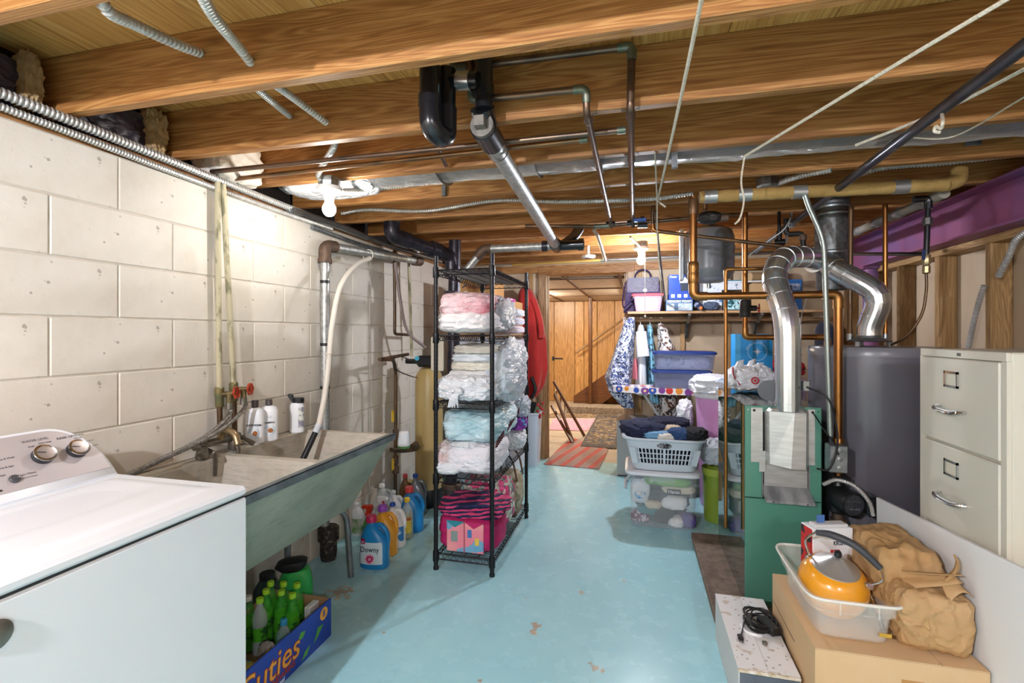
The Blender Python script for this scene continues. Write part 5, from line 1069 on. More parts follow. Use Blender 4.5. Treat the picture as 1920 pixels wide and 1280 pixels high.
v = thing('black_elbow', 'black iron elbow pipe beside the pole clamp', 'pipe', P(1500, 440, Y=3.35)); obj('elbow', MB().tube(smoothpath([P(1474, 425, Y=3.3)+Vector((0, 0, .05)), P(1474, 440, Y=3.3), P(1505, 437, Y=3.3), P(1507, 470, Y=3.3)], .03), .016, 12), mat('dark_iron', '#34312f'), v); obj('collar', MB().cyl(P(1505, 440, Y=3.3), P(1506, 450, Y=3.3), .022), m_rust, v)
tag(obj('white_wire', MB().tube(spline([P(1478, 425, Y=3.28), P(1482, 408, Y=3.28), P(1470, 430, Y=3.2), P(1440, 452, Y=3.2), P(1405, 478, Y=3.2)], 8), .003, 6), m_whitep), 'thin white wire trailing from the pole clamp', 'wire')
tag(obj('white_wire', MB().tube(spline([P(1512, 560, Y=3.3), P(1508, 575, Y=3.2), P(1502, 600, Y=3.1), P(1500, 660, Y=3.05), P(1497, 715, Y=3.0)], 8), .003, 6), m_whitep), 'thin white wire hanging beside the boiler flue', 'wire')
# ================================================================ RIGHT SIDE: boiler, heater, cabinet, boxes
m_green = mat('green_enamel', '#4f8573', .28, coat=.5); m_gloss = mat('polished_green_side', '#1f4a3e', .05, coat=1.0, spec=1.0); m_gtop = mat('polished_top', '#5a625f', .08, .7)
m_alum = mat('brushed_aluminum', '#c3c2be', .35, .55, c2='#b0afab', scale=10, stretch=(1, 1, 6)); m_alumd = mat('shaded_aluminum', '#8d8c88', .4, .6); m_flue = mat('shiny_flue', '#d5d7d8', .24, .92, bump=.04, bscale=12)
BX0, BX1, BY0, BY1, BZ = .522, .855, 2.567, 3.34, 1.017
pad = tag(obj('boiler_pad', MB().box((.365, 2.44, 0), (.90, 3.42, .045), .006), mat('brown_stone', '#857468', .8, c2='#655649', scale=14, bump=.8, bscale=18, bdist=.02), None, False), 'rough brown stone pad under the green boiler', 'pad')
b = thing('boiler', 'green enamel boiler with an aluminum draft hood and glossy side', 'boiler', (.69, 2.95, .0455)); z0 = .0455
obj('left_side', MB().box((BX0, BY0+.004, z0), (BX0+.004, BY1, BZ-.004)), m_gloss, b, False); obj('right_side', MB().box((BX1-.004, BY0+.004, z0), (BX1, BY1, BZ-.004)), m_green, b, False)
obj('back', MB().box((BX0+.005, BY1-.004, z0), (BX1-.005, BY1, BZ-.004)), m_green, b, False); obj('top', MB().box((BX0, BY0+.012, BZ-.004), (BX1, BY1, BZ)), m_gtop, b, False)
obj('lower_front', MB().box((BX0, BY0, z0), (BX1, BY0+.012, .567), .003), m_green, b, False)
up = MB(); hx0, hx1 = .598, .806   # upper front with the hood opening left clear
up.box((BX0, BY0, .571), (hx0, BY0+.012, BZ), .003).box((hx1, BY0, .571), (BX1, BY0+.012, BZ), .003).box((hx0-.002, BY0+.001, .99), (hx1+.002, BY0+.011, BZ)); obj('upper_front', up, m_green, b, False)
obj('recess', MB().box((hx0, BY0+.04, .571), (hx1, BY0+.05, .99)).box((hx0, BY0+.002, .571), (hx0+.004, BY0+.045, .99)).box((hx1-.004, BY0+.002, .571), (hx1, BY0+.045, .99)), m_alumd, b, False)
obj('hood_plate', MB().box((.548, BY0-.004, .745), (.60, BY0-.0005, 1.008)).box((.585, BY0-.0045, .70), (.612, BY0-.001, .80)), m_alum, b, False); obj('hood_plate', MB().box((.795, BY0-.004, .745), (.825, BY0-.0005, 1.008)), m_alum, b, False)
hd = MB(); Y0 = BY0-.085   # folded hood body
pts_t = [(.608, BY0), (.615, Y0+.025), (.715, Y0), (.765, Y0+.004), (.80, BY0)]; pts_b = [(.612, BY0), (.618, Y0+.025), (.70, Y0-.004), (.762, Y0), (.80, BY0)]
hd.loops([[Vector((x, y, .742+.02*(k == 0)+.012*(k == 1))) for k, (x, y) in enumerate(pts_b)], [Vector((x, y, 1.0)) for x, y in pts_t], [Vector((.70+(x-.70)*.8, 2.53+(y-2.53)*.8, 1.012)) for x, y in pts_t]]); obj('draft_hood', hd, m_alum, b, False)
obj('recess_plate', MB().box((.612, BY0+.02, .62), (.80, BY0+.024, .80)), m_alum, b, False)
obj('apron', MB().add([(.603, BY0+.03, .635), (.803, BY0+.03, .635), (.812, BY0-.05, .578), (.603, BY0-.05, .578), (.603, BY0-.05, .566), (.812, BY0-.05, .566), (.803, BY0+.03, .60), (.603, BY0+.03, .60)], [(0, 1, 2, 3), (3, 2, 5, 4), (4, 5, 6, 7), (0, 3, 4, 7), (1, 6, 5, 2)]), mat('worn_aluminum', '#c9cacc', .3, .6, c2='#8d8f92', scale=7, stretch=(3, .6, 1)), b, False)
for (x, z) in ((.562, .995), (.815, .995)): obj('hole', MB().lathe([(.0065, 0), (.0065, .002)], (x, BY0-.004, z), 12, (0, -1, 0)), m_black, b)
for (x, z) in ((.535, .998), (.84, .998), (.635, .572), (.78, .572)): obj('screw', MB().lathe([(.004, 0), (.003, .003)], (x, BY0-.0005 if z > .9 else BY0-.05, z), 10, (0, -1, 0)), m_chrome, b)
obj('side_badge', MB().box((BX0-.001, 2.98, .86), (BX0-.0003, 3.02, .88)), m_alum, b, False)
m = MB(); m.lathe([(.05, 0), (.05, .006)], (.636, 2.60, 1.09), 20, (-.3, -1, 0)); obj('damper_disc', m, mat('dark_disc', '#4a4c50', .3, .6), b); obj('damper_motor', MB().box((.758, 2.50, 1.10), (.785, 2.54, 1.15), .004), m_alumd, b)
tag(obj('control_wire', MB().tube(spline([(.77, 2.50, 1.12), (.84, 2.46, 1.08), (.875, 2.47, .98), (.885, 2.47, .86), (.85, 2.46, .76), (.80, 2.465, .755)], 10), .0045, 7), m_black), 'black wire looping down the right side of the hood', 'wire')
tag(obj('control_wire', MB().tube(spline([(.818, BY0-.006, .99), (.84, 2.50, .93), (.878, 2.49, .87), (.89, 2.47, .82)], 8), .003, 6), m_blackm), 'thin dark wire from the hood plate hole', 'wire')
# flue pipes: ribbed sections
def flue(label, pts, r, seams=(), name='flue_pipe', rad=.1):
    t = thing(name, label, 'vent pipe', pts[0]); p = smoothpath(pts, rad, 4); obj('pipe', MB().tube(p, r, 22), m_flue, t, ang=12)
    pp = resample(p, .01)
    for s_ in seams:
        k = int(s_*(len(pp)-2)); obj('seam', MB().cyl(pp[k], pp[k]+(pp[k+1]-pp[k]).normalized()*.006, r*1.045, n=22), m_flue, t)
    return t
TEE = Vector((1.04, 3.13, 1.775))
flue('shiny flue pipe rising from the boiler hood and bending back', [(.70, 2.53, 1.005), (.70, 2.53, 1.44), P(1448, 520, Y=2.62), P(1466, 482, Y=2.72), P(1520, 482, Y=2.98), TEE], .056, (.03, .2, .30, .36, .42, .47, .52, .57, .63, .70, .8))
flue('shiny flue pipe arching from the water heater top', [(1.185, 2.90, 1.335), (1.185, 2.90, 1.40), P(1655, 552, Y=2.86), P(1560, 500, Y=2.98), TEE+Vector((.02, -.02, 0))], .056, (.08, .2, .32, .38, .44, .55, .68, .8), rad=.08)
vt = thing('vent_stack', 'mottled galvanized vent stack going up through the ceiling', 'vent pipe', (1.118, 3.2, 1.70)); obj('stack', MB().lathe([(.075, 1.62), (.08, 1.64), (.08, 1.82), (.088, 1.83), (.088, 2.33)], (1.118, 3.2, 0), 28), mat('spangled_zinc', '#7f8180', .45, .75, c2='#5f6161', scale=45, bump=.08), vt)
for z in (1.835, 2.06, 2.10): obj('band', MB().lathe([(.090, -.008), (.092, -.004), (.092, .008), (.090, .012)], (1.118, 3.2, z), 28), m_galv, vt)
obj('tee_collar', MB().cyl(TEE-Vector((.055, .05, 0)), TEE+Vector((.03, .03, 0)), .062, n=24), m_flue, vt)
# copper around the boiler
pipe('large copper riser turning across in front of the flue and down to the pump', [(.288, 2.6, 2.06), (.288, 2.6, 1.555), (.935, 2.6, 1.553), (.935, 2.6, .70)], .0185, m_cop2, .035, joints=(1, 2), jm=mat('copper_fitting', '#9a6d3c', .35, .85), n=16)
for z in (1.63, 1.66): pass
t = [o for o in bpy.data.objects if o.name.startswith('copper_pipe')][-1]; obj('union', MB().lathe([(.024, -.06), (.027, -.055), (.027, -.01), (.024, 0), (.027, .01), (.027, .04), (.022, .05)], (.288, 2.6, 1.68), 14), mat('copper_fitting', '#9a6d3c'), t); obj('sleeve', MB().lathe([(.022, 0), (.024, .004), (.024, .13), (.022, .134)], (.935, 2.6, .74), 16), mat('copper_fitting', '#9a6d3c'), t)
obj('top_fitting', MB().lathe([(.024, 0), (.026, .01), (.026, .07), (.022, .08)], (.288, 2.6, 1.97), 14), m_bronze, t)
pipe('second copper loop behind the flue with a dark valve', [P(1397, 398, Y=3.02), P(1397, 632, Y=3.02), P(1552, 632, Y=3.02), (P(1552, 632, Y=3.02).x, 3.02, .96)], .0155, m_cop2, .03, joints=(1, 2), jm=mat('copper_fitting', '#9a6d3c'))
p = P(1397, 578, Y=3.02); v = thing('iron_valve', 'dark iron valve with a red handle on the copper loop', 'valve', p); obj('body', MB().lathe([(.024, -.05), (.03, -.04), (.03, .04), (.024, .05)], p, 14).cyl(p, p+Vector((.06, -.01, 0)), .016), mat('dark_iron', '#34312f'), v); m = MB(); handwheel(m, p+Vector((.07, -.012, 0)), (1, -.1, 0), .022); obj('handwheel', m, m_redv, v)
pipe('thin copper relief pipe standing close to the glossy boiler side', [P(1440, 503, Y=2.83), P(1361, 505, Y=2.83), (P(1361, 505, Y=2.83).x, 2.83, .315)], .0095, m_cop2, .02, joints=(1,), jm=mat('copper_fitting', '#9a6d3c'))
pipe('left copper pipe feeding the water heater top', [P(1596, 388, Y=2.93), (1.107, 2.93, 1.33)], .012, m_bronze, joints=(1,), jm=m_galv); pipe('right copper pipe feeding the water heater top', [P(1660, 383, Y=2.93), (1.27, 2.93, 1.33)], .012, m_cop2, joints=(1,), jm=m_galv)
t = thing('electrical_conduit', 'grey conduit bending down to a metal junction box beside the boiler', 'conduit', (.875, 2.50, .85)); obj('conduit', MB().tube(smoothpath([P(1510, 366, Y=2.5), P(1516, 385, Y=2.5), P(1545, 450, Y=2.5), (.867, 2.50, .90)], .06, 6), .0115, 12), mat('grey_emt', '#8e948e', .35, .7), t)
p = Vector((.885, 2.505, .80)); obj('junction_box', MB().box(p+Vector((-.03, -.03, -.062)), p+Vector((.045, .03, .062)), .004), m_galv, t)
for k in range(3): obj('knockout', MB().lathe([(.011, 0), (.011, .002), (.009, .003)], p+Vector((.012, -.03, -.04+.04*k)), 14, (0, -1, 0)), m_alumd, t)
# circulator pump
pu = thing('circulator_pump', 'black circulator pump hanging on the copper pipe beside the boiler', 'pump', (.935, 2.6, .45)); m_pb = mat('pump_black', '#17181a', .35)
obj('flange', MB().box((.895, 2.56, .68), (.975, 2.64, .70), .006), m_pb, pu); obj('volute', MB().lathe([(.03, 0), (.045, .01), (.05, .05), (.045, .11), (.03, .13), (.028, .16)], (.935, 2.6, .52), 18), m_pb, pu)
ax = Vector((.25, -.96, -.08)).normalized(); obj('motor', MB().lathe([(.045, -.01), (.058, .0), (.058, .09), (.052, .105)], (.935, 2.6, .60), 22, ax), m_pb, pu); obj('name_plate', MB().lathe([(.046, .105), (.046, .108)], (.935, 2.6, .60), 22, ax), mat('plate_black', '#232427', .5, c2='#3a3b3f', scale=60), pu)
obj('terminal_box', MB().box((1.005, 2.47, .55), (1.06, 2.56, .64), .01), m_pb, pu)
pc = Vector((.935, 2.6, .60))+ax*.1088; px_ = ax.cross(Vector((0, 0, 1))).normalized(); text(pu, 'CIRCULATOR', .012, m_alum, place(pc+Vector((0, 0, .02)), -px_ if px_.x < 0 else px_, (0, 0, 1)), sx=.8); text(pu, '115 V  60 Hz', .009, m_alum, place(pc-Vector((0, 0, .018)), -px_ if px_.x < 0 else px_, (0, 0, 1)))
obj('lower_pipe', MB().tube(smoothpath([(.935, 2.6, .53), (.935, 2.6, .39), (.86, 2.6, .39)], .05, 8), .026, 16), mat('brown_iron', '#6b5748', .45, .6, c2='#4e423a', scale=20), pu); obj('collar', MB().lathe([(.032, -.02), (.034, .02)], (.935, 2.6, .47), 16), m_rust, pu); obj('collar', MB().cyl((.905, 2.6, .39), (.88, 2.6, .39), .033), m_rust, pu)
cable('short ribbed cable arching over the pump', [(.86, 2.56, .66), (.90, 2.52, .695), (.96, 2.49, .68), (1.01, 2.475, .62), (1.025, 2.47, .56)], .0095, .009)
# grey water heater
m_wh = mat('slate_jacket', '#6b6970', .3, c2='#626067', scale=2, coat=.2); WH = Vector((1.20, 2.905, 0)); wr_ = .285
h = thing('water_heater', 'large slate grey cylindrical water heater behind the boiler and cabinet', 'water heater', WH); obj('jacket', MB().lathe([(wr_*.97, 0), (wr_, .015), (wr_, 1.262)], WH, 56), m_wh, h); obj('top_cap', MB().lathe([(wr_+.003, 1.255), (wr_+.004, 1.285), (wr_*.985, 1.300), (.02, 1.302)], WH, 56), mat('slate_cap', '#77757b', .28), h)
for a in (-1.05, -2.35): q = WH+Vector((math.cos(a), math.sin(a), 0))*(wr_+.0005); obj('seam', MB().cyl(q+Vector((0, 0, .02)), q+Vector((0, 0, 1.25)), .0018, n=6), mat('slate_dark', '#3f3e43', .4), h)
obj('draft_skirt', MB().lathe([(.095, 1.325), (.10, 1.33), (.06, 1.345), (.055, 1.36)], (1.185, 2.9, 0), 24), m_galv, h)
for k in range(3): a = 2*PI*k/3-.5; q = Vector((1.185+.085*math.cos(a), 2.9+.085*math.sin(a), 1.30)); obj('skirt_leg', MB().box(q-Vector((.008, .008, 0)), q+Vector((.008, .008, .03))), m_galv, h)
# gas drop on the stud wall
g = thing('gas_line', 'black gas drop with brass fittings and a copper tube curving to the heater', 'pipe', P(1738, 500, Y=2.75)); ga = P(1741, 372, Y=2.75); gb = P(1737, 480, Y=2.75)
obj('black_pipe', MB().cyl(ga, gb, .012), m_abs, g); obj('union', MB().lathe([(.016, -.02), (.021, -.015), (.021, .015), (.016, .02)], P(1739, 415, Y=2.75), 8), m_darkpipe, g); obj('top_tee', MB().tube(smoothpath([ga+Vector((-.06, 0, 0)), ga, ga-Vector((0, 0, .05))], .02), .017, 10), m_abs, g)
obj('brass_valve', MB().lathe([(.012, -.085), (.017, -.08), (.017, -.05), (.013, -.045), (.019, -.035), (.019, 0), (.014, .01)], gb, 8), mat('pale_brass', '#b3a27d', .3, .85), g); obj('valve_lever', MB().box(gb+Vector((-.025, -.02, -.02)), gb+Vector((-.012, -.012, .03)), .002), mat('navy_lever', '#22305f', .4), g)
obj('copper_tube', MB().tube(spline([gb-Vector((0, 0, .085)), P(1737, 545, Y=2.75), P(1728, 590, Y=2.76), P(1700, 630, Y=2.8), P(1668, 648, Y=2.86)], 8), .0065, 8), m_bronze, g)
pipe('dark horizontal pipe along the beam to the gas drop', [P(1590, 476, Y=3.6), P(1735, 476, Y=2.78)], .010, m_abs, name='gas_pipe')
# filing cabinet
m_putty = mat('putty_enamel', '#c9c4b5', .35); FX_, FY0_, FY1_, FH = 1.062, 1.738, 2.183, 1.312
f = thing('filing_cabinet', 'putty coloured four-drawer metal filing cabinet at the right', 'cabinet', (1.4, 1.96, 0)); obj('case', MB().box((FX_+.012, FY0_, 0), (1.74, FY1_, FH), .005), m_putty, f); obj('front_frame', MB().box((FX_, FY0_, 1.284), (FX_+.012, FY1_, FH), .002).box((FX_, FY0_, 0), (FX_+.012, FY0_+.022, 1.284)).box((FX_, FY1_-.018, 0), (FX_+.012, FY1_, 1.284)), m_putty, f, False)
obj('badge', MB().box((FX_-.001, 1.945, 1.292), (FX_, 1.965, 1.302)), m_darkpipe, f, False)
for k in range(4):
    zt = 1.282-.307*k; d = obj('drawer', MB().box((FX_-.004, FY0_+.024, zt-.298), (FX_+.011, FY1_-.02, zt), .004), m_putty, f, False)
    yc = 1.985; hz = zt-.175; obj('handle', MB().tube(smoothpath([(FX_-.004, yc+.062, hz+.004), (FX_-.024, yc+.062, hz+.002), (FX_-.034, yc+.03, hz-.006), (FX_-.034, yc-.04, hz-.006), (FX_-.022, yc-.07, hz), (FX_-.004, yc-.072, hz)], .012, 4), .0085, 8, sq=.7), m_chrome, d)
    lh = obj('label_holder', MB().box((FX_-.009, yc-.037, zt-.10), (FX_-.004, yc+.037, zt-.092)).box((FX_-.009, yc-.037, zt-.052), (FX_-.004, yc+.037, zt-.044)).box((FX_-.009, yc-.037, zt-.1), (FX_-.004, yc-.030, zt-.044)).box((FX_-.009, yc+.030, zt-.1), (FX_-.004, yc+.037, zt-.044)), m_chrome, d, False); obj('label_card', MB().box((FX_-.0055, yc-.03, zt-.092), (FX_-.0045, yc+.03, zt-.052)), mat('card_cream', '#c6c0ae', .7), d, False)
# white board
wb_ = MB(); hexa(wb_, [(1.038, 1.15, .002), (1.038, 2.44, .002), (1.050, 2.44, .002), (1.050, 1.15, .002)], [(1.030, 1.15, .77), (1.030, 2.455, .648), (1.042, 2.455, .648), (1.042, 1.15, .77)]); tag(obj('foam_board', wb_, mat('white_board', '#e6e6e6', .55), None, False), 'large white board leaning in front of the filing cabinet', 'board')
# cardboard carton
KX0, KX1, KY0, KY1, KH = .562, 1.026, 1.745, 2.24, .36
c = thing('large_carton', 'large plain brown carton on the floor in the lower right corner', 'box', (.8, 2.0, 0)); m_cb2 = mat('cardboard_light', '#c7a67c', .75, c2='#d0b088', scale=3, bump=.06)
obj('carton', MB().box((KX0, KY0, 0), (KX1, KY1, KH-.004)), m_cb2, c, False); obj('top_flap', MB().box((KX0, KY0, KH-.003), (KX1-.12, KY1, KH-.0005)), m_cb2, c, False); obj('top_flap', MB().box((KX1-.118, KY0, KH-.003), (KX1, KY1, KH-.0005)), m_cb2, c, False)
obj('stain', MB().box((.80, KY0-.0006, .05), (.86, KY0-.0001, .30)), mat('cardboard_stain', '#b3844c', .75), c, False); obj('side_slot', MB().box((KX0-.0008, 1.95, .25), (KX0-.0001, 2.24, .253)), m_darkpipe, c, False)
# translucent tote
m_frost = mat('frosted_plastic', '#ece8de', .35, alpha=.24, bump=.04); TB = Vector((.70, 2.0, KH))
t = thing('clear_tote', 'frosted translucent plastic bin holding a kettle on the large carton', 'bin', TB); m = MB(); R = lambda w, d, z: [Vector((.70, 2.002, KH))+q for q in sring(z, 0, w/2, d/2, .28, 48)]
m.loops([R(.215, .37, .003), R(.235, .39, .09), R(.26, .41, .092), R(.268, .418, .128), R(.29, .44, .13), R(.29, .44, .138), R(.264, .414, .138), R(.256, .406, .1), R(.23, .386, .088), R(.21, .365, .006)]); obj('bin', m, m_frost, t)
obj('rim', MB().tube(R(.286, .436, .136), .0048, 6, closed=True), mat('frosted_edge', '#f0ece2', .3, alpha=.75), t)
for x in (-.05, .06): obj('rib', MB().box((.70+x-.002, 1.788, KH+.09), (.70+x+.002, 1.794, KH+.128)), m_frost, t)
obj('price_tag', MB().box((.765, 1.803, KH+.03), (.80, 1.8055, KH+.042)), mat('gold_tag', '#b8973a', .5), t)
# kettle
K = Vector((.69, 1.985, KH+.0065)); k = thing('kettle', 'round yellow-orange enamel kettle with a steel lid inside the bin', 'kettle', K); m_ky = mat('kettle_orange', '#e39a22', .22, coat=.6)
obj('body', MB().lathe([(.07, 0), (.092, .01), (.108, .045), (.112, .075), (.105, .11), (.085, .14), (.055, .155)], K, 40), m_ky, k); obj('lid', MB().lathe([(.074, .145), (.074, .150), (.048, .163), (.022, .182), (.008, .19)], K, 32), mat('brushed_steel', '#d2d2d4', .34, .85), k); obj('lid_knob', MB().lathe([(.004, .188), (.011, .194), (.0125, .203), (.009, .212), (.001, .215)], K, 16), m_black, k)
hp = spline([K+Vector(q) for q in ((-.065, .055, .135), (-.085, .06, .20), (-.06, .045, .25))], 6); hq = spline([K+Vector(q) for q in ((.085, -.055, .135), (.115, -.065, .17), (.105, -.06, .215))], 6)
obj('handle_wire', MB().tube(hp, .004, 7), m_chrome, k); obj('handle_wire', MB().tube(hq, .004, 7), m_chrome, k); hg = spline([K+Vector(q) for q in ((-.06, .045, .248), (-.02, .02, .262), (.04, -.02, .258), (.105, -.06, .212))], 7); obj('handle_grip', MB().tube(hg, [.010+.003*math.sin(PI*i/(len(hg)-1)) for i in range(len(hg))], 12), mat('grip_charcoal', '#3a3b3f', .5), k)
for q in ((-.065, .055, .132), (.085, -.055, .132)): obj('lug', MB().box(K+Vector(q)-Vector((.014, .01, .012)), K+Vector(q)+Vector((.014, .01, .012)), .006), m_chrome, k)
obj('spout', MB().tube([K+Vector((.09, .02, .06)), K+Vector((.118, .03, .10))], [.024, .012], 14), m_ky, k)
k.rotation_euler = (.26, .04, 0); k.location = K+Vector((0, .01, .026))
# food carton behind the kettle
t = thing('food_carton', 'torn white food carton with red printed side standing behind the kettle', 'box', (.73, 2.13, KH)); rz = Matrix.Rotation(.30, 3, 'Z'); ab = Vector((.73, 2.13, 0))
bb = lambda lo, hi, bev=.002: MB().box(lo, hi, bev, rz, ab)
obj('box', bb((.645, 2.095, KH+.008), (.805, 2.165, KH+.262)), m_whitep, t, False); obj('red_side', bb((.6442, 2.097, KH+.01), (.6449, 2.163, KH+.258), 0), mat('red_print', '#c22a25', .5, c2='#2a2224', scale=28, lo=.52, hi=.56), t, False); obj('torn_flap', bb((.66, 2.10, KH+.262), (.79, 2.14, KH+.275)), mat('torn_white', '#cfcfd0', .6, bump=.6, bscale=30), t, False); obj('blue_slip', bb((.68, 2.12, KH+.24), (.71, 2.124, KH+.305), 0), mat('blue_slip', '#4a6fa8', .5), t, False)
fr_ = lambda x, z: Matrix.Translation(ab) @ rz.to_4x4() @ Matrix.Translation(-ab) @ place((x, 2.0945, KH+z), (1, 0, 0), (0, 0, 1))
text(t, 'KRUSTEAZ', .022, m_dkp, fr_(.765, .205), sx=.72, bold=.0005)
sq = rz.to_4x4()
for i in range(3):
    for j in range(2): obj('red_square', bb((.715+.013*i, 2.0942, KH+.155+.014*j), (.726+.013*i, 2.0949, KH+.167+.014*j), 0), mat('red_sq', '#c5302c', .5), t, False)
t = thing('peeler', 'steel kitchen utensil lying beside the kettle in the bin', 'utensil', (.80, 1.93, KH)); obj('blade', MB().tube([(.79, 1.95, KH+.11), (.80, 1.89, KH+.06)], .006, 6), m_chrome, t); obj('grip', MB().tube([(.80, 1.89, KH+.06), (.80, 1.86, KH+.02)], .008, 8), m_black, t)
# brown paper bag
m_kraft = mat('kraft_paper', '#ab8656', .7, c2='#b8956a', scale=4, bump=.25, bscale=14, bdist=.02)
t = thing('paper_bag', 'crumpled brown paper bag slumped on the carton against the white board', 'bag', (.92, 1.99, KH))
def crumple(p, k=1.0):
    q = p*9; return Vector((noise.noise(q+Vector((9, 0, 0))), noise.noise(q+Vector((0, 7, 0))), noise.noise(q)))*.012*k
m = MB(); blob(m, (.905, 2.045, KH+.140), (.195, .31, .275), .38, 171, .12, 1.3, 0, 100, 60, crease=.13, cf=2.6); obj('bag_body', m, m_kraft, t, ang=30)
m = MB(); blob(m, (.922, 1.872, KH+.094), (.195, .17, .183), .36, 177, .10, 1.3, 0, 100, 60, crease=.14, cf=2.6); obj('bag_mouth_end', m, m_kraft, t, ang=30)
fl = MB(); fl.grid(lambda i, j: (lambda p: p+crumple(p, .6))(Vector((.86+.13*i, 1.835-.03*i+.06*math.sin(PI*j)*(1-.3*i), KH+.175+.055*i+.055*j-.03*i*j))), 14, 8); o = obj('rolled_top', fl, m_kraft, t, ang=11); so = o.modifiers.new('s', 'SOLIDIFY'); so.thickness = .0015
fl = MB(); fl.grid(lambda i, j: (lambda p: p+crumple(p, .4))(Vector((.95+.072*i, 1.79+.05*j+.02*i, KH+.17+.035*math.sin(i*2.6)+.05*j*(1-i)))), 14, 6); o = obj('open_flap', fl, m_kraft, t, ang=11); so = o.modifiers.new('s', 'SOLIDIFY'); so.thickness = .0015
fl = MB(); fl.tube(spline([(.95, 1.845, KH+.20), (.985, 1.835, KH+.25), (.99, 1.83, KH+.285), (.98, 1.825, KH+.305)], 5), [.018-.0007*k for k in range(16)], 6, sq=.4); obj('twisted_corner', fl, m_kraft, t, ang=11)
# white speckled box with charger
n = NT('speckled_paper'); vo = n.n('ShaderNodeTexVoronoi', feature='F1'); n.l(n.coord(), vo.inputs['Vector']); vo.inputs['Scale'].default_value = 42; n.base(n.mix(n.ramp(vo.outputs['Distance'], [(.16, 1.0), (.2, 0.0)]), n.ramp(n.noise(n.coord(), 14, 2), [(.62, '#dcdcdc'), (.66, '#c4b9ad')]), '#9a9692')); n.set(Roughness=.5); m_speck = n.m
t = thing('gift_box', 'white speckled box with a worn dark end on the floor before the boiler', 'box', (.45, 2.08, 0)); obj('box', MB().box((.352, 1.832, 0), (.548, 2.335, .195), .003), mat('pale_grey_paper', '#c6c6c4', .5), t, False); obj('top_paper', MB().box((.351, 1.84, .1952), (.549, 2.336, .1975)), m_speck, t, False); obj('dark_end', MB().box((.356, 1.829, .004), (.544, 1.8318, .186)), mat('slate_end', '#4e5560', .6, c2='#5d646e', scale=20), t, False)
obj('end_edge', MB().box((.35, 1.828, .186), (.549, 1.84, .1975), .003), mat('frayed_edge', '#b09d78', .8, c2='#d8d4cc', scale=50), t, False); obj('seam', MB().box((.449, 1.85, .1976), (.4502, 2.33, .1979)), mat('seam_grey', '#8f8d8a', .7), t, False); obj('handle_ring', MB().tube(spline([(.415, 2.11, .2), (.42, 2.06, .203), (.45, 2.04, .205), (.475, 2.05, .2)], 6), .006, 6), m_whitep, t)
for (x, y) in ((.44, 2.15), (.475, 2.0)): obj('clasp', MB().box((x-.008, y-.008, .198), (x+.008, y+.008, .208), .002), m_tarn, t)
t = thing('power_adapter', 'black power adapter with its coiled cord on the speckled box', 'adapter', (.50, 2.1, .198)); obj('brick', MB().box((.49, 2.045, .203), (.535, 2.145, .232), .006, (0, 0, .35)), m_black, t)
cpts = []
for i in range(150): a = i*.33; rr = .055+.012*math.sin(i*.21)+.006*math.sin(i*1.1); cpts.append(Vector((.49+rr*math.cos(a)*.95, 2.12+rr*math.sin(a)*1.15, .206+.028*(.5+.5*math.sin(i*.17)))))
obj('coiled_cord', MB().tube(cpts, .0033, 6), m_black, t); obj('cord_tail', MB().tube(spline([(.46, 2.16, .22), (.43, 2.12, .21), (.41, 2.06, .204), (.395, 2.02, .203)], 6), .0033, 6), m_black, t); obj('plug', MB().box((.383, 1.995, .199), (.402, 2.022, .213), .003).tube([(.387, 1.995, .206), (.385, 1.98, .206)], .002, 4).tube([(.397, 1.995, .206), (.395, 1.98, .206)], .002, 4), m_black, t)
obj('cord_drop', MB().tube(spline([(.53, 2.10, .22), (.552, 2.05, .20), (.553, 2.0, .13), (.552, 1.99, .04)], 6), .003, 6), m_black, t)
# ================================================================ BACK OF THE ROOM: tote, basket, ironing board, shelf, clothes
m_ctote = mat('clear_tote_plastic', '#dfe6ea', .12, alpha=.15); m_wlid = mat('milky_lid', '#dcdde2', .35)
def rrect(c, w, d, z, e=.25, n=40): return [Vector((c[0], c[1], 0))+q for q in sring(z, 0, w/2, d/2, e, n)]
def bin_mesh(c, w0, d0, w1, d1, z0, z1, rim=.012, wall=.003, e=.25):
    m = MB(); m.loops([rrect(c, w0, d0, z0, e), rrect(c, w1, d1, z1-.02, e), rrect(c, w1+rim*2, d1+rim*2, z1-.018, e), rrect(c, w1+rim*2, d1+rim*2, z1, e), rrect(c, w1-wall*2, d1-wall*2, z1, e), rrect(c, w0-wall*2, d0-wall*2, z0+wall, e)]); return m
C1 = (.19, 3.72); t = thing('storage_tote', 'clear storage tote full of clothes with a milky lid on the floor', 'tote', (*C1, 0)); obj('tub', bin_mesh(C1, .43, .36, .47, .40, .001, .385), m_ctote, t)
lid = MB(); lid.loops([rrect(C1, .505, .435, .372), rrect(C1, .515, .445, .376), rrect(C1, .515, .445, .395), rrect(C1, .48, .41, .405), rrect(C1, .44, .37, .402)]); obj('lid', lid, m_wlid, t); obj('latch', MB().box((.10, 3.505, .33), (.27, 3.512, .375), .002), m_ctote, t)
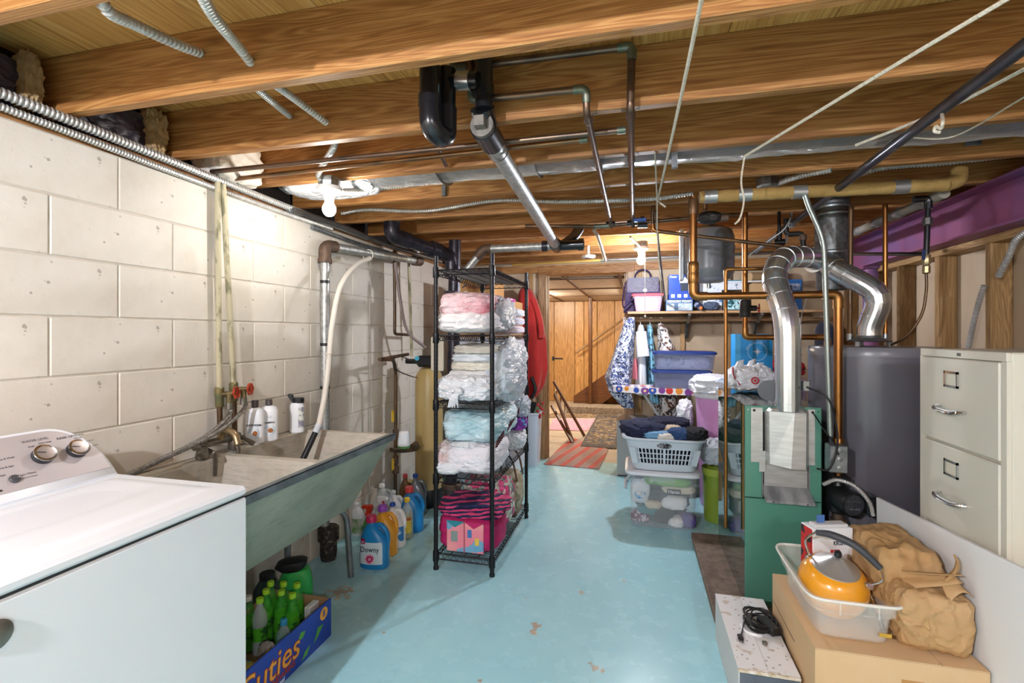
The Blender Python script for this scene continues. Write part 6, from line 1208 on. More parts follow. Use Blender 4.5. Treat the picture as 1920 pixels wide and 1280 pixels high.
cl = [('white crumpled shirt pressed to the tote front', '#e2e2e2', (.27, 3.59, .17), (.17, .10, .09)), ('black cloth low in the tote', '#24242a', (.20, 3.60, .07), (.14, .10, .10)), ('white sock bundle at the tote bottom', '#dcdada', (.28, 3.59, .04), (.11, .1, .07)), ('purple cloth in the tote corner', '#5d4a90', (.365, 3.60, .05), (.10, .1, .09)), ('maroon spotted cloth in the tote corner', '#6a2348', (.04, 3.61, .05), (.13, .1, .08)), ('green striped cloth near the tote top', '#6fae4a', (.26, 3.6, .315), (.24, .12, .06)), ('white carton with a blue picture in the tote', '#d9dce0', (.04, 3.60, .23), (.13, .1, .16)), ('cream folded shirt in the tote', '#d6cbb4', (.30, 3.62, .26), (.22, .12, .06)), ('dark grey trousers in the tote', '#303036', (.15, 3.62, .20), (.16, .12, .10)), ('tan trainer shoe shape in the tote', '#c9b8a0', (.13, 3.59, .15), (.12, .1, .06)), ('teal cloth in the tote', '#2f7a80', (.10, 3.62, .10), (.16, .12, .06)), ('green patterned cloth in the tote left', '#5a9a3c', (.13, 3.62, .31), (.12, .12, .05)), ('navy pile at the back of the tote', '#2a2f45', (.19, 3.76, .19), (.38, .22, .34))]
for i, (lb, col, p, s_) in enumerate(cl):
    m = MB(); blob(m, (p[0], p[1]+.0, p[2]+.006), s_, .6, 90+i, .12, 3, crease=.08, nu=28, nv=16); tag(obj('clothing', m, m_cells('maroon_dots', ['#6a2348', '#6a2348', '#d9c9d0'], 60) if 'maroon' in lb else mat('cloth_%d' % i, col, .85, bump=.3, bscale=20)), lb, 'clothing', 'clothes inside the clear tote')
t = thing('underwear_pack', 'printed paper pack lettered inside the clear tote', 'packet', (.33, 3.53, .25)); obj('pack', MB().box((.22, 3.53, .245), (.31, 3.536, .285), .002), mat('pack_dark', '#2b2b30', .5), t); text(t, 'Hanes', .034, m_whitep, place((.265, 3.5295, .265), (1, 0, 0), (0, 0, 1)), sx=.9)
obj('picture', MB().box((.0, 3.528, .20), (.075, 3.532, .25), .001), mat('blue_picture', '#4a8fc0', .5, c2='#e0d8c8', scale=20), t)
SZ_ = 1.577
# laundry basket with slots
m_bask = mat('pale_basket', '#c3cdd6', .35); BC = (.20, 3.70); B0, B1 = .4065, .635; t = thing('laundry_basket', 'pale grey slotted laundry basket heaped with clothes on the clear tote', 'basket', (*BC, B0))
w0, d0, w1, d1 = .43, .33, .54, .42
def bw(f): return (w0+(w1-w0)*f, d0+(d1-d0)*f)
m = MB(); n_ = 40
def wallpt(ang, f, off=0): 
    w_, d_ = bw(f); ca, sa = math.cos(ang), math.sin(ang); e = .4
    return Vector((BC[0]+(w_/2+off)*math.copysign(abs(ca)**e, ca), BC[1]+(d_/2+off)*math.copysign(abs(sa)**e, sa), B0+(B1-B0)*f))
# front wall: solid ring bands plus vertical slats between the slots
m.loops([[wallpt(2*PI*k/64, f) for k in range(64)] for f in (0, .22)]+[[wallpt(2*PI*k/64, .22, -.004) for k in range(64)], [wallpt(2*PI*k/64, 0.02, -.004) for k in range(64)]], True, True)
m.loops([[wallpt(2*PI*k/64, f) for k in range(64)] for f in (.68, .93)]+[[wallpt(2*PI*k/64, .93, .018) for k in range(64)], [wallpt(2*PI*k/64, .96, .022) for k in range(64)], [wallpt(2*PI*k/64, 1.0, .016) for k in range(64)], [wallpt(2*PI*k/64, 1.0, -.004) for k in range(64)], [wallpt(2*PI*k/64, .68, -.004) for k in range(64)], [wallpt(2*PI*k/64, .68, 0) for k in range(64)]], False, False)
obj('shell', m, m_bask, t)
def xz(x, f, y_s, off=0): 
    w_, d_ = bw(f); return Vector((BC[0]+x*w_, BC[1]+y_s*(d_/2+off), B0+(B1-B0)*f))
sl = MB()
for s_ in (-1, 1):
    for i in range(17):
        x = -.40+.05*i; hw = .0165 if i != 8 else .03
        a, b_, c_, d2 = xz(x-hw*.55, .2, s_), xz(x+hw*.55, .2, s_), xz(x+hw*.55, .7, s_), xz(x-hw*.55, .7, s_); o_ = Vector((0, -s_*.004, 0)); hexa(sl, [a, b_, b_+o_, a+o_], [d2, c_, c_+o_, d2+o_])
    for f in (.36, .52): a, b_ = xz(-.41, f, s_), xz(.41, f, s_); o_ = Vector((0, -s_*.004, 0)); z_ = Vector((0, 0, .007)); hexa(sl, [a, b_, b_+o_, a+o_], [a+z_, b_+z_, b_+o_+z_, a+o_+z_])
    for k in (-1, 1): a, b_, c_, d2 = xz(k*.41, .2, s_), xz(k*.47, .2, s_), xz(k*.47, .7, s_), xz(k*.41, .7, s_); o_ = Vector((0, -s_*.004, 0)); hexa(sl, [a, b_, b_+o_, a+o_], [d2, c_, c_+o_, d2+o_])
o = obj('slats', sl, m_bask, t, False); o['kind'] = 'stuff'
ends = MB()
for k0, k1 in ((-11, 11), (21, 43)):
    f_ = [[wallpt(2*PI*k/64, f, off) for k in range(k0, k1+1)] for f, off in ((.2, 0), (.7, 0), (.7, -.004), (.2, -.004))]
    n2 = len(f_[0]); ends.add([v for r in f_ for v in r], [(i*n2+j, i*n2+j+1, ((i+1) % 4)*n2+j+1, ((i+1) % 4)*n2+j) for i in range(4) for j in range(n2-1)])
obj('end_walls', ends, m_bask, t); obj('grip_badge', MB().lathe([(.05, 0), (.05, .002)], (BC[0], BC[1]-bw(.82)[1]/2-.003, B0+(B1-B0)*.80), 20, (0, -1, 0), 1, .38), m_cells('dark_marble', ['#55565a', '#2a2b2e', '#8d8f92'], 80), t)
heap = [('navy trousers draped over the left of the basket', '#1f2540', (.07, 3.70, .665), (.30, .34, .13), .5), ('tan folded trousers in the basket', '#b58f63', (.16, 3.64, .665), (.24, .13, .06), .3), ('pale blue jeans folded in the basket', '#6f9cc0', (.16, 3.575, .65), (.22, .12, .06), .2), ('off-white folded cloth in the basket', '#d8d2c8', (.24, 3.56, .645), (.20, .09, .05), .4), ('dark blue jeans rolled in the basket', '#28436b', (.30, 3.585, .66), (.15, .15, .09), -.3), ('black garment over the right basket rim', '#1d1d21', (.40, 3.60, .66), (.17, .20, .09), -.5), ('dark navy jacket at the top of the heap', '#1c2136', (.24, 3.74, .70), (.30, .22, .10), .1), ('beige crumpled cloth in the basket middle', '#c7b499', (.26, 3.63, .68), (.12, .10, .07), .2)]
for i, (lb, col, p, s_, r_) in enumerate(heap):
    m = MB(); blob(m, (p[0], p[1], p[2]), s_, .65, 110+i, .14, 3, .2, crease=.16, nu=36, nv=20, rot=r_); tag(obj('clothing', m, mat('heap_%d' % i, col, .9, bump=.5, bscale=14, stretch=(1, 3, 1))), lb, 'clothing', 'clothes heaped in the laundry basket')
m = MB(); blob(m, (BC[0], BC[1], B0+.11), (.40, .30, .19), .45, 127, .05, 3); tag(obj('clothing', m, mat('dark_pile', '#23262f', .95)), 'dark clothing filler added to darken the basket slots', 'clothing', 'clothes heaped in the laundry basket')  # dark filler added so the gaps between the slats look dark
t = thing('blue_poster', 'blue printed panel standing on the shelf right of the flue', 'sign', (1.47, 5.1, SZ_)); obj('panel', MB().box((1.40, 5.09, SZ_), (1.53, 5.11, SZ_+.30), .001), mat('poster_blue', '#2f68a8', .5), t, False); obj('print_lines', MB().box((1.415, 5.0885, SZ_+.20), (1.515, 5.0899, SZ_+.26)), mat('poster_print', '#c9d4e0', .5, c2='#2f68a8', scale=40), t, False)
# green bin, clear bag, pink hamper, bag on the boiler
t = thing('green_bin', 'olive green translucent bin between the basket and the boiler', 'bin', (.58, 3.80, 0)); m = MB(); m.lathe([(.08, .001), (.086, .02), (.095, .36), (.1, .362), (.1, .385), (.092, .385), (.088, .36), (.08, .02)], (.58, 3.80, 0), 28); obj('bin', m, mat('olive_plastic', '#8aa03a', .3), t); obj('rim_band', MB().lathe([(.1005, .34), (.102, .345), (.102, .388), (.1005, .39)], (.58, 3.80, 0), 28, cap=False), mat('lime_rim', '#a5b84a', .35), t)
t = thing('clear_bag', 'grey clear plastic bag resting on the green bin', 'bag', (.58, 3.80, .392)); m = MB(); blob(m, (.575, 3.80, .495), (.21, .20, .20), .7, 130, .1, 3, .3, crease=.1); obj('bag', m, m_film('clear_blue_film', '#c4cdd8'), t)
t = thing('pink_hamper', 'pink translucent hamper lined with a white bag behind the basket', 'hamper', (.66, 4.14, 0)); m = MB(); m.lathe([(.14, .001), (.15, .02), (.185, .90), (.195, .905), (.195, .93), (.18, .93), (.16, .5), (.14, .02)], (.66, 4.14, 0), 28); obj('hamper', m, mat('orchid_plastic', '#cf8fcb', .35, c2='#d9a5d6', scale=4), t)
m = MB(); blob(m, (.66, 4.14, .95), (.44, .42, .17), .6, 133, .12, 3, .2, crease=.14); obj('liner_bag', m, f_white, t); obj('rim_liner', MB().lathe([(.19, .86), (.202, .87), (.205, .935), (.19, .945)], (.66, 4.14, 0), 28, cap=False), f_white, t)
t = thing('white_bag', 'small white plastic bag on the floor behind the hamper', 'bag', (.47, 4.3, 0)); m = MB(); blob(m, (.41, 4.30, .69), (.12, .18, .24), .7, 135, .15, 3, crease=.15); obj('bag', m, f_white, t); obj('stool', MB().box((.35, 4.24, .0), (.46, 4.36, .57), .01), m_cb, t)
TG = Vector((.672, 3.16, BZ+.001)); t = thing('target_bag', 'white store bag with a red bullseye logo on top of the boiler', 'bag', TG); t.name = 'shopping_bag'; m = MB(); blob(m, TG+Vector((0, 0, .075)), (.25, .22, .16), .65, 140, .1, 2.6, .3, crease=.14, nu=56, nv=32); obj('bag', m, f_white, t)
m = MB()
for (x, y, h_) in ((-.07, -.02, .07), (.0, .0, .075), (.05, .03, .05)): m.tube([TG+Vector((x, y, .13)), TG+Vector((x+.01, y, .13+h_*.6)), TG+Vector((x+.03, y+.01, .12+h_))], [.03, .02, .004], 8)
obj('handles', m, f_white, t)
m_bull = mat('bullseye_red', '#b5202a', .5); q = TG+Vector((.0, -.118, .078)); dn = Vector((-.1, -1, .12)).normalized()
obj('bullseye_ring', MB().lathe([(.013, 0), (.021, 0), (.021, .004), (.013, .004)], q, 24, dn, cap=False), m_bull, t); obj('bullseye_dot', MB().lathe([(.0075, 0), (.0075, .004)], q, 16, dn), m_bull, t)
q2 = TG+Vector((-.105, -.075, .10)); obj('red_stripe', MB().tube(spline([q2+Vector((-.005, .0, .05)), q2, q2+Vector((.03, -.025, -.055))], 6), .014, 6, sq=.25), m_bull, t)
t = thing('tall_carton', 'tall brown carton standing behind the boiler', 'box', (.83, 3.85, 0)); obj('carton', MB().box((.69, 3.68, 0), (.96, 3.98, .985)), m_cb, t, False); obj('tape', MB().box((.815, 3.679, .8), (.835, 3.98, .9858)), mat('tape_tan', '#a07a4a'), t, False)
t = thing('blue_box', 'bright blue box with a white compass emblem behind the boiler', 'box', (.82, 3.78, .987)); z = .987; m_bb = mat('azure_card', '#1f8fd0', .45); obj('box', MB().box((.70, 3.76, z), (.945, 3.92, z+.375), .002), m_bb, t, False); obj('spine', MB().box((.7005, 3.758, z+.002), (.735, 3.7599, z+.373)), mat('azure_spine', '#4aa6d8', .45), t, False)
cc = Vector((.845, 3.7585, z+.25)); obj('emblem_ring', MB().tube([cc+Vector((.062*math.cos(a), 0, .062*math.sin(a))) for a in [2*PI*k/40 for k in range(40)]], .0014, 4, closed=True), m_whitep, t)
st_ = []; 
for k in range(16): a = 2*PI*k/16+PI/2; r = (.034 if k % 4 == 0 else .022 if k % 4 == 2 else .008); st_.append((cc.x+r*math.cos(a), cc.z+r*math.sin(a)))
obj('compass_star', MB().prism(st_, 1, 3.7578, 3.7592), m_whitep, t, False)
for k, chx in enumerate('Choose the'): a = PI*.92-k*.20; text(t, chx, .017, m_whitep, place(cc+Vector((.072*math.cos(a), -.0005, .072*math.sin(a))), (math.sin(a), 0, -math.cos(a)), (math.cos(a), 0, math.sin(a))))
# pink lid totes
for k in range(4):
    z = .12+.235*k if k else .12; z = .0+.25*k; t = thing('lidded_tote', ('lowest', 'second', 'third', 'topmost')[k]+' clear tote with a pale pink lid in the stack left of the heater', 'tote', (1.14, 4.45, z), group='pink-lidded totes'); obj('tub', bin_mesh((1.14, 4.45), .36, .30, .40, .34, z+.001, z+.225, .006), mat('lilac_tub', '#b9aecb', .3, c2='#8a7fa5', scale=6), t); l = MB(); l.loops([rrect((1.14, 4.45), .43, .37, z+.222), rrect((1.14, 4.45), .43, .37, z+.242), rrect((1.14, 4.45), .40, .34, z+.247)]); obj('lid', l, mat('pale_pink_lid', '#e0a5c0', .4), t)
t = thing('red_case', 'red fabric case on the topmost pink-lidded tote', 'case', (1.18, 4.42, 1.0)); m = MB(); blob(m, (1.17, 4.43, 1.075), (.33, .26, .14), .5, 145, .05, 3, .2); obj('case', m, mat('case_red', '#b3202a', .6), t); obj('zip', MB().tube([(1.02, 4.30, 1.08), (1.32, 4.30, 1.08)], .004, 5), m_black, t)
# metal box by the doorway
t = thing('metal_box', 'pale grey metal cabinet box beside the doorway behind the basket', 'cabinet', (-.02, 4.9, 0)); obj('case', MB().box((-.165, 4.74, .01), (.12, 5.12, .525), .004), mat('pale_grey_metal', '#a8a8a6', .4), t); obj('top_panel', MB().box((-.165, 4.74, .526), (.12, 5.12, .532)), mat('taupe_top', '#8d857d', .35), t, False); obj('plinth', MB().box((-.16, 4.75, 0), (.115, 5.11, .01)), m_black, t)
# ironing board
n = NT('dotted_cover'); vo = n.n('ShaderNodeTexVoronoi', feature='F1'); n.l(n.coord(), vo.inputs['Vector']); vo.inputs['Scale'].default_value = 14; vo.inputs['Randomness'].default_value = .25; sp_ = n.n('ShaderNodeSeparateColor'); n.l(vo.outputs['Color'], sp_.inputs[0]); dc = n.ramp(sp_.outputs[0], [(0, '#c93a2c'), (.3, '#2f4fa8'), (.55, '#d98a2c'), (.8, '#7a3f8a')], 'CONSTANT'); ins = n.ramp(vo.outputs['Distance'], [(.16, 1.0), (.18, 0.0)]); o_ = n.ramp(vo.outputs['Distance'], [(.46, 1.0), (.48, 0.0)]); n.base(n.mix(o_, '#e2dcd8', n.mix(ins, dc, '#e6c8a0'))); n.set(Roughness=.8); m_iron = n.m
t = thing('ironing_board', 'ironing board with a colourful dotted cover under the hanging clothes', 'ironing board', (.25, 4.5, 0)); ol_ = []
for k in range(32): a = 2*PI*k/32; ca, sa = math.cos(a), math.sin(a); ol_.append((.28+.48*math.copysign(abs(ca)**.7, ca), 4.52+.17*math.copysign(abs(sa)**.8, sa)*(1-.35*max(0, -ca))))
m = MB(); m.loops([[Vector((x, y, z)) for x, y in ol_] for z in (.862, .890)]); obj('padded_top', m, m_iron, t, ang=50); obj('skirt', MB().loops([[Vector((.28+(x-.28)*1.005, 4.52+(y-4.52)*1.01, z)) for x, y in ol_] for z in (.840, .868)], False, False), m_iron, t)
m_steelw = mat('white_steel_tube', '#b5b7ba', .35, .3)
for y, s_ in ((4.46, 1), (4.58, -1)): obj('leg', MB().tube([(.28-.22*s_, y, .855), (.28+.36*s_, y, .01)], .012, 10), m_steelw, t)
for s_ in (1, -1): obj('foot_bar', MB().tube([(.28+.36*s_, 4.38, .012), (.28+.36*s_, 4.66, .012)], .011, 10), m_steelw, t)
m_bl = mat('royal_lid', '#1b3170', .35); m_btub = mat('bluish_tub', '#9aa3c4', .15, alpha=.4)
for k, (z, lb, col) in enumerate(((.891, 'lower blue-lidded storage box on the ironing board', '#4c5684'), (1.053, 'upper blue-lidded storage box on the ironing board', '#c9c2cf'))):
    c = (.415-.02*(1-k), 4.50); w_ = .50 if k else .47
    t = thing('storage_box', lb, 'storage box', (*c, z), group='blue-lidded boxes on the ironing board'); obj('tub', bin_mesh(c, w_-.03, .24, w_, .27, z+.001, z+.135, .004), m_btub, t); l = MB(); l.loops([rrect(c, w_+.03, .30, z+.132), rrect(c, w_+.03, .30, z+.150), rrect(c, w_, .27, z+.158)]); obj('lid', l, m_bl, t)
    m = MB(); blob(m, (c[0], c[1], z+.065), (w_-.07, .2, .11), .4, 150+k, .05, 3); tag(obj('folded_fabric', m, m_cells('chain_print', ['#d9d4d8', '#8f6f7f', '#e6e2e4', '#cfc8d0'], 45) if k else mat('denim_fill', col, .8)), ('printed' if k else 'dark blue')+' fabric packed inside the '+('upper' if k else 'lower')+' blue-lidded box', 'fabric')
# shelf and rod on the back wall
m_shelfw = m_wood('shelf_wood', '#8d6a48', '#b08a62', '#c4a27a', 'X', rough=.55); SZ = 1.575
t = thing('wall_shelf', 'long wooden wall shelf with a hanging rod on the back wall', 'shelf', (.7, 4.98, SZ)); obj('board', MB().box((-.065, 4.79, SZ-.02), (1.62, 5.155, SZ), .002), m_shelfw, t, False); obj('front_strip', MB().box((-.065, 4.775, SZ-.022), (1.62, 4.789, SZ+.001), .002), m_shelfw, t, False)
obj('rod', MB().cyl((-.06, 4.93, 1.495), (1.76, 4.93, 1.495), .016, n=14), m_shelfw, t); obj('cleat', MB().box((-.065, 5.14, SZ-.10), (1.62, 5.158, SZ-.022)), m_case, t, False)
for x in (.50, 1.12): obj('bracket', MB().prism([(5.155, SZ-.022), (4.80, SZ-.022), (4.80, SZ-.04), (4.95, SZ-.11), (4.94, SZ-.04), (5.13, SZ-.26), (5.155, SZ-.26)], 0, x-.012, x+.012), m_galv, t, False)
# things on the shelf
z = SZ+.0015; m_aub = mat('aubergine_leather', '#3a2c4f', .4, c2='#2d2440', scale=18, bump=.3, bscale=60)
t = thing('leather_handbag', 'dark aubergine handbag standing on the left of the shelf', 'handbag', (.08, 5.02, z)); m = MB(); m.loops([[Vector((.08+x*w_, 5.04+y*.06, z+h_)) for x, y in ((-1, -1), (1, -1), (1, 1), (-1, 1))] for h_, w_ in ((0, .19), (.22, .165), (.33, .15))]); obj('body', m, m_cells('woven_aub', ['#3a2c4f', '#33264a', '#4a3c60'], 90), t, False); m = MB(); m.loops([[Vector((.08+x*w_, y, z+h_)) for x, y in ((-1, 4.972), (1, 4.972), (1, 5.10), (-1, 5.10))] for h_, w_ in ((.20, .15), (.335, .152), (.345, .145))]); obj('flap', m, m_aub, t, False)
obj('handle', MB().tube(spline([(.0, 5.04, z+.33), (.02, 5.03, z+.40), (.08, 5.03, z+.43), (.14, 5.03, z+.40), (.16, 5.04, z+.33)], 6), .008, 8), m_aub, t); obj('clasp', MB().lathe([(.016, 0), (.016, .006)], (.10, 4.970, z+.215), 14, (0, -1, 0)), mat('pale_gold', '#c6b48a', .3, .9), t); obj('strap', MB().tube(spline([(-.09, 5.0, z+.30), (-.115, 4.96, z+.12), (-.10, 4.86, z+.04), (-.04, 4.80, z+.10), (-.01, 4.80, z+.13)], 8), .008, 6), m_aub, t)
t = thing('lidded_container', 'clear container with a coral pink lid at the front of the shelf', 'container', (.12, 4.87, z)); obj('tub', bin_mesh((.125, 4.875), .23, .13, .27, .15, z, z+.15, .004), mat('blush_tub', '#e2c6dc', .2, alpha=.5), t); l = MB(); l.loops([rrect((.125, 4.875), .31, .178, z+.147), rrect((.125, 4.875), .315, .182, z+.16), rrect((.125, 4.875), .29, .16, z+.172)]); obj('lid', l, mat('coral_lid', '#e0606c', .35), t); m = MB(); blob(m, (.125, 4.875, z+.07), (.2, .1, .11), .5, 160, .05); obj('contents', m, f_pinkish, t)
t = thing('foam_carton', 'grey memory foam carton under the blue appliance box on the shelf', 'box', (.41, 4.9, z)); obj('box', MB().box((.29, 4.82, z), (.53, 5.0, z+.108), .001), mat('slate_blue_card', '#55708f', .5), t, False); text(t, 'MEMORY FOAM', .030, m_whitep, place((.41, 4.8195, z+.092), (1, 0, 0), (0, 0, 1)), bold=.0008)
for x0, x1 in ((.295, .365), (.40, .52)): obj('picture', MB().box((x0, 4.8185, z+.008), (x1, 4.8197, z+.072)), mat('pale_picture', '#c6ced6', .5, c2='#8fa2b5', scale=40), t, False)
z2 = z+.109; t = thing('appliance_box', 'royal blue rice cooker box stacked on the foam carton', 'box', (.41, 4.9, z2)); m_rb = mat('royal_box', '#1c3f9c', .4, c2='#2450b5', scale=5); obj('box', MB().box((.315, 4.81, z2), (.565, 5.02, z2+.235), .001), m_rb, t, False); obj('white_side', MB().box((.3135, 4.815, z2+.05), (.3149, 5.01, z2+.23)), mat('side_print', '#c6cad2', .5, c2='#3a4458', scale=30, lo=.48, hi=.52), t, False)
pc = Vector((.455, 4.8085, z2+.135)); obj('cooker_picture', MB().prism([(pc.x-.04, pc.z+.02), (pc.x-.032, pc.z-.055), (pc.x+.032, pc.z-.055), (pc.x+.04, pc.z+.02)], 1, 4.8078, 4.8099), mat('pot_dark', '#28303f', .4), t, False); obj('lid_picture', MB().prism([(pc.x-.045, pc.z+.02), (pc.x+.045, pc.z+.02), (pc.x+.04, pc.z+.05), (pc.x+.015, pc.z+.06), (pc.x+.012, pc.z+.072), (pc.x-.012, pc.z+.072), (pc.x-.015, pc.z+.06), (pc.x-.04, pc.z+.05)], 1, 4.8076, 4.8099), mat('lid_grey', '#c2cad6', .4), t, False)
text(t, 'Oster', .028, m_whitep, place((.355, 4.8095, z2+.215), (1, 0, 0), (0, 0, 1)), bold=.0006)
for k in range(4): obj('feature_icon', MB().box((.335+.057*k, 4.8085, z2+.018), (.368+.057*k, 4.8099, z2+.05), 0), mat('icon_pale', '#c9cdb8', .5), t, False)
t = thing('umbrella', 'folded navy umbrella with an orange tip lying on the shelf', 'umbrella', (.58, 4.83, z)); m = MB(); m.tube(spline([(.55, 5.0, z+.085), (.575, 4.86, z+.06), (.59, 4.77, z+.03)], 10), [.045-.0012*k for k in range(21)], 14); obj('canopy', m, m_cells('navy_stripe', ['#232c4a', '#1f2742', '#8f98ab'], 26, stretch=(1, .3, 1)), t); obj('tip', MB().lathe([(.012, 0), (.016, .01), (.014, .03), (.004, .04)], (.592, 4.765, z+.028), 12, (.1, -1, -.3)), mat('orange_tip', '#d9793a', .4), t); m = MB(); blob(m, (.69, 4.83, z+.045), (.14, .07, .075), .8, 165, .25, 4); obj('sleeve', m, mat('grey_blue_cloth', '#4a5568', .8), t)
t = thing('white_carton', 'white and blue printed carton in the middle of the shelf', 'box', (.75, 5.0, z)); obj('box', MB().box((.60, 4.92, z), (.80, 5.1, z+.20), .001), mat('white_blue_print', '#d6dde6', .5, c2='#5f86b5', scale=22, lo=.56, hi=.6), t, False); obj('top_print', MB().box((.60, 4.92, z+.2), (.98, 5.1, z+.265), .001), mat('white_dots', '#dfe4ea', .5, c2='#6f86a5', scale=35, lo=.6, hi=.63), t, False)
t = thing('patterned_case', 'dark case with a teal patterned panel on the shelf', 'case', (.92, 4.9, z)); obj('case', MB().box((.80, 4.86, z), (1.02, 4.915, z+.13), .006), mat('case_dark', '#22302f', .5), t); obj('panel', MB().box((.815, 4.857, z+.012), (.99, 4.8598, z+.12)), m_cells('teal_print', ['#2f6f7a', '#9fd0d6', '#1f3f48', '#cfe6e8'], 60), t, False)
t = thing('shelf_carton', 'plain tan carton at the right end of the shelf', 'box', (1.2, 4.98, z)); obj('carton', MB().box((1.05, 4.87, z), (1.36, 5.13, z+.25)), mat('tan_card', '#c4a274', .8), t, False); obj('flap', MB().box((1.05, 4.87, z+.25), (1.2, 5.13, z+.253), 0, (0, -.12, 0), (1.05, 5, z+.25)), mat('tan_card', '#c4a274'), t, False)
t = thing('paper_rolls', 'rolled papers and light boards lying across the top of the cartons', 'paper', (.9, 5.0, z+.27)); obj('board', MB().box((.72, 4.93, z+.268), (1.18, 5.1, z+.282)), m_whitep, t, False); obj('teal_board', MB().box((.70, 4.94, z+.283), (1.0, 5.1, z+.292)), mat('teal_edge', '#2f86a0', .5), t, False); obj('roll', MB().cyl((1.05, 4.95, z+.32), (1.32, 5.05, z+.33), .04, n=18), mat('tan_roll', '#b99c72', .7), t)
# expansion tank
t = thing('expansion_tank', 'grey round-bottomed expansion tank hanging from the joists', 'tank', (.50, 3.6, 1.72)); obj('shell', MB().lathe([(.02, 1.715), (.09, 1.722), (.14, 1.745), (.163, 1.785), (.165, 1.82), (.165, 1.945), (.169, 1.95), (.169, 1.965), (.165, 1.97), (.165, 2.03), (.15, 2.075), (.10, 2.105), (.03, 2.115)], (.50, 3.6, 0), 40), mat('tank_grey', '#707276', .3, coat=.3), t); obj('stem', MB().cyl((.5, 3.6, 1.68), (.5, 3.6, 1.72), .014), m_galv, t); obj('hanger_bar', MB().box((.48, 3.34, 2.108), (.52, 3.82, 2.1195), .002), m_galv, t); obj('side_bracket', MB().box((.31, 3.58, 1.74), (.335, 3.66, 2.10), .004), mat('bracket_grey', '#a9adb3', .4, .4), t)
# hanging clothes
m_nf = m_cells('navy_white_floral', ['#d5dae2', '#2f3f6e', '#c2cad8', '#4f629a', '#e0e3e8', '#1f2a50'], 75); m_bf = m_cells('brown_floral', ['#ddd6ce', '#e2dcd4', '#6d4a3c', '#d8d0c8', '#3a3a40'], 42); m_lbf = m_cells('sky_floral', ['#7fbcd8', '#76b4d2', '#8ac4dc', '#3f4f5a'], 34); m_tee = mat('white_tee', '#dfe2e6', .85, bump=.2, bscale=14)
def hanger(t, x, y): obj('hanger', MB().tube(spline([(x, y, 1.485), (x+.012, y, 1.515), (x-.006, y, 1.518), (x-.004, y, 1.46)], 5), .003, 6).tube([(x-.12*0-.004, y-.17, 1.40), (x-.004, y, 1.46), (x-.004, y+.17, 1.40)], .004, 6), m_whitep, t)
for (nm, lb, x, secs, mt, fo, am, slv) in (
    ('floral_blouse', 'navy and white floral blouse hanging at the rod end', -.10, [(1.52, -.03, 4.78, .03, .05), (1.46, -.05, 4.77, .055, .12), (1.2, -.10, 4.75, .09, .17), (.95, -.15, 4.74, .12, .18), (.80, -.13, 4.74, .09, .16), (.66, -.06, 4.74, .04, .06)], m_nf, 5, .02, [([(-.05, 4.66, 1.42), (-.10, 4.60, 1.2), (-.14, 4.60, 1.0)], .05, .055)]),
    ('white_tee_shirt', 'plain white tee shirt hanging next to the floral blouse', .06, [(1.45, .06, 4.9, .02, .05), (1.40, .06, 4.9, .035, .17), (1.1, .065, 4.9, .052, .19), (.78, .07, 4.9, .052, .19)], m_tee, 6, .012, [([(.06, 4.74, 1.38), (.07, 4.70, 1.25), (.08, 4.69, 1.15)], .05, .06)]),
    ('sky_shirt', 'light blue patterned shirt hanging on the rod', .15, [(1.45, .14, 4.9, .02, .05), (1.40, .145, 4.9, .028, .17), (1.1, .16, 4.9, .035, .19), (.70, .19, 4.9, .035, .19)], m_lbf, 6, .012, []),
    ('brown_floral_shirt', 'white shirt with brown flowers hanging on the rod', .25, [(1.46, .24, 4.9, .02, .05), (1.41, .26, 4.88, .05, .17), (1.1, .30, 4.86, .085, .19), (.55, .29, 4.9, .10, .18)], m_bf, 6, .014, [([(.26, 4.74, 1.39), (.31, 4.70, 1.25), (.35, 4.69, 1.10)], .045, .05)]),
    ('navy_coat', 'long dark navy coat hanging near the right end of the rod', 1.64, [(1.47, 1.64, 4.86, .03, .05), (1.42, 1.64, 4.86, .05, .18), (1.0, 1.64, 4.85, .075, .2), (.5, 1.64, 4.85, .08, .2)], mat('navy_wool', '#1a2038', .9, sheen=.2), 5, .014, [])):
    t = thing(nm, lb, 'clothing', (x, 4.9, .8), group='clothes on the rod'); garment('garment', secs, mt, t, fo, am, seed=x*9, sleeves=slv); hanger(t, x, 4.93)
t = thing('pink_blouse', 'small pink top showing between the hanging shirts', 'clothing', (.02, 4.85, .9)); garment('garment', [(1.12, .01, 4.84, .015, .05), (1.05, .01, 4.84, .025, .08), (.93, .01, 4.84, .025, .09)], mat('pink_cloth', '#d97a86', .8), t, 4, .008)
# ================================================================ FAR ROOM
def rug(name, label, pts, mtl, th=.008):
    m = MB(); hexa(m, [Vector((p.x, p.y, 0)) for p in pts], [Vector((p.x, p.y, th)) for p in pts]); return tag(obj(name, m, mtl, None, False), label, 'rug')
n = NT('red_stripe_weave'); w = n.n('ShaderNodeTexWave', wave_type='BANDS', bands_direction='X'); n.l(n.coord((1, 1, 1), (0, 0, .22)), w.inputs['Vector']); w.inputs['Scale'].default_value = 2.2; w.inputs['Distortion'].default_value = .4; n.base(n.mix(n.ramp(n.noise(n.coord(), 60, 3), [(.4, 0.0), (.6, .5)]), n.ramp(w.outputs['Fac'], [(.0, '#9d7f78'), (.62, '#a48780'), (.68, '#b5453a'), (.95, '#c04a3c')]), '#7f6a66')); n.set(Roughness=.9); m_rs = n.m
rug('striped_rug', 'red and grey striped woven rug in the doorway', [P(1069, 820, Z=0), P(1019, 871, Z=0), P(1123.5, 880, Z=0), P(1141, 843, Z=0)], m_rs)
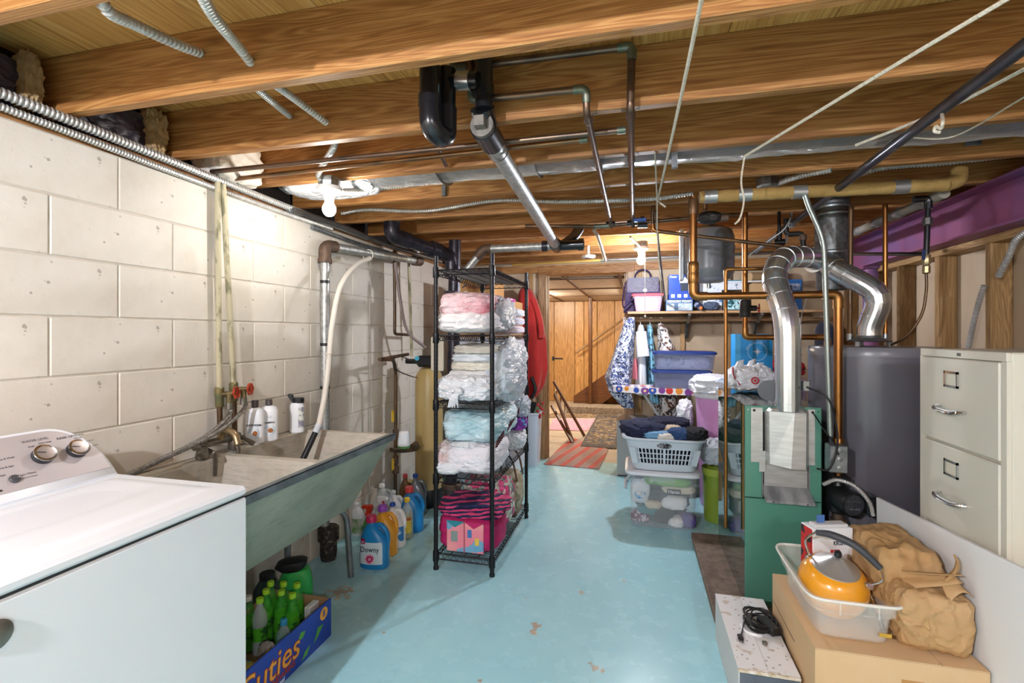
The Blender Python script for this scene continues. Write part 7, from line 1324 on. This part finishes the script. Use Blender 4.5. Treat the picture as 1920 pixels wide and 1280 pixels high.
d_ = [P(1120, 779, Z=0), P(1088, 838, Z=0), P(1156, 842, Z=0), P(1165, 780, Z=0)]; rug('border_rug', 'dark bordered oriental runner beyond the doorway', d_, m_cells('oriental_print', ['#6d5a42', '#2f2a2c', '#8d7a5c', '#3a3f50', '#5a4434'], 26), .010)
m = MB(); q_ = [Vector((p.x, p.y, .012)) for p in d_]; cn_ = sum(q_, Vector())/4
for k in range(4): a, b_ = q_[k], q_[(k+1) % 4]; ai, bi = a+(cn_-a)*.14, b_+(cn_-b_)*.14; m.add([a, b_, bi, ai], [(0, 1, 2, 3)])
o = obj('border', m, mat('rug_border', '#3a3a40', .9, c2='#5a5048', scale=30), [x for x in bpy.data.objects if x.name == 'border_rug'][0], False)
rug('pink_rug', 'pale pink rug on the far room floor', [P(1036, 785, Z=0), P(1030, 806, Z=0), P(1101, 808, Z=0), P(1117, 786, Z=0)], mat('pink_weave', '#c47a90', .9, c2='#d49aaa', scale=20), .006)
rug('brown_rug', 'brown speckled carpet strip before the stairs', [P(1030, 775, Z=0), P(1028, 783, Z=0), P(1180, 783, Z=0), P(1180, 775, Z=0)], m_cells('brown_speckle', ['#5a4636', '#7d6650', '#a08a6c', '#4a382c'], 40), .006)
m_string = m_wood('dark_oak', '#3f2410', '#5a3518', '#6d4524', 'X', rough=.4); m_carp = mat('stair_carpet', '#8f8273', .95, c2='#6d5f50', scale=30, bump=.4)
s = thing('staircase', 'carpeted stairs with a dark stringer rising to the right in the far room', 'stairs', (-.2, 9.2, 0)); a, b_ = P(1076, 742, Y=8.7), P(1200, 655, Y=8.7)
a0, b0_ = P(1076, 758, Y=8.7), P(1215, 690, Y=8.7)
dx = (b_-a)/(b_-a).x; x0 = a.x; zz = lambda x: a.z+(x-a.x)*dx.z
obj('stringer', MB().prism([(x0, 0), (x0, zz(x0)), (2.2, zz(2.2)), (2.2, zz(2.2)-.30), (x0+.35, 0)], 1, 8.66, 8.70), m_string, s, False)
k = 0
while x0+.05+.26*k < 2.0:
    xx = x0+.06+.26*k; h_ = max(.02, zz(xx)-.03); obj('step', MB().box((xx, 8.71, max(0, h_-.2)), (xx+.28, 9.66, h_), .01), m_carp, s, False); k += 1
obj('landing', MB().box((P(1062, 760, Y=8.3).x, 8.25, 0), (2.0, 8.65, .12), .01), m_carp, s, False)
obj('newel_pole', MB().cyl((P(1107, 740, Y=8.6).x, 8.6, .121), (P(1107, 740, Y=8.6).x, 8.6, FZ-.01), .035, n=14), m_string, s)
h0, h1 = P(1080, 661, Y=9.55), P(1180, 590, Y=9.55); obj('handrail', MB().tube([h0, h1+(h1-h0)*.3], .022, 10), m_case, s)
for f_ in (.2, .9): q = h0+(h1-h0)*f_; obj('rail_bracket', MB().cyl(q, q+Vector((0, .14, -.02)), .01), m_darkpipe, s)
t = thing('folding_chair', 'folded dark wooden chair leaning inside the doorway', 'chair', (-.95, 6.6, 0)); m_dw = m_wood('dark_walnut', '#3a2213', '#573521', '#6d4630', 'Z', rough=.4)
for (x, y) in ((1034, 705), (1038, 720)):
    pass
for i, (p0_, p1_) in enumerate(((P(1038, 715, Y=6.6), P(1072, 775, Y=6.5)), (P(1040, 738, Y=6.3), P(1066, 806, Y=6.1)), (P(1034, 760, Y=6.3), P(1060, 806, Y=6.1)))): p1_ = p0_+(p1_-p0_)*((p0_.z-.006)/(p0_.z-p1_.z)); obj('leg', MB().tube([p0_, p1_], .02, 4), m_dw, t, False)
for f_ in (.2, .45, .7): q0 = P(1040, 738, Y=6.3).lerp(P(1066, 806, Y=6.1), f_); q1 = P(1036, 722, Y=6.6).lerp(P(1070, 772, Y=6.5), f_); obj('slat', MB().tube([q0, q1], .016, 4), m_dw, t, False)
t = thing('door_lever', 'dark door lever on the left jamb of the far doorway', 'handle', P(1040, 672, Y=5.36)); q = P(1039, 672, Y=5.36); obj('lever', MB().tube([q, q+Vector((.10, 0, 0))], .009, 8), m_darkpipe, t); obj('rose', MB().lathe([(.025, 0), (.025, .02)], q+Vector((-.02, 0, 0)), 14, (1, 0, 0)), m_darkpipe, t)
